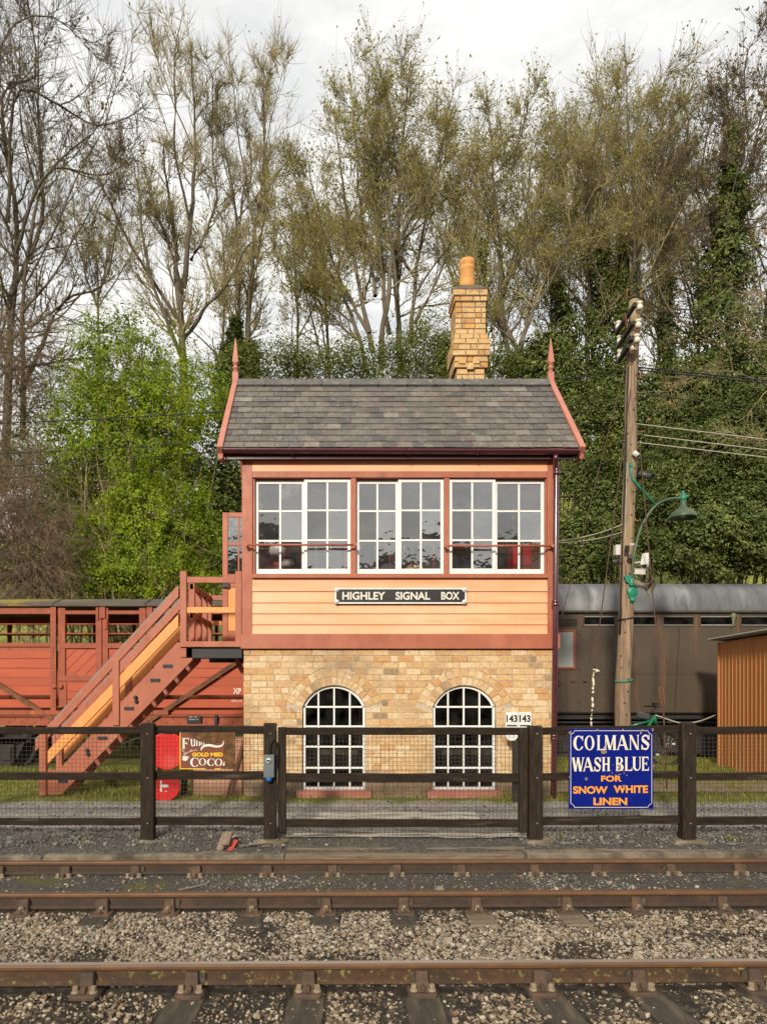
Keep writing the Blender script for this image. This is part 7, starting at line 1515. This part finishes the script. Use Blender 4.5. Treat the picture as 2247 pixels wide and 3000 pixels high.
bush('laurel_bush', 18, [lobe(1260, 1010, 21.5, 55, 170), lobe(1310, 1130, 20.6, 75, 140), lobe(1245, 1190, 20.0, 60, 90), lobe(1350, 960, 21.5, 60, 150)], M['ivy'], M['bark_dark'], 'dark ivy covered thicket between box and pole', 520, 95, .085, .28, BG, up=.4, dome=.7)
bush('laurel_bush', 19, [lobe(1440, 900, 23.5, 70, 110), lobe(1540, 880, 24, 100, 120), lobe(1640, 880, 24, 80, 130), lobe(1320, 890, 24.5, 55, 100)], M['ivy'], M['bark_dark'], 'high dark ivy thicket under the right hand trees', 620, 100, .10, .34, BG, up=.35, dome=.7)
bush('laurel_bush', 20, [lobe(1180, 790, 25, 50, 70), lobe(1120, 800, 25, 35, 40), lobe(1215, 850, 25, 40, 90)], M['ivy'], M['bark_dark'], 'dark evergreen bush just right of the right finial', 320, 44, .12, .28, BG, up=.4)
tangle('bramble_thicket', 21, [lobe(40, 1180, 17.4, 95, 110), lobe(20, 1060, 18, 70, 90), lobe(90, 1250, 17.0, 90, 60)], M['brush'], 'leafless brown bramble thicket above the wagon at the left edge', 420, 1.15, BG)
tangle('bramble_thicket', 22, [lobe(60, 760, 22, 80, 90), lobe(20, 880, 21.5, 70, 110), lobe(120, 820, 22, 60, 60)], M['brush'], 'hanging tangle of dry creeper round the leftmost trunk', 300, 1.0, BG)
# ---------------------------------------------------------------- trees
bare_tree('ash_tree', 1, 23.5, [([(8, 1060), (20, 720), (12, 450), (24, 250), (57, 113), (64, -80)], .26, 1.0), ([(22, 640), (70, 450), (91, 215), (83, 76), (118, -60)], .13, 1.2), ([(50, 950), (75, 650), (110, 450), (150, 330), (205, 240), (262, 120)], .14, 1.2),
    ([(18, 480), (68, 268), (150, 268), (212, 262), (295, 248), (345, 200)], .11, 1.2), ([(50, 850), (125, 645), (212, 605), (268, 520), (292, 440)], .13, 1.2), ([(30, 560), (120, 420), (200, 345), (295, 320)], .10, 1.2), ([(-60, 700), (-30, 350), (20, 120), (110, 60), (200, 70)], .13, 1.3), ([(-40, 900), (40, 560), (150, 520), (240, 470)], .09, 1.2)],
    M['bark_dark'], M['twig_dark'], M['budb'], 'large dark spreading bare tree filling the left edge', limb=(13, 3.2, .8), m2=6, m3=4, forks=2, twig=.66, trop=.035, budn=.05, buds=.09, droop=.03, wander=.14)
bare_tree('ash_tree', 2, 25, [([(395, 870), (397, 690), (385, 590), (374, 500), (366, 372), (358, 230)], .22, 1.0), ([(396, 640), (363, 522), (325, 408), (303, 333), (286, 290)], .12, .8), ([(398, 620), (420, 522), (427, 378), (420, 265), (431, 130), (416, 62)], .15, 1.0), ([(415, 560), (450, 416), (447, 265), (470, 190), (490, 145)], .10, .9), ([(399, 740), (454, 673), (492, 613), (560, 548), (605, 520)], .12, .7), ([(385, 560), (340, 480), (310, 420)], .07, .7)],
    M['bark'], M['twig'], M['bud'], 'tall forked bare tree left of the roof with upright twigs', limb=(17, 2.2, .6), trop=.075, forks=2, budn=.06, m2=6, m3=5, twig=.62, buds=.06)
bare_tree('ash_tree', 3, 27, [([(533, 850), (556, 605), (560, 492), (571, 378), (575, 265), (583, 151), (612, 80)], .19, 1.0), ([(510, 850), (511, 567), (507, 454), (486, 340), (490, 190)], .15, .9), ([(556, 560), (585, 470), (600, 400), (628, 330)], .10, .9), ([(511, 600), (540, 450), (548, 330), (540, 230)], .09, .9), ([(575, 300), (560, 180), (548, 105)], .06, .8)],
    M['bark'], M['twig'], M['bud'], 'slender pair of ivy stemmed bare trees behind the left finial', limb=(17, 2.0, .6), trop=.075, forks=2, budn=.10, m2=6, m3=5, twig=.62, buds=.06, ivy=[([(510, 870), (510, 690)], [.5, .35, .15], 5200, .11), ([(540, 870), (545, 740)], [.35, .2], 2200, .11), ([(480, 900), (488, 740)], [.4, .15], 2600, .11)])
bare_tree('ash_tree', 4, 27, [([(869, 800), (873, 638), (873, 437), (881, 317), (894, 110)], .20, 1.0), ([(820, 800), (833, 658), (849, 558), (897, 478), (930, 380), (962, 210)], .17, 1.0), ([(805, 760), (777, 598), (761, 478), (731, 317), (722, 150)], .16, 1.0), ([(790, 800), (745, 638), (685, 558), (640, 470), (632, 360)], .14, 1.0), ([(841, 720), (812, 477), (815, 277), (810, 110)], .13, 1.0), ([(885, 740), (913, 517), (955, 380), (985, 160)], .14, 1.0), ([(800, 720), (735, 560), (690, 430), (672, 240)], .12, 1.1), ([(860, 650), (840, 450), (850, 300), (855, 120)], .11, 1.1), ([(815, 640), (785, 420), (770, 280), (765, 130)], .10, 1.1), ([(895, 700), (960, 560), (1000, 420), (1010, 260)], .10, 1.1), ([(780, 740), (700, 660), (650, 560)], .08, .9)],
    M['bark'], M['twig'], M['bud'], 'broad many stemmed budding tree directly behind the roof', limb=(11, 2.9, .8), trop=.03, budn=.7, buds=.07, m2=7, m3=7, twig=.7, rmin=.0068)
bare_tree('ash_tree', 5, 25.5, [([(1118, 840), (1114, 770), (1090, 658), (1086, 538), (1070, 437), (1056, 317), (1062, 175)], .19, 1.0), ([(1116, 780), (1146, 698), (1178, 618), (1222, 550), (1262, 450), (1285, 360)], .16, 1.0), ([(1114, 770), (1100, 620), (1130, 480), (1152, 320), (1168, 215)], .13, 1.0), ([(1086, 560), (1040, 450), (1025, 330), (1030, 220)], .09, 1.0), ([(1140, 700), (1180, 560), (1200, 400), (1210, 260)], .10, 1.0), ([(1112, 740), (1050, 700), (1010, 620)], .07, .8)],
    M['bark'], M['twig'], M['bud'], 'forked budding tree between chimney and right finial', limb=(11, 2.9, .8), trop=.03, budn=.6, buds=.07, m2=7, m3=7, twig=.7, rmin=.0068, ivy=[([(1035, 840), (1040, 600), (1042, 520)], [.35, .25, .1], 1800, .10)])
bare_tree('ash_tree', 6, 27, [([(1270, 900), (1264, 702), (1255, 597), (1246, 510), (1257, 387), (1252, 150)], .18, 1.0), ([(1288, 860), (1288, 615), (1309, 492), (1325, 352), (1345, 212), (1357, 100)], .15, 1.0), ([(1350, 860), (1351, 562), (1351, 387), (1344, 247), (1308, 128)], .14, 1.0), ([(1260, 560), (1225, 420), (1205, 300), (1195, 190)], .10, 1.0), ([(1290, 560), (1285, 380), (1290, 250), (1280, 150)], .10, 1.0)],
    M['bark'], M['twig'], M['bud'], 'three pale stemmed bare trees left of the telegraph pole', limb=(11, 2.9, .75), trop=.03, budn=.45, buds=.07, m2=7, m3=7, twig=.7, rmin=.0068, ivy=[([(1292, 880), (1296, 660), (1300, 500)], [.75, .55, .15], 7500, .10), ([(1345, 880), (1350, 660), (1345, 480)], [.6, .45, .12], 6000, .10), ([(1225, 880), (1222, 700), (1190, 580)], [.85, .6, .15], 7000, .10)])
bare_tree('ash_tree', 7, 28, [([(1375, 880), (1379, 632), (1400, 527), (1407, 387), (1421, 282), (1456, 124)], .16, 1.0), ([(1436, 880), (1442, 562), (1456, 440), (1460, 282), (1413, 131)], .15, 1.0), ([(1375, 700), (1372, 480), (1385, 330), (1378, 180)], .10, 1.0), ([(1440, 560), (1480, 420), (1500, 300), (1495, 200)], .10, 1.0), ([(1400, 560), (1430, 400), (1440, 280), (1432, 150)], .09, 1.0)],
    M['bark'], M['twig'], M['bud'], 'bare upright trees just right of the telegraph pole', limb=(11, 2.9, .75), trop=.03, budn=.45, buds=.07, m2=7, m3=7, twig=.7, rmin=.0068, ivy=[([(1440, 900), (1440, 720), (1442, 600)], [.6, .42, .12], 5500, .10)])
bare_tree('ash_tree', 8, 25, [([(1560, 980), (1554, 667), (1561, 492), (1579, 352), (1577, 212), (1580, 47)], .22, 1.0), ([(1570, 600), (1596, 457), (1631, 352), (1652, 212), (1662, 60)], .13, 1.1), ([(1556, 650), (1516, 440), (1480, 352), (1462, 250)], .11, 1.0), ([(1561, 500), (1540, 350), (1530, 220), (1535, 110)], .10, 1.1), ([(1579, 380), (1610, 260), (1620, 130), (1615, 50)], .09, 1.1)],
    M['bark_dark'], M['twig_dark'], M['budb'], 'tall tree smothered in dark ivy at the right', limb=(11, 2.9, .75), trop=.03, budn=.3, buds=.10, m2=7, m3=7, twig=.7, rmin=.0068, ivy=[([(1565, 960), (1560, 700), (1565, 520), (1578, 400), (1580, 290)], [1.5, 1.4, 1.15, .75, .4, .15], 24000, .105)])
bare_tree('ash_tree', 9, 26, [([(1700, 1000), (1690, 700), (1680, 450), (1690, 250), (1668, 90)], .2, 1.0), ([(1695, 700), (1640, 560), (1600, 480)], .1, 1.0), ([(1720, 600), (1740, 350), (1720, 150)], .13, 1.0), ([(1690, 760), (1620, 700), (1530, 690), (1470, 730)], .08, 1.2), ([(1690, 860), (1600, 840), (1500, 850), (1440, 900)], .06, 1.2)],
    M['bark'], M['twig'], M['keys'], 'bare tree at the right edge hung with orange ash keys', limb=(11, 3.0, .7), trop=.03, budn=.035, buds=.20, m2=6, m3=4, ivy=[([(1690, 980), (1680, 720)], [.9, .6], 6000, .12)])
bare_tree('ash_tree', 51, 18.3, [([(1790, 1250), (1770, 950), (1740, 700), (1730, 450)], .14, .5), ([(1768, 960), (1690, 850), (1600, 790), (1500, 800), (1430, 860)], .055, 1.6), ([(1760, 900), (1700, 760), (1620, 700), (1540, 690)], .05, 1.5), ([(1775, 1000), (1680, 960), (1590, 940), (1510, 980)], .045, 1.3), ([(1745, 720), (1680, 620), (1620, 590)], .045, 1.2)],
    M['bark'], M['twig'], M['keys'], 'leaning bare tree reaching over the ivy from the right edge, hung with orange keys', limb=(13, 1.5, .8), trop=-.01, budn=.06, buds=.09, m2=4, m3=3, twig=.45, forks=0, wander=.16, rmin=.006, wob=.4)
for k, (px, top, lean, sd) in enumerate(((635, 330, 10, 31), (720, 300, -15, 32), (985, 270, 15, 33), (1190, 300, -10, 34), (1330, 260, 8, 35), (1505, 250, -6, 36), (470, 420, 10, 37), (200, 480, 10, 38), (1060, 330, -14, 39), (1420, 300, 12, 40))):
    bare_tree('ash_tree', sd, 33, [([(px, 900), (px + lean, 650), (px + lean * .4, 480), (px + lean * 1.5, top)], .15, 1.0), ([(px + lean, 660), (px - 40, 500), (px - 55, top + 70)], .09, 1.0), ([(px + lean, 640), (px + 45, 500), (px + 60, top + 50)], .09, 1.0)],
        M['bark'], M['twig'], M['bud'], ('farther thin bare tree behind the left end of the roof', 'farther bare tree behind the left side of the broad tree', 'farther bare tree behind the chimney pot', 'farther bare tree behind the right finial', 'farther bare tree left behind the pole', 'farther bare tree left of the ivy clad trunk', 'farther bare tree between the two forked trees', 'farther bare tree above the fresh green bush', 'farther bare tree between roof ridge and chimney', 'farther bare tree right behind the pole')[k],
        limb=(9, 2.8, .7), trop=.04, budn=.25, buds=.10, m2=6, m3=6, forks=3, t0=.04, rmin=.008, group='farther trees on the bank')
